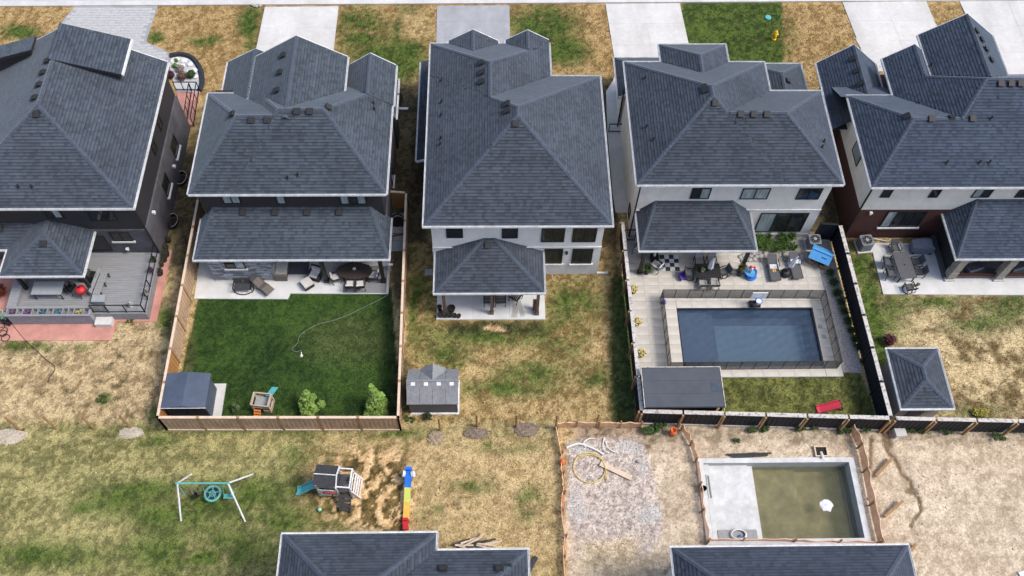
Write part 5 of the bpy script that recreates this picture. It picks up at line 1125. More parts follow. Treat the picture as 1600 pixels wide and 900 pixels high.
# ------------------------------------------------------------------ furniture
def chair(label, group, loc, rz, fm, sm_, name='patio_chair', arms=True, w_=.56, d_=.54, bh=.5, slats=0, cush=None, rock=False, sh_=.42):
    t = thing(name, label, 'chair', loc, rz, group)
    if slats:
        for i in range(slats): yy = -d_/2+(i+.5)*d_/slats; P(sm_, 'seat_slat', t, lambda b: b.box((0, yy, sh_), (w_, d_/slats*.62, .03)))
        for i in range(slats-1): zz = sh_+.1+i*(bh/(slats-1)); P(sm_, 'back_slat', t, lambda b: b.box((0, d_/2+.03+.12*(zz-sh_), zz), (w_, .025, bh/slats*.6)))
    else:
        P(sm_, 'seat', t, lambda b: b.box((0, 0, sh_), (w_, d_, .05))); P(sm_, 'backrest', t, lambda b: b.box((0, d_/2+.08, sh_+bh/2+.02), (w_, .05, bh), rx=-.25))
    for sx in (-1, 1):
        for yy, zt in ((-d_/2, sh_+.2 if arms else sh_), (d_/2+.03, sh_+bh if slats else sh_)):
            P(fm, 'leg', t, lambda b: b.bar((sx*(w_/2+.02), yy, .0), (sx*(w_/2+.02), yy+(.0 if yy < 0 else .1), zt), .045))
        if arms: P(fm, 'armrest', t, lambda b: b.box((sx*(w_/2+.03), -.02, sh_+.21), (.06, d_+.08, .035)))
    P(fm, 'back_frame', t, lambda b: (b.bar((-w_/2, d_/2+.05, sh_), (-w_/2, d_/2+.16, sh_+bh), .035), b.bar((w_/2, d_/2+.05, sh_), (w_/2, d_/2+.16, sh_+bh), .035), b.bar((-w_/2, d_/2+.16, sh_+bh), (w_/2, d_/2+.16, sh_+bh), .035)))
    if cush: P(cush, 'cushion', t, lambda b: b.box((0, -.02, sh_+.06), (w_*.9, d_*.9, .08))); P(cush, 'back_cushion', t, lambda b: b.box((0, d_/2+.03, sh_+.3), (w_*.9, .09, .42), rx=-.25))
    if rock: P(fm, 'swivel_base', t, lambda b: b.tube([(math.cos(q*.3927)*.34, math.sin(q*.3927)*.34, .03) for q in range(16)], .03, closed=True))
    return t
def table(label, loc, rz, w_, d_, h, tm, lm, name='patio_table', oval=False, leg=.07):
    t = thing(name, label, 'table', loc, rz)
    P(tm, 'tabletop', t, (lambda b: b.lathe((0, 0, 0), [(.5, h-.05), (.5, h)], 28, w_, d_)) if oval else (lambda b: b.box((0, 0, h-.025), (w_, d_, .05))))
    k = .3 if oval else .44
    for sx in (-1, 1):
        for sy in (-1, 1): P(lm, 'leg', t, lambda b: b.bar((sx*w_*k, sy*d_*k, 0), (sx*w_*k, sy*d_*k, h-.05), leg))
    P(lm, 'apron', t, lambda b: b.box((0, 0, h-.09), (w_*.8, d_*.75, .08))); return t
Z5 = .05
def at(pxx, pyy, z=Z5): return G(pxx, pyy, z)
# brick house patio
tb = at(1415, 418); 
def at2(pxx, pyy, zz): g = G(pxx, pyy, zz); return Vector((g.x, g.y, Z5))
c0 = at2(1413, 414, .75)
table('grey rectangular dining table on the patio of the brick house', c0, .06, 1.15, 2.2, .74, 'charcoal_sling', 'charcoal')
P('black_metal', 'umbrella_hole', bpy.data.objects['patio_table'], lambda b: b.cyl((0, 0, .75), (0, 0, .757), .06, n=10))
lab = 'grey sling chair pulled up to the rectangular table by the brick house'
for dx, dy, rz, lab in ((-.15, 1.6, .1, 'grey sling chair at the house end of the brick house dining table'), (-.98, .35, 1.5, 'grey sling chair on the lawn side of the brick house table, nearer the wall'), (-.98, -.55, 1.6, 'grey sling chair on the lawn side of the brick house table, farther from the wall'), (1.05, .45, -1.45, 'grey sling chair on the porch side of the brick house table, nearer the grill'), (1.08, -.4, -1.6, 'grey sling chair on the porch side of the brick house table, farther from the grill'), (.1, -1.65, 3.3, 'grey swivel chair at the garden end of the brick house dining table')):
    chair(lab, 'chairs round the brick house table', c0+Vector((dx, dy, 0)), rz if abs(rz) < 3 else rz, 'charcoal', 'charcoal_sling', rock=(dy < -1))
g = at(1437, 391); bq = thing('covered_grill', 'barbecue under a blue-grey fitted cover by the brown brick wall', 'grill', g, -.05)
P('grill_cover', 'cover', bq, lambda b: b.add([(-.75, -.35, 0), (.75, -.35, 0), (.75, .35, 0), (-.75, .35, 0), (-.78, -.36, .75), (.78, -.36, .75), (.78, .36, .75), (-.78, .36, .75), (-.4, -.3, 1.12), (.42, -.3, 1.12), (.42, .25, 1.15), (-.4, .25, 1.15)], [(0,1,5,4), (1,2,6,5), (2,3,7,6), (3,0,4,7), (4,5,9,8), (5,6,10,9), (6,7,11,10), (7,4,8,11), (8,9,10,11)]))
P('grill_cover', 'lid_fold', bq, lambda b: (b.box((-.3, 0, 1.16), (.1, .5, .08)), b.box((.45, -.37, .5), (.16, .03, .6)))); P('black_metal', 'wheel', bq, lambda b: b.cyl((.6, -.38, .1), (.6, -.3, .1), .1, n=10)); P('black_metal', 'wheel', bq, lambda b: b.cyl((-.6, -.38, .1), (-.6, -.3, .1), .1, n=10))
for q, p_ in enumerate(((1427, 448), (1433, 446))):
    g = at(*p_); o = thing('potted_plant', 'small yellow-green potted plant on the patio of the brick house', 'plant', g, 0, 'small pots on the brick house patio'); P('dark_plastic', 'pot', o, lambda b: b.lathe((0, 0, 0), [(.07, 0), (.1, .16), (.08, .15)], 10)); b = MB(); b.usecol = True; leafy(b, (0, 0, .22), .13, .13, .1, 60, .05, (.1, .13, .03), (.28, .3, .1)); b.build('foliage', 'leaf', o)
for q, (p_, lb) in enumerate((((1522, 416), 'blue-grey lounge cushion box under the brick house porch beside the stone pier'), ((1590, 414), 'blue-grey armchair under the brick house porch at the far side of the middle pier'))):
    g = G(p_[0], p_[1], .6); o = thing('lounge_seat', lb, 'seat', (g.x, g.y, .3), .3); P('grill_cover', 'base', o, lambda b: b.box((0, 0, .22), (1.1, .7, .42))); P('grill_cover', 'back', o, lambda b: b.box((0, .32, .55), (1.1, .14, .4))); P('charcoal', 'cushion', o, lambda b: b.box((0, -.05, .46), (1.0, .56, .06)))
# air conditioners
def ac(label, pxx, pyy, w_=.85, h=.85, rz=0, m='ac_grey'):
    g = G(pxx, pyy); t = thing('air_conditioner', label, 'air conditioner', (g.x, g.y, .03), rz)
    P(m, 'casing', t, lambda b: b.prism([(-w_/2+.08, -w_/2), (w_/2-.08, -w_/2), (w_/2, -w_/2+.08), (w_/2, w_/2-.08), (w_/2-.08, w_/2), (-w_/2+.08, w_/2), (-w_/2, w_/2-.08), (-w_/2, -w_/2+.08)], .06, h)); P('concrete', 'pad', t, lambda b: b.box((0, 0, .02), (w_+.2, w_+.2, .08)))
    P('black_metal', 'fan_opening', t, lambda b: b.cyl((0, 0, h+.001), (0, 0, h+.02), w_*.4, n=20)); P('soft_grey', 'fan_hub', t, lambda b: b.cyl((0, 0, h+.02), (0, 0, h+.06), .12, n=12))
    P(m, 'grille_ring', t, lambda b: b.tube([(math.cos(q*.314)*w_*.41, math.sin(q*.314)*w_*.41, h+.025) for q in range(20)], .025, closed=True))
    for q in range(4): P('soft_grey', 'grille_bar', t, lambda b: b.bar((math.cos(q*.785)*w_*.4, math.sin(q*.785)*w_*.4, h+.05), (-math.cos(q*.785)*w_*.4, -math.sin(q*.785)*w_*.4, h+.05), .015))
    return t
ac('air conditioner at the corner of the cream house above the blue-roofed playhouse', 1268, 384); ac('air conditioner in the grass at the corner of the brick house', 1348, 386, .9, .9, .1)
g = G(1374, 376); tag(P('pipe_white', 'ground_pipe', None, lambda b: b.tube([(g.x-.5, g.y+.1, .2), (g.x, g.y, .12), (g.x+.6, g.y-.1, .06), (g.x+.8, g.y+.1, .05)], .03)), 'thin white pipe beside the air conditioner of the brick house', 'pipe')
# pool terrace furniture
PT = .055
def tp(pxx, pyy, z=PT): g = G(pxx, pyy, z); return Vector((g.x, g.y, PT))
c4 = tp(1106, 423, .78); table('black rectangular dining table on the pool terrace', c4, 0, 1.75, 1.15, .76, 'black_metal', 'black_metal')
lab = 'black-framed grey chair at the pool terrace dining table'
for dx, dy, rz, lab in ((-.45, .95, 0, 'black-framed chair on the house side of the terrace table, nearer the chequered mat'), (.45, .95, 0, 'black-framed chair behind the white umbrella on the house side of the terrace table'), (-1.2, -.05, 1.45, 'dark swivel chair at the terrace table end beside the purple toy chair'), (1.22, .1, -1.2, 'dark swivel chair at the terrace table end facing the spiky pot plant'), (-.4, -.85, math.pi, 'grey chair on the pool side of the terrace table, nearer the purple toy'), (.4, -.85, math.pi, 'grey chair on the pool side of the terrace table, nearer the loungers')):
    chair(lab, 'chairs round the pool terrace table', c4+Vector((dx, dy, 0)), rz, 'black_metal', 'charcoal_sling' if abs(dx) > 1 else 'soft_grey', rock=abs(dx) > 1)
def umbrella(label, loc, h=2.3, lean=(0, 0)):
    t = thing('closed_umbrella', label, 'umbrella', loc); top = Vector((lean[0], lean[1], h))
    P('black_metal', 'pole', t, lambda b: b.cyl((0, 0, 0), top, .03, n=8)); b = MB(); n_ = 12; vs_ = []
    for zf, r in ((.38, .10), (.42, .22), (.5, .2), (.62, .17), (.8, .1), (.93, .05), (.98, .02)):
        for i in range(n_): rr = r*(1 if i % 2 else .62); a_ = i*6.283/n_; vs_.append(top*zf+Vector((math.cos(a_)*rr, math.sin(a_)*rr, 0)))
    b.add(vs_, [(j*n_+i, j*n_+(i+1) % n_, (j+1)*n_+(i+1) % n_, (j+1)*n_+i) for j in range(6) for i in range(n_)]); b.build('folded_canopy', 'white_cloth', t)
    P('dark_plastic', 'finial', t, lambda b: b.ball(top+Vector((0, 0, .03)), .04)); return t
umbrella('white closed umbrella standing through the black terrace table', c4+Vector((.12, .05, 0)), 2.5)
o = thing('potted_plant', 'small white pot of greenery on the black terrace table', 'plant', c4+Vector((-.4, -.05, .76))); P('white_metal', 'pot', o, lambda b: b.lathe((0, 0, 0), [(.09, 0), (.13, .18), (.1, .17)], 12)); b = MB(); b.usecol = True; leafy(b, (0, 0, .28), .18, .18, .14, 90, .06, (.05, .09, .02), (.2, .27, .1)); b.build('foliage', 'leaf', o)
# chequered mat
ck = tp(1046, 411); cko = thing('chequered_mat', 'black and white chequered floor mat under the cream house porch', 'mat', ck); 
for i in range(4):
    for j in range(4): P('charcoal' if (i+j) % 2 else 'white_metal', 'square', cko, lambda b: b.bx(-.66+i*.335, -.66+(i+1)*.335-.004, -.66+j*.335, -.66+(j+1)*.335-.004, .002, .014))
wc = chair('white striped chair with black frame at the chequered mat', None, tp(1024, 420), -2.3, 'black_metal', 'white_metal', name='striped_chair', w_=.62, d_=.66, cush='white_metal'); 
for i in (-1, 0): P('black_metal', 'stripe', wc, lambda b: b.box((i*.14, .0, .525), (.05, .55, .012)))
chair('white cushioned armchair at the cream house porch edge by the gate', None, tp(998, 395), 2.6, 'black_metal', 'white_metal', name='armchair', w_=.66, d_=.66, cush='white_metal')
o = thing('side_table', 'black side table with a white figurine beside the chequered mat', 'table', tp(1021, 405)); P('black_metal', 'tabletop', o, lambda b: b.box((0, 0, .45), (.6, .6, .05)));  P('black_metal', 'cabinet', o, lambda b: b.box((0, 0, .22), (.5, .5, .4))); 
tag(P('white_metal', 'figurine', None, lambda b: b.lathe(tp(1021, 405)+Vector((0, 0, .475)), [(.08, 0), (.06, .1), (.1, .2), (.05, .32), (.02, .36)], 10)), 'small white figurine on the black side table', 'figurine')
def potplant(label, pos, r, h, c1, c2, pot='dark_plastic', pr=.2, ph=.4, bl=True, n=140, name='potted_plant', g=None):
    o = thing(name, label, 'plant', pos, 0, g); P(pot, 'pot', o, lambda b: b.lathe((0, 0, 0), [(pr*.75, 0), (pr, ph), (pr*.85, ph-.02)], 12)); P('mulch', 'soil', o, lambda b: b.cyl((0, 0, ph-.05), (0, 0, ph-.03), pr*.84, n=12)); b = MB(); b.usecol = True
    if bl: blades(b, (0, 0, ph-.05), r, h, n, c1, c2, .02)
    else: leafy(b, (0, 0, ph+h*.4), r, r, h*.55, n, .07, c1, c2)
    b.build('foliage', 'leaf', o); return o
potplant('dark grassy pot plant at the foot of the porch post by the chequered mat', tp(1010, 427), .45, .6, (.02, .045, .01), (.08, .12, .03)); potplant('tall dark pot of spiky grass at the porch post by the toy water table', tp(1155, 430), .38, .9, (.03, .04, .012), (.13, .13, .05), pr=.2, ph=.55)
for p_, lb in (((989, 457), 'yellow chrysanthemum pot on the terrace opposite the mesh fence corner'), ((995, 507), 'yellow and rust chrysanthemum pot midway along the pool terrace fence'), ((1001, 556), 'yellow chrysanthemum pot beside the pool cabana')):
    o = potplant(lb, tp(*p_), .33, .36, (.10, .04, .012), (.16, .1, .03), bl=False, n=120, ph=.3); b = MB(); b.usecol = True; leafy(b, (0, 0, .5), .38, .38, .28, 170, .06, (.55, .42, .12), (.75, .65, .3)); b.build('flowers', 'leaf', o)
o = thing('toy_water_table', 'round blue toy water table with red and white pieces on the pool terrace', 'toy', tp(1171, 430)); P('sky_blue', 'basin', o, lambda b: b.lathe((0, 0, 0), [(.3, .3), (.42, .36), (.44, .5), (.4, .5), (.36, .4)], 18)); P('toy_blue', 'lower_basin', o, lambda b: b.lathe((.05, -.1, 0), [(.3, .0), (.4, .05), (.42, .16), (.37, .15)], 16)); P('white_metal', 'tower', o, lambda b: (b.cyl((0, 0, .4), (0, 0, .9), .07), b.cyl((-.2, .1, .4), (-.2, .1, .7), .06))); P('toy_red', 'spinner', o, lambda b: (b.box((.1, .1, .8), (.3, .12, .18), rz=.5), b.ball((-.1, .1, .92), .12)))
for a_ in range(3): P('white_metal', 'leg', o, lambda b: b.bar((math.cos(a_*2.1)*.33, math.sin(a_*2.1)*.33, 0), (math.cos(a_*2.1)*.3, math.sin(a_*2.1)*.3, .35), .06))
o = thing('toy_chair', 'small purple plastic toy chair on the pool terrace', 'toy', tp(1066, 435), .3); P('purple', 'seat', o, lambda b: b.box((0, 0, .24), (.42, .4, .06))); P('purple', 'backrest', o, lambda b: b.box((0, .2, .44), (.42, .06, .36))); 
for sx in (-1, 1): P('purple', 'side', o, lambda b: b.box((sx*.2, 0, .2), (.05, .42, .4)))
o = tag(P('purple', 'goggles_case', None, lambda b: (b.box((0, 0, .12), (.26, .2, .2)), b.ball((.0, .05, .28), .12, .1, .1))), 'purple pool toy inside the corner of the mesh fence', 'toy'); o.location = tp(1037, 474)
def lounger(label, pos, rz=0, towel=None):
    t = thing('sun_lounger', label, 'sun lounger', pos, rz, None); P('charcoal_sling', 'bed', t, lambda b: b.box((0, -.45, .33), (.66, 1.3, .05))); P('charcoal_sling', 'backrest', t, lambda b: b.box((0, .52, .52), (.66, .82, .05), rx=.5))
    for sx in (-1, 1):
        P('charcoal', 'side_rail', t, lambda b: b.bar((sx*.35, -1.1, .33), (sx*.35, .25, .33), .05)); P('charcoal', 'armrest', t, lambda b: b.bar((sx*.4, -.1, .55), (sx*.4, .5, .6), .05))
        for yy in (-.95, .2): P('charcoal', 'leg', t, lambda b: b.bar((sx*.35, yy, 0), (sx*.35, yy, .33), .05))
    return t
l1 = tp(1206, 421); lounger('grey sun lounger with a small folded towel beside the toy water table', l1, .04); tag(P('white_cloth', 'towel', None, lambda b: b.box(l1+Vector((0, .0, .385)), (.5, .36, .05))), 'folded white towel on the grey sun lounger', 'towel'); tag(P('toy_yellow', 'sandal', None, lambda b: (b.box(l1+Vector((-.05, -.32, .375)), (.1, .24, .03)), b.box(l1+Vector((.09, -.3, .375)), (.1, .24, .03)))), 'tan sandals resting on the grey sun lounger', 'sandals')
l2 = tp(1240, 418); lounger('grey sun lounger partly under the leaning white umbrella', l2, .06); tag(P('white_cloth', 'towel', None, lambda b: (b.box(l2+Vector((.05, .25, .43)), (.7, .3, .05), rx=.4), b.box(l2+Vector((-.38, .25, .25)), (.03, .3, .4)))), 'white towel draped across the lounger by the umbrella', 'towel')
umbrella('white closed umbrella leaning over the sun loungers', tp(1226, 428), 2.4, (.35, .1)); b_ = tp(1226, 429); o = thing('umbrella_base', 'squat black umbrella stand between the two sun loungers', 'stand', b_); P('black_metal', 'block', o, lambda b: b.lathe((0, 0, 0), [(.34, 0), (.36, .3), (.26, .42), (.1, .46)], 8)); P('black_metal', 'collar', o, lambda b: b.cyl((0, 0, .46), (0, 0, .7), .05))
# blue roofed playhouse
o = thing('playhouse', 'small cedar playhouse with a bright blue roof at the end of the gravel strip', 'playhouse', G(1277, 409), -.5)
for sx in (-1, 1): P('cedar', 'side_wall', o, lambda b: (b.bx(sx*.62-.03, sx*.62+.03, -.5, .5, 0, .4), b.bx(sx*.62-.03, sx*.62+.03, -.5, -.36, .4, .95), b.bx(sx*.62-.03, sx*.62+.03, .36, .5, .4, .95)))
P('cedar', 'back_wall', o, lambda b: b.bx(-.6, .6, .44, .5, 0, .95)); P('cedar', 'front_wall', o, lambda b: (b.bx(-.59, -.2, -.5, -.44, 0, .45), b.bx(.2, .59, -.5, -.44, 0, .45), b.bx(-.59, -.5, -.5, -.44, .45, .95), b.bx(.5, .59, -.5, -.44, .45, .95))); P('mulch', 'floor', o, lambda b: b.bx(-.58, .58, -.43, .43, 0, .04))
P('sky_blue', 'roof', o, lambda b: b.add([(-.75, -.65, .92), (.75, -.65, .92), (.75, .65, .92), (-.75, .65, .92), (-.75, 0, 1.3), (.75, 0, 1.3)], [(0, 1, 5, 4), (2, 3, 4, 5), (0, 4, 3), (1, 2, 5)])); P('sky_blue', 'ridge', o, lambda b: (b.box((0, 0, 1.31), (1.5, .16, .06)), b.box((.3, -.3, 1.18), (.3, .1, .08)))) 
tag(P('beige_plastic', 'loose_plank', None, lambda b: b.prism([(G(1271, 421).x, G(1271, 421).y), (G(1258, 398).x, G(1258, 398).y), (G(1266, 393).x, G(1266, 393).y), (G(1280, 420).x, G(1280, 420).y)], .03, .09)), 'brown plank beside the blue-roofed playhouse', 'board')
# red slide on the pool lawn
o = thing('toy_slide', 'red toddler slide on the pool yard lawn', 'slide', G(1298, 638), .12)
P('toy_pinkred', 'chute', o, lambda b: b.add([(-.75, -.22, .08), (.45, -.22, .62), (.45, .22, .62), (-.75, .22, .08), (-.95, -.22, .05), (-.95, .22, .05)], [(0, 1, 2, 3), (4, 0, 3, 5)])); 
for sy in (-1, 1): P('toy_pinkred', 'side_lip', o, lambda b: (b.bar((-.75, sy*.24, .13), (.45, sy*.24, .67), .06, .12), b.bar((-.95, sy*.24, .1), (-.75, sy*.24, .13), .06, .1)))
P('black_metal', 'ladder', o, lambda b: (b.bar((.45, -.22, .65), (.75, -.22, 0), .07), b.bar((.45, .22, .65), (.75, .22, 0), .07), b.box((.55, 0, .42), (.08, .44, .04)), b.box((.65, 0, .22), (.08, .44, .04))))
# ---- white house porch
ch = 'tall black slatted chair side by side with its twin under the white house porch'
for p_ in ((764, 474), (782, 474)): chair(ch, 'pair of slatted porch chairs', G(*p_, .06), 0, 'black_metal', 'wicker', name='slatted_chair', slats=5, w_=.62, d_=.6, bh=.55, sh_=.5)
chair('turned black slatted chair beside the damp patch on the porch', None, G(805, 468, .06), -2.2, 'black_metal', 'wicker', name='slatted_chair', slats=5, w_=.62, d_=.6, bh=.5)
o = thing('plant_stand', 'narrow dark plant stand against the right porch post of the white house', 'stand', G(835.5, 484, .06)); P('brown_post', 'upright', o, lambda b: (b.bar((-.12, .15, 0), (-.12, .15, 1.2), .04), b.bar((.12, .15, 0), (.12, .15, 1.2), .04), b.bar((-.12, -.3, 0), (-.12, .15, 1.2), .03), b.bar((.12, -.3, 0), (.12, .15, 1.2), .03)))
for i in range(4): P('wicker', 'shelf', o, lambda b: b.box((0, .0+.05*i, .2+.28*i), (.3, .36-.06*i, .03)))
PR_ = [(.12, 0), (.17, .26), (.175, .28), (.14, .27), (.13, .22)]
bp_ = MB(); bp_.lathe((0, 0, 0), PR_, 14); bpm = bp_.mesh('plant_pot', 'black_metal'); so_ = MB(); so_.cyl((0, 0, .2), (0, 0, .225), .135, n=14); som = so_.mesh('soil', 'mulch')
for q, (xx, yy, s_) in enumerate(((687, 482, 1.0), (688, 487, .8), (688, 494, 1.15), (695, 494.5, 1.1), (702.5, 494.5, 1.05), (710, 495, 1.0), (717, 495.5, .9), (705.5, 486, 1.6))):
    o = link('plant_pot', bpm); tag(o, 'large empty black plant pot on the white house patio behind the row' if q == 7 else 'empty black plant pot in the cluster at the left porch post', 'pot', None if q == 7 else 'row of black plant pots'); o.location = G(xx, yy, .06); o.scale = (s_,)*3; link('soil', som, o)
o = tag(P('soft_grey', 'side_step', None, lambda b: (b.box((0, 0, .15), (.8, .5, .06)), b.box((-.3, 0, .06), (.1, .5, .18)), b.box((.3, 0, .06), (.1, .5, .18)))), 'small pale step at the left side of the white house porch', 'step'); o.location = G(673, 427)
# ---- dark-sided house patio
Z2 = .055
o = tag(P('rug_grey', 'outdoor_rug', None, lambda b: b.bx(0, 3.0, 0, 2.2, 0, .012)), 'large grey rug under the oval wicker dining table', 'rug'); g = G(536, 454, Z2); o.location = (g.x, g.y-.2, Z2)
o = tag(P('rug_dark', 'outdoor_rug', None, lambda b: b.bx(0, 1.5, 0, 2.1, 0, .012)), 'charcoal rug beside the brown wicker sofa', 'rug'); g = G(448, 429, Z2); o.location = (g.x, g.y, Z2)
tc = G(554, 424, .7); tc.z = Z2+.013; table('dark oval wicker dining table on the grey rug', tc, 0, 2.5, 1.35, .72, 'wicker', 'wicker', name='oval_table', oval=True, leg=.12)
tag(P('white_metal', 'candle_bowl', None, lambda b: b.lathe(tc+Vector((0, .1, .72)), [(.05, 0), (.12, .1), (.09, .09)], 12)), 'small white bowl on the oval wicker table', 'bowl')
for dx, dy, rz, lab in ((-1.25, -.35, 1.9, 'cushioned wicker chair at the armchair end of the oval table'), (-.25, -.95, math.pi, 'cushioned wicker chair on the lawn side of the oval table, nearer the armchair'), (.45, -.95, math.pi+.1, 'cushioned wicker chair on the lawn side of the oval table, nearer the fence'), (1.3, -.25, -1.7, 'cushioned wicker chair at the fence end of the oval table'), (.1, 1.0, 0, 'wicker chair on the house side of the oval table')): chair(lab, 'wicker chairs round the oval table', tc+Vector((dx, dy, 0)), rz, 'wicker', 'wicker', name='wicker_chair', cush='cushion', bh=.42)
o = thing('wicker_sofa', 'pale-cushioned brown wicker sofa end under the dark house porch', 'sofa', G(441, 430, Z2), math.pi/2); P('wicker_grey', 'base', o, lambda b: b.box((.55, 0, .2), (1.8, .8, .36))); P('wicker_grey', 'arm', o, lambda b: b.box((-.42, 0, .36), (.16, .85, .64))); P('wicker_grey', 'back', o, lambda b: b.box((.5, .42, .42), (1.9, .16, .78))); P('cushion', 'seat_cushion', o, lambda b: b.box((.5, -.05, .44), (1.6, .7, .14))); P('cushion', 'back_cushion', o, lambda b: b.box((.5, .28, .66), (1.6, .16, .36)))
o = thing('wicker_armchair', 'brown wicker armchair with pale cushions near the middle porch post', 'armchair', G(494, 432, Z2), -.35); P('wicker', 'base', o, lambda b: b.box((0, 0, .2), (.85, .8, .36))); P('wicker', 'back', o, lambda b: b.box((0, .38, .5), (.85, .14, .7)));  P('cushion', 'seat_cushion', o, lambda b: b.box((0, -.06, .44), (.62, .62, .13))); P('cushion', 'back_cushion', o, lambda b: b.box((0, .26, .66), (.62, .16, .36)))
for sx in (-1, 1): P('wicker', 'arm', o, lambda b: b.box((sx*.38, 0, .45), (.13, .75, .2)))
o = thing('ottoman', 'square wicker ottoman with pale cushion in front of the armchair', 'ottoman', G(481, 446, Z2), .65); P('wicker', 'base', o, lambda b: b.box((0, 0, .18), (.72, .72, .32))); P('cushion', 'cushion', o, lambda b: b.box((0, 0, .4), (.7, .7, .13)))
o = thing('loveseat', 'black metal loveseat against the stone-clad wall', 'loveseat', G(382, 452, Z2)); P('charcoal', 'seat', o, lambda b: (b.box((-.3, 0, .4), (.56, .56, .06)), b.box((.3, 0, .4), (.56, .56, .06)))); P('charcoal', 'backrest', o, lambda b: (b.box((-.3, .3, .68), (.56, .06, .5), rx=-.2), b.box((.3, .3, .68), (.56, .06, .5), rx=-.2))); P('black_metal', 'runner', o, lambda b: (b.tube([(math.cos(q*.314)*.68, -.05+math.sin(q*.314)*.42, .1) for q in range(20)], .03, closed=True), b.bar((-.62, -.3, .1), (-.62, -.3, .6), .04), b.bar((.62, -.3, .1), (.62, -.3, .6), .04), b.bar((-.62, .3, .1), (-.62, .3, .95), .04), b.bar((.62, .3, .1), (.62, .3, .95), .04)))
for sx in (-1, 1): P('black_metal', 'armrest', o, lambda b: b.box((sx*.63, 0, .61), (.06, .65, .04)))
o = thing('zero_gravity_chair', 'reclined grey sling chair angled on the patio beside the black loveseat', 'recliner', G(413, 452, Z2), .9); P('wicker_grey', 'sling', o, lambda b: b.add([(-.28, -.75, .35), (.28, -.75, .35), (.28, -.15, .5), (-.28, -.15, .5), (.28, .2, .36), (-.28, .2, .36), (.28, .85, .9), (-.28, .85, .9)], [(0, 1, 2, 3), (3, 2, 4, 5), (5, 4, 6, 7)])); P('charcoal', 'frame', o, lambda b: [b.tube([(sx*.31, -.78, .35), (sx*.31, -.15, .5), (sx*.31, .2, .36), (sx*.31, .88, .92)], .025) for sx in (-1, 1)]); P('charcoal', 'headrest', o, lambda b: b.box((0, .72, .83), (.5, .22, .06), rx=.7))
for sx in (-1, 1): P('charcoal', 'leg', o, lambda b: (b.bar((sx*.31, -.5, 0), (sx*.31, .35, .55), .03), b.bar((sx*.31, .5, 0), (sx*.31, -.35, .55), .03)))
tag(P('soft_grey', 'garden_hose', None, lambda b: b.tube([p_+Vector((0, 0, .03)) for p_ in bez([G(*q) for q in ((607, 461), (570, 480), (530, 498), (495, 508), (470, 523), (465, 536), (457, 545), (462, 550), (472, 547))], 6)], .011, 5)), 'thin pale garden hose trailing over the lush lawn', 'hose')
tag(P('pipe_white', 'sprinkler', None, lambda b: (b.lathe(G(471, 556), [(.1, 0), (.1, .06), (.04, .1), (.02, .2)], 8), b.bar(G(471, 550, .03), G(471, 556, .1), .05))), 'small white sprinkler at the end of the lawn hose', 'sprinkler')
tag(P('white_metal', 'garden_tap', None, lambda b: (b.bar(G(611, 423), G(611, 423)+Vector((0, 0, .8)), .06), b.box(G(611, 423)+Vector((.05, 0, .82)), (.3, .12, .1)))), 'white garden tap post beside the wooden fence', 'tap')
o = thing('egress_well', 'dark window well sunk beside the dark-sided house inside the fence', 'window well', G(621, 347)); P('black_metal', 'liner', o, lambda b: b.lathe((0, 0, 0), [(.5, -.3), (.5, .15), (.46, .15), (.46, -.3)], 14, 1, 1.4)); P('mulch', 'pit', o, lambda b: b.cyl((0, 0, .01), (0, 0, .06), .46, n=12))
o = thing('stone_step', 'rough grey stone step in the fenced side passage', 'step', G(620, 362)); P('rock', 'slab', o, lambda b: (b.box((0, 0, .12), (.95, .5, .2)), b.box((0, -.55, .06), (.95, .45, .1)))); P('black_metal', 'handrail', o, lambda b: (b.bar((-.5, -.8, .5), (.5, -.6, .55), .06), b.bar((-.5, -.9, 0), (-.5, -.8, .5), .05)))
# climbing cube on the lush lawn
o = thing('climbing_cube', 'beige toddler climbing cube with teal slide and orange steps', 'play structure', G(413, 634), -.12)
for sx in (-1, 1): P('beige_plastic', 'side_panel', o, lambda b: (b.bx(sx*.55-.05, sx*.55+.05, -.45, .45, 0, .3), b.bx(sx*.55-.05, sx*.55+.05, -.45, .45, .85, 1.05), b.bx(sx*.55-.05, sx*.55+.05, -.45, -.3, .3, .85), b.bx(sx*.55-.05, sx*.55+.05, .3, .45, .3, .85)))
P('beige_plastic', 'front_panel', o, lambda b: (b.bx(-.5, .5, -.47, -.4, .8, 1.05), b.bx(.12, .5, -.47, -.4, 0, .35))); P('beige_plastic', 'back_panel', o, lambda b: (b.bx(-.5, .5, .4, .47, .85, 1.05), b.bx(-.5, -.05, .4, .47, 0, .5))); P('soft_grey', 'platform', o, lambda b: b.bx(-.5, .5, -.4, .4, .46, .52))
P('teal', 'slide', o, lambda b: b.add([(.05, .45, .56), (.5, .45, .56), (.62, 1.35, .06), (.2, 1.35, .06), (.05, .45, .48), (.5, .45, .48)], [(0, 1, 2, 3), (0, 4, 5, 1)])); P('toy_orange', 'ladder', o, lambda b: [b.box((-.22, -.55-.13*i, .45-.14*i), (.42, .12, .06)) for i in range(4)]+[b.bar((-.22+sx*.2, -.48, .5), (-.22+sx*.2, -1.0, 0), .05) for sx in (-1, 1)])
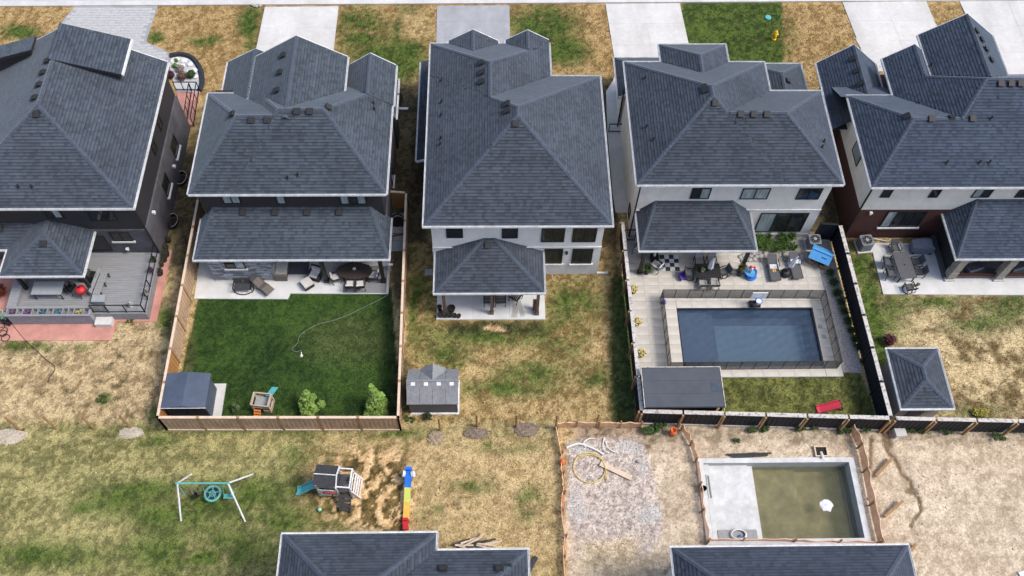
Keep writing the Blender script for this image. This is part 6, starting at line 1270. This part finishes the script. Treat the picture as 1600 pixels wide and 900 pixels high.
# ---- charcoal house deck furniture
DZ = .865
def dp(pxx, pyy, z=DZ): g = G(pxx, pyy, z); return Vector((g.x, g.y, DZ))
c1_ = dp(75, 447, 1.6)+Vector((0, -.15, 0)); table('pale grey rectangular table under the deck roof', c1_, 0, 2.0, 1.0, .74, 'tabletop_grey', 'charcoal', name='deck_table'); tag(P('soft_grey', 'ashtray', None, lambda b: b.lathe(c1_+Vector((.5, .18, .74)), [(.06, 0), (.1, .04), (.08, .03)], 10)), 'small grey dish on the pale deck table', 'dish')
o = thing('deck_bench', 'long grey picnic bench on the open deck', 'bench', dp(161, 447), -.12)
for i in range(3): P('deck_board', 'seat_plank', o, lambda b: b.box((-.16+i*.16, 0, .48), (.14, 1.9, .04)))
for yy in (-.75, 0, .75): P('charcoal', 'leg', o, lambda b: (b.bar((-.2, yy, 0), (-.2, yy, .46), .07), b.bar((.24, yy, 0), (.2, yy, .46), .07), b.bar((-.22, yy, .42), (.36, yy, .42), .06)))
P('deck_board', 'backrest', o, lambda b: b.box((-.32, 0, .7), (.05, 1.9, .3), ry=-.2))
o = thing('gas_grill', 'black and steel barbecue on the deck beside the bench', 'grill', dp(139, 437), -.1); P('black_metal', 'cart', o, lambda b: b.box((0, 0, .4), (1.0, .55, .75))); P('charcoal', 'lid', o, lambda b: b.box((0, .02, .92), (.7, .5, .28))); P('tabletop_grey', 'hood_panel', o, lambda b: b.box((0, -.05, 1.065), (.56, .36, .012))); P('black_metal', 'side_shelf', o, lambda b: (b.box((-.66, 0, .78), (.3, .5, .04)), b.box((.66, 0, .78), (.3, .5, .04))))
o = thing('kettle_grill', 'round red kettle grill at the front deck post', 'grill', dp(133, 462)); P('toy_red', 'bowl', o, lambda b: b.lathe((0, 0, 0), [(.05, .45), (.28, .55), (.34, .72), (.34, .76)], 16), smooth=True); P('toy_red', 'lid', o, lambda b: b.lathe((0, 0, 0), [(.35, .765), (.32, .9), (.2, 1.02), (.03, 1.06)], 16), smooth=True); P('black_metal', 'handle', o, lambda b: b.box((0, 0, 1.1), (.16, .04, .05)))
for a_ in range(3): P('black_metal', 'leg', o, lambda b: b.bar((math.cos(a_*2.1)*.32, math.sin(a_*2.1)*.32, 0), (math.cos(a_*2.1)*.2, math.sin(a_*2.1)*.2, .55), .035))
chair('black folding chair in the shade of the deck roof', None, dp(113, 455), -2.0, 'black_metal', 'black_metal', name='folding_chair')
o = thing('storage_box', 'low grey storage bench in the deck corner', 'box', dp(157, 471)); P('deck_board', 'body', o, lambda b: b.box((0, 0, .2), (.8, .5, .4))); P('tabletop_grey', 'lid', o, lambda b: b.box((0, 0, .42), (.86, .56, .05))) 
for q, p_ in enumerate(((242, 408), (237, 424), (230, 461), (205, 478))):
    potplant(('dark pot at the house end of the deck railing', 'violet flower pot on the deck by the side railing', 'small pale pot in the front deck corner', 'white dish planter behind the front deck railing')[q], dp(*p_), .2, .3, (.03, .04, .02), [(.06, .07, .03), (.2, .1, .25), (.3, .28, .2), (.5, .5, .45)][q], ['dark_plastic', 'dark_plastic', 'soft_grey', 'white_metal'][q], .17, .25, False, 60)
for q, (xx, yy, r) in enumerate(((262, 396, .3), (259, 404, .26), (262, 385, .22), (254, 412, .25), (252, 425, .3), (258, 388, .2), (266, 374, .22), (268, 352, .24))):
    potplant('dark planter in the row along the charcoal house wall', G(xx-2, yy+3, .04), r*1.2, .35, (.02, .025, .012), (.07, .06, .03), 'dark_plastic', r, .32, False, 50, g='planters along the charcoal wall')
for q, (xx, yy) in enumerate(((285, 281), (270, 348))):
    o = thing('window_well', ('corrugated black window well beside the charcoal wall near the front', 'corrugated black window well beside the charcoal wall near the planters')[q], 'window well', (-23.05, G(xx, yy).y, 0)); P('black_metal', 'liner', o, lambda b: b.lathe((0, 0, 0), [(.5, -.4), (.5, .3), (.46, .3), (.46, -.4)], 16, .8, 1.2)); P('mulch', 'floor', o, lambda b: b.cyl((0, 0, .02), (0, 0, .05), .4, n=12)); P('pipe_white', 'rim', o, lambda b: b.tube([(math.cos(t*.3927)*.4, math.sin(t*.3927)*.6, .31) for t in range(16)], .012, closed=True))
tag(P('cord_black', 'hose', None, lambda b: b.tube([p_+Vector((0, 0, .05)) for p_ in bez([G(*q) for q in ((14, 500), (40, 532), (58, 548), (72, 562), (84, 571), (86, 578), (78, 590), (76, 597))], 5)], .018, 5)), 'dark garden hose running off the pink patio onto dry grass', 'hose')
tag(P('cord_black', 'coiled_cable', None, lambda b: [b.tube([G(xx, yy)+Vector((math.cos(t*.45)*r, math.sin(t*.45)*r*.9, .06+.03*k)) for t in range(14)], .025, 5, closed=True) for k, (xx, yy, r) in enumerate(((4, 518, .35), (6, 522, .25), (10, 529, .28), (2, 512, .3)))]), 'heap of coiled dark cable at the edge of the pink patio', 'cable')
o = thing('planter_box', 'dark planter box with pale foliage at the corner of the pink patio', 'planter', G(8, 500), -.5); P('black_metal', 'box', o, lambda b: b.box((0, 0, .22), (1.3, .5, .44))); b = MB(); b.usecol = True; leafy(b, (0, .1, .6), .6, .35, .3, 300, .08, (.12, .2, .12), (.4, .5, .42)); b.build('foliage', 'leaf', o)
b = MB(); b.usecol = True; leafy(b, (0, 0, .8), .6, .6, .7, 520, .1, (.1, .02, .012), (.25, .06, .03)); o = tag(b.build('red_shrub', 'leaf', None), 'rust-red shrub beside the deck roof', 'shrub'); o.location = G(4, 462)
# ------------------------------------------------------------------ open ground
for q, (xb, yb, xt, yt) in enumerate(((31, 671, 5, 649), (88, 670, 63, 650), (146, 669, 124, 650), (204, 668, 186, 649))):
    g = G(xb, yb); tag(P('post_wood', 'fence_post', None, lambda b: b.cyl((g.x, g.y, -.1), (g.x, g.y, 2.1), .075, .075, 8)), 'bare wooden fence post standing in the dry grass left of the wooden fence', 'post', 'bare posts left of the wooden fence')
for (xb, yb) in ((688, 672), (745.5, 666), (806.7, 667)):
    g = G(xb, yb); tag(P('post_wood', 'fence_post', None, lambda b: b.cyl((g.x, g.y, -.1), (g.x, g.y, 2.0), .075, .075, 8)), 'bare wooden post with dug-up soil at its foot', 'post', 'bare posts behind the white house')
for (xb, yb) in ((868, 669), (931, 667)):
    g = G(xb, yb); tag(P('post_wood', 'fence_post', None, lambda b: b.cyl((g.x, g.y, -.1), (g.x, g.y, 2.15), .07, .07, 8)), 'bare wooden post rising from the faded orange netting', 'post', 'posts in the faded netting')
def mound(pxx, pyy, rx, ry, m, label, n=70):
    g = G(pxx, pyy); b = MB(); b.ball((0, 0, -.02), rx, ry, .14, 14, 6, .12)
    for _ in range(n):
        a_ = random.uniform(0, 6.28); r = random.random()**.5; s_ = random.uniform(.04, .11); b.box((math.cos(a_)*rx*r, math.sin(a_)*ry*r, .12*(1-r*r)+.01), (s_, s_*.8, s_*.7), rz=random.uniform(0, 3), rx=random.uniform(-.5, .5))
    o = tag(b.build('soil_heap', m, None), label, 'soil'); o.location = g
mat('grey_soil', (0.25, 0.195, 0.15), (0.14, 0.105, 0.08), 7, .95, .5, 12)
mat('stony', (0.40, 0.32, 0.22), (0.2, 0.15, 0.1), 9, .95, .5, 12)
mound(682, 684, .55, .5, 'stony', 'stony soil ring below the post beside the plastic shed'); mound(744, 677, .85, .4, 'grey_soil', 'grey soil heap below the middle bare post'); mound(822, 671, .85, .5, 'grey_soil', 'wide grey soil heap beside the bare post near the orange netting'); 
o = G(15, 680); mat('spoil', (.48, .42, .34), (.34, .29, .22), 6, .95, .4, 12); mound(14, 682, 1.1, .55, 'spoil', 'pale spoil heap beside the leftmost bare post', 120); mound(205, 676, .8, .4, 'spoil', 'thin pale spoil beside the post nearest the wooden fence', 50)
# swing set
sw = thing('swing_set', 'seafoam and white swing set with a round saucer swing', 'swing set')
A_, B_ = Vector((-18.72, 17.57, 2.1)), Vector((-15.73, 17.55, 2.1)); P('seafoam', 'top_bar', sw, lambda b: b.cyl(A_-Vector((.1, 0, 0)), B_+Vector((.1, 0, 0)), .055, n=10))
for p_, q_ in ((A_, (-18.69, 18.84, 0)), (A_, (-18.84, 15.92, 0)), (B_, (-14.9, 18.8, 0)), (B_, (-14.98, 15.84, 0))): P('white_metal', 'leg', sw, lambda b: b.cyl(p_, Vector(q_), .055, n=10))
c = G(332, 771, .55); P('seafoam', 'saucer_rim', sw, lambda b: b.tube([(c.x+math.cos(t*.314)*.46, c.y+math.sin(t*.314)*.46, .55) for t in range(20)], .07, closed=True)); P('navy_dark', 'saucer_net', sw, lambda b: b.cyl((c.x, c.y, .53), (c.x, c.y, .55), .44, n=20)); P('seafoam', 'saucer_web', sw, lambda b: [b.bar((c.x, c.y, .56), (c.x+math.cos(t*1.2566+.3)*.45, c.y+math.sin(t*1.2566+.3)*.45, .56), .05) for t in range(5)]+[b.tube([(c.x+math.cos(t*.523)*.18, c.y+math.sin(t*.523)*.18, .565) for t in range(12)], .03, closed=True)])
for t in range(4): a_ = t*1.57+.78; P('soft_grey', 'rope', sw, lambda b: b.bar((c.x+math.cos(a_)*.44, c.y+math.sin(a_)*.44, .55), (c.x+(.25 if t in (0, 3) else -.25), 17.56, 2.08), .025))
c2 = G(307, 774, .5); P('black_metal', 'bucket_seat', sw, lambda b: b.lathe((c2.x, c2.y, .35), [(.12, 0), (.17, .12), (.16, .3), (.12, .3), (.11, .1)], 12)); P('soft_grey', 'rope', sw, lambda b: (b.bar((c2.x-.15, c2.y, .6), (c2.x-.15, 17.56, 2.08), .02), b.bar((c2.x+.15, c2.y, .6), (c2.x+.15, 17.56, 2.08), .02)))
c3 = G(357, 775, .5); P('seafoam', 'glider_seat', sw, lambda b: (b.box((c3.x, c3.y, .45), (.6, .3, .06)), b.box((c3.x+.28, c3.y+.1, .7), (.05, .4, .5)))); P('seafoam', 'glider_hanger', sw, lambda b: (b.bar((c3.x+.28, c3.y, .5), (-15.9, 17.56, 2.08), .04), b.bar((c3.x-.28, c3.y, .5), (-16.1, 17.56, 2.08), .04), b.bar((-18.6, 17.4, 2.05), (-18.5, 17.2, .9), .04)))
# climbing playset
ps = thing('playset', 'white playset with charcoal roof, teal slide and steps', 'playset', G(527, 776), -.08)
for sx, sy in ((-1, 0), (-1, 1), (.15, 0), (.15, 1), (1, 0), (1, 1)): P('white_metal', 'post', ps, lambda b: b.bar((sx*1.0, sy*1.15, 0), (sx*1.0, sy*1.15, 2.0 if sx < .9 else 1.9), .1))
P('charcoal', 'platform', ps, lambda b: b.bx(-1.0, 1.0, 0, 1.15, .85, .92))
for i in range(6): P('charcoal_sling', 'floor_board', ps, lambda b: b.bx(.2, .98, .02+i*.19, .18+i*.19, .921, .94))
P('charcoal', 'roof', ps, lambda b: b.add([(-1.15, -.12, 1.95), (.2, -.12, 1.95), (.2, .58, 2.35), (-1.15, .58, 2.35), (.2, 1.3, 1.95), (-1.15, 1.3, 1.95)], [(0, 1, 2, 3), (3, 2, 4, 5)])); P('white_metal', 'roof_ridge', ps, lambda b: (b.box((-.47, .58, 2.36), (1.36, .05, .04)), b.bar((.22, -.12, 1.97), (.22, .58, 2.37), .07), b.bar((.22, 1.3, 1.97), (.22, .58, 2.37), .07)))
P('white_metal', 'front_wall', ps, lambda b: (b.bx(-1.0, .15, -.05, 0, .95, 1.25), b.bx(-1.0, -.75, -.05, 0, .2, .85), b.bx(-.2, .15, -.05, 0, .2, .5), b.bx(-.85, -.3, -.06, -.01, .25, .45))); P('charcoal', 'front_infill', ps, lambda b: b.bx(-.95, .12, -.02, .0, .4, .85)); P('terracotta', 'flower_box', ps, lambda b: b.bx(-.6, .1, -.2, -.06, 1.0, 1.15))
P('white_metal', 'pergola_beam', ps, lambda b: (b.bar((.15, 0, 1.95), (1.05, 0, 1.95), .08), b.bar((.15, 1.15, 1.95), (1.05, 1.15, 1.95), .08), b.bar((1.0, 0, 1.9), (1.0, 1.15, 1.9), .08)))
P('white_metal', 'climbing_wall', ps, lambda b: (b.bar((1.05, 0, 1.2), (1.45, 0, 0), .08), b.bar((1.05, 1.15, 1.2), (1.45, 1.15, 0), .08), b.bx(.98, 1.03, .05, 1.1, 1.2, 1.28)))
for i in range(4): P('white_metal', 'rung', ps, lambda b: b.bar((1.12+i*.09, 0, 1.0-i*.27), (1.12+i*.09, 1.15, 1.0-i*.27), .07))
P('toy_lime', 'wheel', ps, lambda b: b.cyl((.9, .75, 1.3), (.95, .75, 1.3), .2, n=12)); P('white_metal', 'porthole', ps, lambda b: b.cyl((-1.2, .7, 1.35), (-1.1, .7, 1.35), .28, n=14))
P('teal', 'slide', ps, lambda b: b.add([(-1.0, .25, .95), (-1.0, .75, .95), (-1.6, .65, .55), (-1.6, .15, .55), (-2.25, .45, .15), (-2.25, -.05, .15), (-2.5, .4, .12), (-2.5, -.1, .12)], [(0, 3, 2, 1), (3, 5, 4, 2), (5, 7, 6, 4)])); P('teal', 'slide_lip', ps, lambda b: (b.tube([(-1.0, .25, 1.02), (-1.6, .15, .62), (-2.25, -.05, .2), (-2.5, -.1, .16)], .05), b.tube([(-1.0, .75, 1.02), (-1.6, .65, .62), (-2.25, .45, .2), (-2.5, .4, .16)], .05)))
for i in range(4): P('charcoal', 'stair_tread', ps, lambda b: b.box((.62, -.18-i*.2, .75-i*.2), (.62, .2, .05)))
P('charcoal', 'stringer', ps, lambda b: (b.bar((.3, 0, .9), (.3, -.95, 0), .05, .14), b.bar((.95, 0, .9), (.95, -.95, 0), .05, .14)))
# rolling slide toy
g0, g1 = G(640, 742), G(633.5, 826); rs = thing('roller_slide', 'long blue, yellow and red toy roller ramp on the grass', 'toy slide', g1, math.atan2(g0.x-g1.x, -(g0.y-g1.y))+math.pi); Lr = (g0-g1).length
P('toy_blue', 'tower', rs, lambda b: (b.box((0, Lr-.15, .45), (.42, .6, .7)), b.box((0, Lr+.1, .9), (.36, .2, .2)))); P('toy_blue', 'top_ramp', rs, lambda b: b.add([(-.2, Lr-.45, .82), (.2, Lr-.45, .82), (.2, Lr-1.0, .62), (-.2, Lr-1.0, .62), (-.2, Lr-.45, .6), (.2, Lr-.45, .6), (.2, Lr-1.0, .5), (-.2, Lr-1.0, .5)], [(3, 2, 1, 0), (2, 3, 7, 6), (0, 4, 7, 3), (1, 2, 6, 5)]))
for sx in (-1, 1): P('white_metal', 'side_handle', rs, lambda b: b.cyl((sx*.22, Lr-.2, .75), (sx*.36, Lr-.2, .8), .2, n=12))
for i, (ya, yb, za, zb, m_) in enumerate(((Lr-1.0, Lr-1.85, .61, .36, 'toy_lime'), (Lr-1.86, .55, .355, .14, 'toy_yellow'))): P(m_, 'ramp', rs, lambda b: b.add([(-.19, ya, za), (.19, ya, za), (.19, yb, zb), (-.19, yb, zb), (-.19, ya, za-.14), (.19, ya, za-.14), (.19, yb, zb-.13), (-.19, yb, zb-.13)], [(3, 2, 1, 0), (4, 5, 6, 7), (0, 4, 7, 3), (1, 2, 6, 5), (2, 3, 7, 6)]))
o = thing('toy_car', 'small red ride-on car at the foot of the roller ramp', 'toy car', g1+Vector((.0, .22, 0)), .05); P('toy_red', 'body', o, lambda b: (b.box((0, 0, .2), (.34, .7, .16)), b.box((0, .25, .36), (.3, .16, .2)), b.box((0, -.2, .3), (.26, .3, .06)))); 
for sx in (-1, 1):
    for sy in (-1, 1): P('toy_red', 'wheel', o, lambda b: b.cyl((sx*.15, sy*.24, .1), (sx*.21, sy*.24, .1), .1, n=10))
o = tag(P('ball', 'ball', None, lambda b: b.ball((0, 0, .13), .13, n=14, m_=8), smooth=True), 'pale green ball lying near the playset', 'ball'); o.location = G(500, 797)
b = MB()
for i in range(18): a_ = G(705+random.uniform(0, 55), 856+random.uniform(-6, 3)); t_ = random.uniform(-.6, .6); b.bar(a_+Vector((0, 0, .1+random.uniform(0, .3))), a_+Vector((math.cos(t_)*1.1, math.sin(t_)*1.1, .15+random.uniform(0, .35))), .1, .04)
tag(b.build('lumber_scraps', ['board_pale', 'charcoal'], None), 'pile of lumber scraps behind the stepped roof', 'lumber'); bpy.data.meshes[bpy.data.objects['lumber_scraps'].data.name].polygons.foreach_set('material_index', [(i//6) % 3 % 2 for i in range(len(b.f))])
tag(P('charcoal', 'dark_beam', None, lambda b: b.bar(G(838, 870, .1), G(826, 893, .1), .25, .1)), 'dark beam lying beside the stepped roof', 'beam')
# building site litter
for q, (pts, lb) in enumerate((((885, 700, 905, 694, 930, 703, 943, 711), 'white bent pipe at the left of the gravel'), ((915, 700, 912, 692, 920, 686, 930, 686), 'short white hooked pipe on the gravel'), ((944, 684, 942, 695, 944, 704, 952, 709), 'thin curved white pipe end beside the yellow pipe'), ((946, 690, 950, 700, 958, 706, 966, 708), 'thin arched white pipe nearest the plank'))):
    tag(P('pipe_white', 'white_pipe', None, lambda b: b.tube([p_+Vector((0, 0, .08)) for p_ in bez([G(pts[i], pts[i+1]) for i in range(0, 8, 2)], 6)], .06 if q == 0 else .035, 6)), lb, 'pipe')
c = G(921, 731); tag(P('pipe_yellow', 'yellow_pipe', None, lambda b: (b.tube([(c.x+math.cos(t*.209)*1.0, c.y+math.sin(t*.209)*.98, .06) for t in range(30)], .035, closed=True), b.tube([p_+Vector((0, 0, .12)) for p_ in bez([G(*q) for q in ((906, 714), (922, 711), (938, 717), (945, 730), (949, 753))], 5)], .035))), 'looped yellow pipe lying on the gravel', 'pipe')
tag(P('board_pale', 'plank', None, lambda b: b.bar(G(938, 724, .08), G(987, 747, .08), .32, .05)), 'pale plank lying on the gravel', 'plank'); tag(P('rock', 'rock', None, lambda b: b.ball(G(998, 721)+Vector((0, 0, .08)), .15, .13, .1, 8, 5, .2)), 'single white rock on the gravel', 'rock')
for q, (a_, c_) in enumerate((((1367, 745), (1392, 718)), ((1381, 808), (1408, 785)), ((1421, 862), (1429, 852)))):
    g0, g1 = G(*a_), G(*c_); tag(P('post_wood', 'stake', None, lambda b: b.bar((g0.x, g0.y, .12), (g1.x, g1.y, .3 if q < 2 else .2), .18)), ('brown post lying on the dirt beside the upper wet runnel', 'brown post lying on the dirt beside the lower wet runnel', 'brown post end showing past the long hipped roof')[q], 'post')
tag(P('concrete', 'concrete_block', None, lambda b: b.box(G(1404, 678)+Vector((0, 0, .18)), (.7, .55, .4), rz=.1)), 'pale concrete block at the foot of the black fence', 'block')
tag(P('white_metal', 'white_board', None, lambda b: b.bar(G(1593, 898, .05), G(1612, 892, .05), .3, .06)), 'white board end on the dirt at the edge of the site', 'board')
tag(P('weathered_rail', 'short_wall_post', None, lambda b: (b.bar(G(1046, 892), G(1046, 892)+Vector((0, 0, 2)), .25), b.box(G(1046, 892)+Vector((0, 0, 2)), (.35, .35, .1)))), 'pale post beside the long hipped roof', 'post')
# hydrant and small front items
hy = thing('fire_hydrant', 'yellow fire hydrant on the front lawn', 'hydrant', G(1209, 61)); P('hydrant', 'barrel', hy, lambda b: b.lathe((0, 0, 0), [(.2, 0), (.2, .06), (.14, .08), (.14, .6), (.2, .62), (.2, .68), (.15, .7)], 12)); P('hydrant', 'bonnet', hy, lambda b: b.lathe((0, 0, 0), [(.16, .7), (.13, .85), (.05, .92), (.04, .97)], 12)); 
for sx in (-1, 1): P('hydrant', 'nozzle', hy, lambda b: b.cyl((sx*.13, 0, .48), (sx*.27, 0, .48), .08, n=10))
P('hydrant', 'pumper_nozzle', hy, lambda b: b.cyl((0, -.13, .44), (0, -.28, .44), .1, n=10))
tag(P('teal', 'valve_cover', None, lambda b: b.lathe(G(1200, 28), [(.28, 0), (.26, .1), (.05, .14)], 12)), 'small teal utility cover in the front lawn', 'cover')
tag(P('rock', 'kerb_stones', None, lambda b: [b.ball((G(395+i*3, 9+(i % 3)).x, G(395+i*3, 9+(i % 3)).y, .08), .18, .15, .12, 7, 4, .2) for i in range(5)], kind='stuff'), 'few stones at the kerb beside the concrete drive', 'stones')
tag(P('pipe_white', 'downspout_block', None, lambda b: (b.box(G(631, 171)+Vector((0, 0, .08)), (.7, .2, .12)),)), 'white downspout extension between the dark-sided and white houses', 'downspout'); 
b = MB(); b.usecol = True; leafy(b, (0, 0, .5), .35, .6, .45, 300, .09, (.02, .02, .012), (.05, .05, .03)); o = tag(b.build('shrub', 'leaf', None), 'dark shrub at the front corner of the dark-sided house', 'shrub'); o.location = G(625, 158)
# ------------------------------------------------------------------ grass blades, gravel and clods as loose stuff
EXC = [[Vector(p_+(0,)) for p_ in ((12.7, 14.0), (23, 14.0), (23, 19.65), (12.7, 19.65))], px(303.5, 468, 450, 468.6, 454, 460, 607, 460.6, 612, 380, 316, 380), [Vector(p_+(0,)) for p_ in ((-3.9, 29.5), (3.75, 29.5), (3.75, 33.6), (-3.9, 33.6))],
       [Vector(p_+(0,)) for p_ in ((27.3, 31.2), (45, 31.2), (45, 37), (27.3, 36))], [Vector(p_+(0,)) for p_ in ((-40, 28.1), (-25.4, 28.1), (-25.4, 29.5), (-22.65, 29.5), (-22.6, 48), (-40, 48))],
       [Vector(p_+(0,)) for p_ in ((9.2, 25.5), (24.9, 25.3), (24.9, 48), (9.2, 48))], [Vector(p_+(0,)) for p_ in ((-4.2, 33.5), (7.6, 33.5), (7.6, 49.5), (-5, 49.5))], [Vector(p_+(0,)) for p_ in ((-20.6, 31.6), (-6.1, 31.6), (-6.1, 47), (-20, 47))],
       [Vector(p_+(0,)) for p_ in ((-20.7, 22.2), (-17.35, 22.2), (-17.35, 25), (-20.7, 25))], [Vector(p_+(0,)) for p_ in ((-5.5, 22.6), (-2, 22.6), (-2, 25.2), (-5.5, 25.2))], [Vector(p_+(0,)) for p_ in ((25.8, 22), (28.8, 22), (28.8, 26), (25.8, 26))],
       [Vector(p_+(0,)) for p_ in ((25.2, 36), (45, 36), (45, 49), (25, 49))], [Vector(p_+(0,)) for p_ in ((9.4, 22), (14.6, 22), (14.6, 25), (9.4, 25))],
       px(414, 8, 529, 8, 517, 115, 392, 115), px(683, 7, 796, 7, 797, 85, 681, 85), px(946, 3, 1062, 3, 1084, 105, 962, 105), px(1316, 0, 1447, 0, 1486, 95, 1352, 95), px(1499, 0, 1650, 0, 1690, 125, 1556, 125), px(117, 6, 247, 6, 228, 65, 266, 83, 270, 104, 200, 112, 60, 112, 60, 80),
       px(966, 95, 958, 126, 947, 143, 949, 205, 957, 300, 962, 332, 992, 332, 985, 250, 976, 150), px(264, 100, 270, 87, 290, 84, 305, 92, 316, 110, 318, 130, 316, 200, 275, 200)]
def pin(pts, x, y):
    r = np.zeros(x.shape, bool); j = len(pts)-1
    for i in range(len(pts)):
        c = ((pts[i].y > y) != (pts[j].y > y)) & (x < (pts[j].x-pts[i].x)*(y-pts[i].y)/((pts[j].y-pts[i].y) or 1e-9)+pts[i].x); r ^= c; j = i
    return r
def sample(n, mask):
    x = rng.uniform(GX0+1, GX1-1, n); y = rng.uniform(GY0+.5, 60.2, n)
    i = ((y-GY0)/DS).astype(int); j = ((x-GX0)/DS).astype(int)
    ok = rng.random(n) < mask[i, j]
    for e in EXC: ok &= ~pin(e, x, y)
    x, y, i, j = x[ok], y[ok], i[ok], j[ok]; return x, y, hgt[i, j], col[i, j]
def tri_mesh(name, v, f, c, m, label, cat):
    me = bpy.data.meshes.new(name); me.vertices.add(len(v)); me.vertices.foreach_set('co', v.ravel())
    k = f.shape[1]; me.loops.add(f.size); me.loops.foreach_set('vertex_index', f.ravel().astype(np.int32)); me.polygons.add(len(f))
    me.polygons.foreach_set('loop_start', np.arange(0, f.size, k, dtype=np.int32)); me.polygons.foreach_set('loop_total', np.full(len(f), k, np.int32))
    at = me.color_attributes.new('Col', 'FLOAT_COLOR', 'POINT'); at.data.foreach_set('color', np.concatenate([c, np.ones((len(c), 1))], 1).ravel()); me.update(calc_edges=True)
    me.materials.append(M(m)); o = link(name, me, kind='stuff'); tag(o, label, cat); return o
grassy = np.clip(1-site*1.0, 0, 1)*np.clip(1-clod*chunk, .1, 1)
x, y, z, c = sample(620000, grassy); n = len(x)
a = rng.uniform(0, 2*np.pi, n); hh = rng.uniform(.04, .13, n); ww = rng.uniform(.014, .036, n); ln = rng.uniform(.03, .13, n); b2 = a+rng.uniform(-1.2, 1.2, n)+1.57
v = np.empty((n, 3, 3)); v[:, 0] = np.stack([x-np.cos(a)*ww, y-np.sin(a)*ww, z-.01], -1); v[:, 1] = np.stack([x+np.cos(a)*ww, y+np.sin(a)*ww, z-.01], -1); v[:, 2] = np.stack([x+np.cos(b2)*ln, y+np.sin(b2)*ln, z+hh], -1)
t = rng.uniform(.45, 1.9, (n, 1)); cc_ = np.repeat(np.clip(c*t, 0, .8), 3, 0)
tri_mesh('grass', v.reshape(-1, 3), np.arange(n*3).reshape(-1, 3), cc_, 'leaf', 'short dry and green grass covering the gardens', 'grass')
def stones(n, mask, s0, s1, name, label, cat, tone):
    x, y, z, c = sample(n, mask); n = len(x); s = s0+(s1-s0)*rng.random(n)**2.5
    base = np.array([[1, 0, 0], [0, 1, 0], [-1, 0, 0], [0, -1, 0], [0, 0, .8], [0, 0, -.5]], float); q = np.repeat(base[None], n, 0)*rng.uniform(.6, 1.3, (n, 6, 1))
    th = rng.uniform(0, 6.28, n); cs, sn = np.cos(th)[:, None], np.sin(th)[:, None]; qx = q[..., 0]*cs-q[..., 1]*sn; qy = q[..., 0]*sn+q[..., 1]*cs
    v = np.stack([x[:, None]+qx*s[:, None], y[:, None]+qy*s[:, None], z[:, None]+q[..., 2]*s[:, None]+.01], -1)
    f0 = np.array([[0, 1, 4], [1, 2, 4], [2, 3, 4], [3, 0, 4], [1, 0, 5], [2, 1, 5], [3, 2, 5], [0, 3, 5]]); f = (f0[None]+np.arange(n)[:, None, None]*6).reshape(-1, 3)
    t = rng.uniform(tone[0], tone[1], (n, 1)); tri_mesh(name, v.reshape(-1, 3), f, np.repeat(np.clip(c*t, 0, .8), 6, 0), 'leaf', label, cat)
stones(520000, grav, .015, .05, 'gravel', 'grey-pink gravel spread on the building site', 'gravel', (.75, 1.35))
stones(60000, np.clip(site-grav, 0, 1)*sm(n2, .35, .75), .01, .08, 'dirt_clods', 'small dirt clods on the building site', 'dirt', (.8, 1.2))
stones(30000, clod*chunk*.9, .03, .12, 'turned_clods', 'turned earth clods around the playset', 'earth', (.7, 1.3))
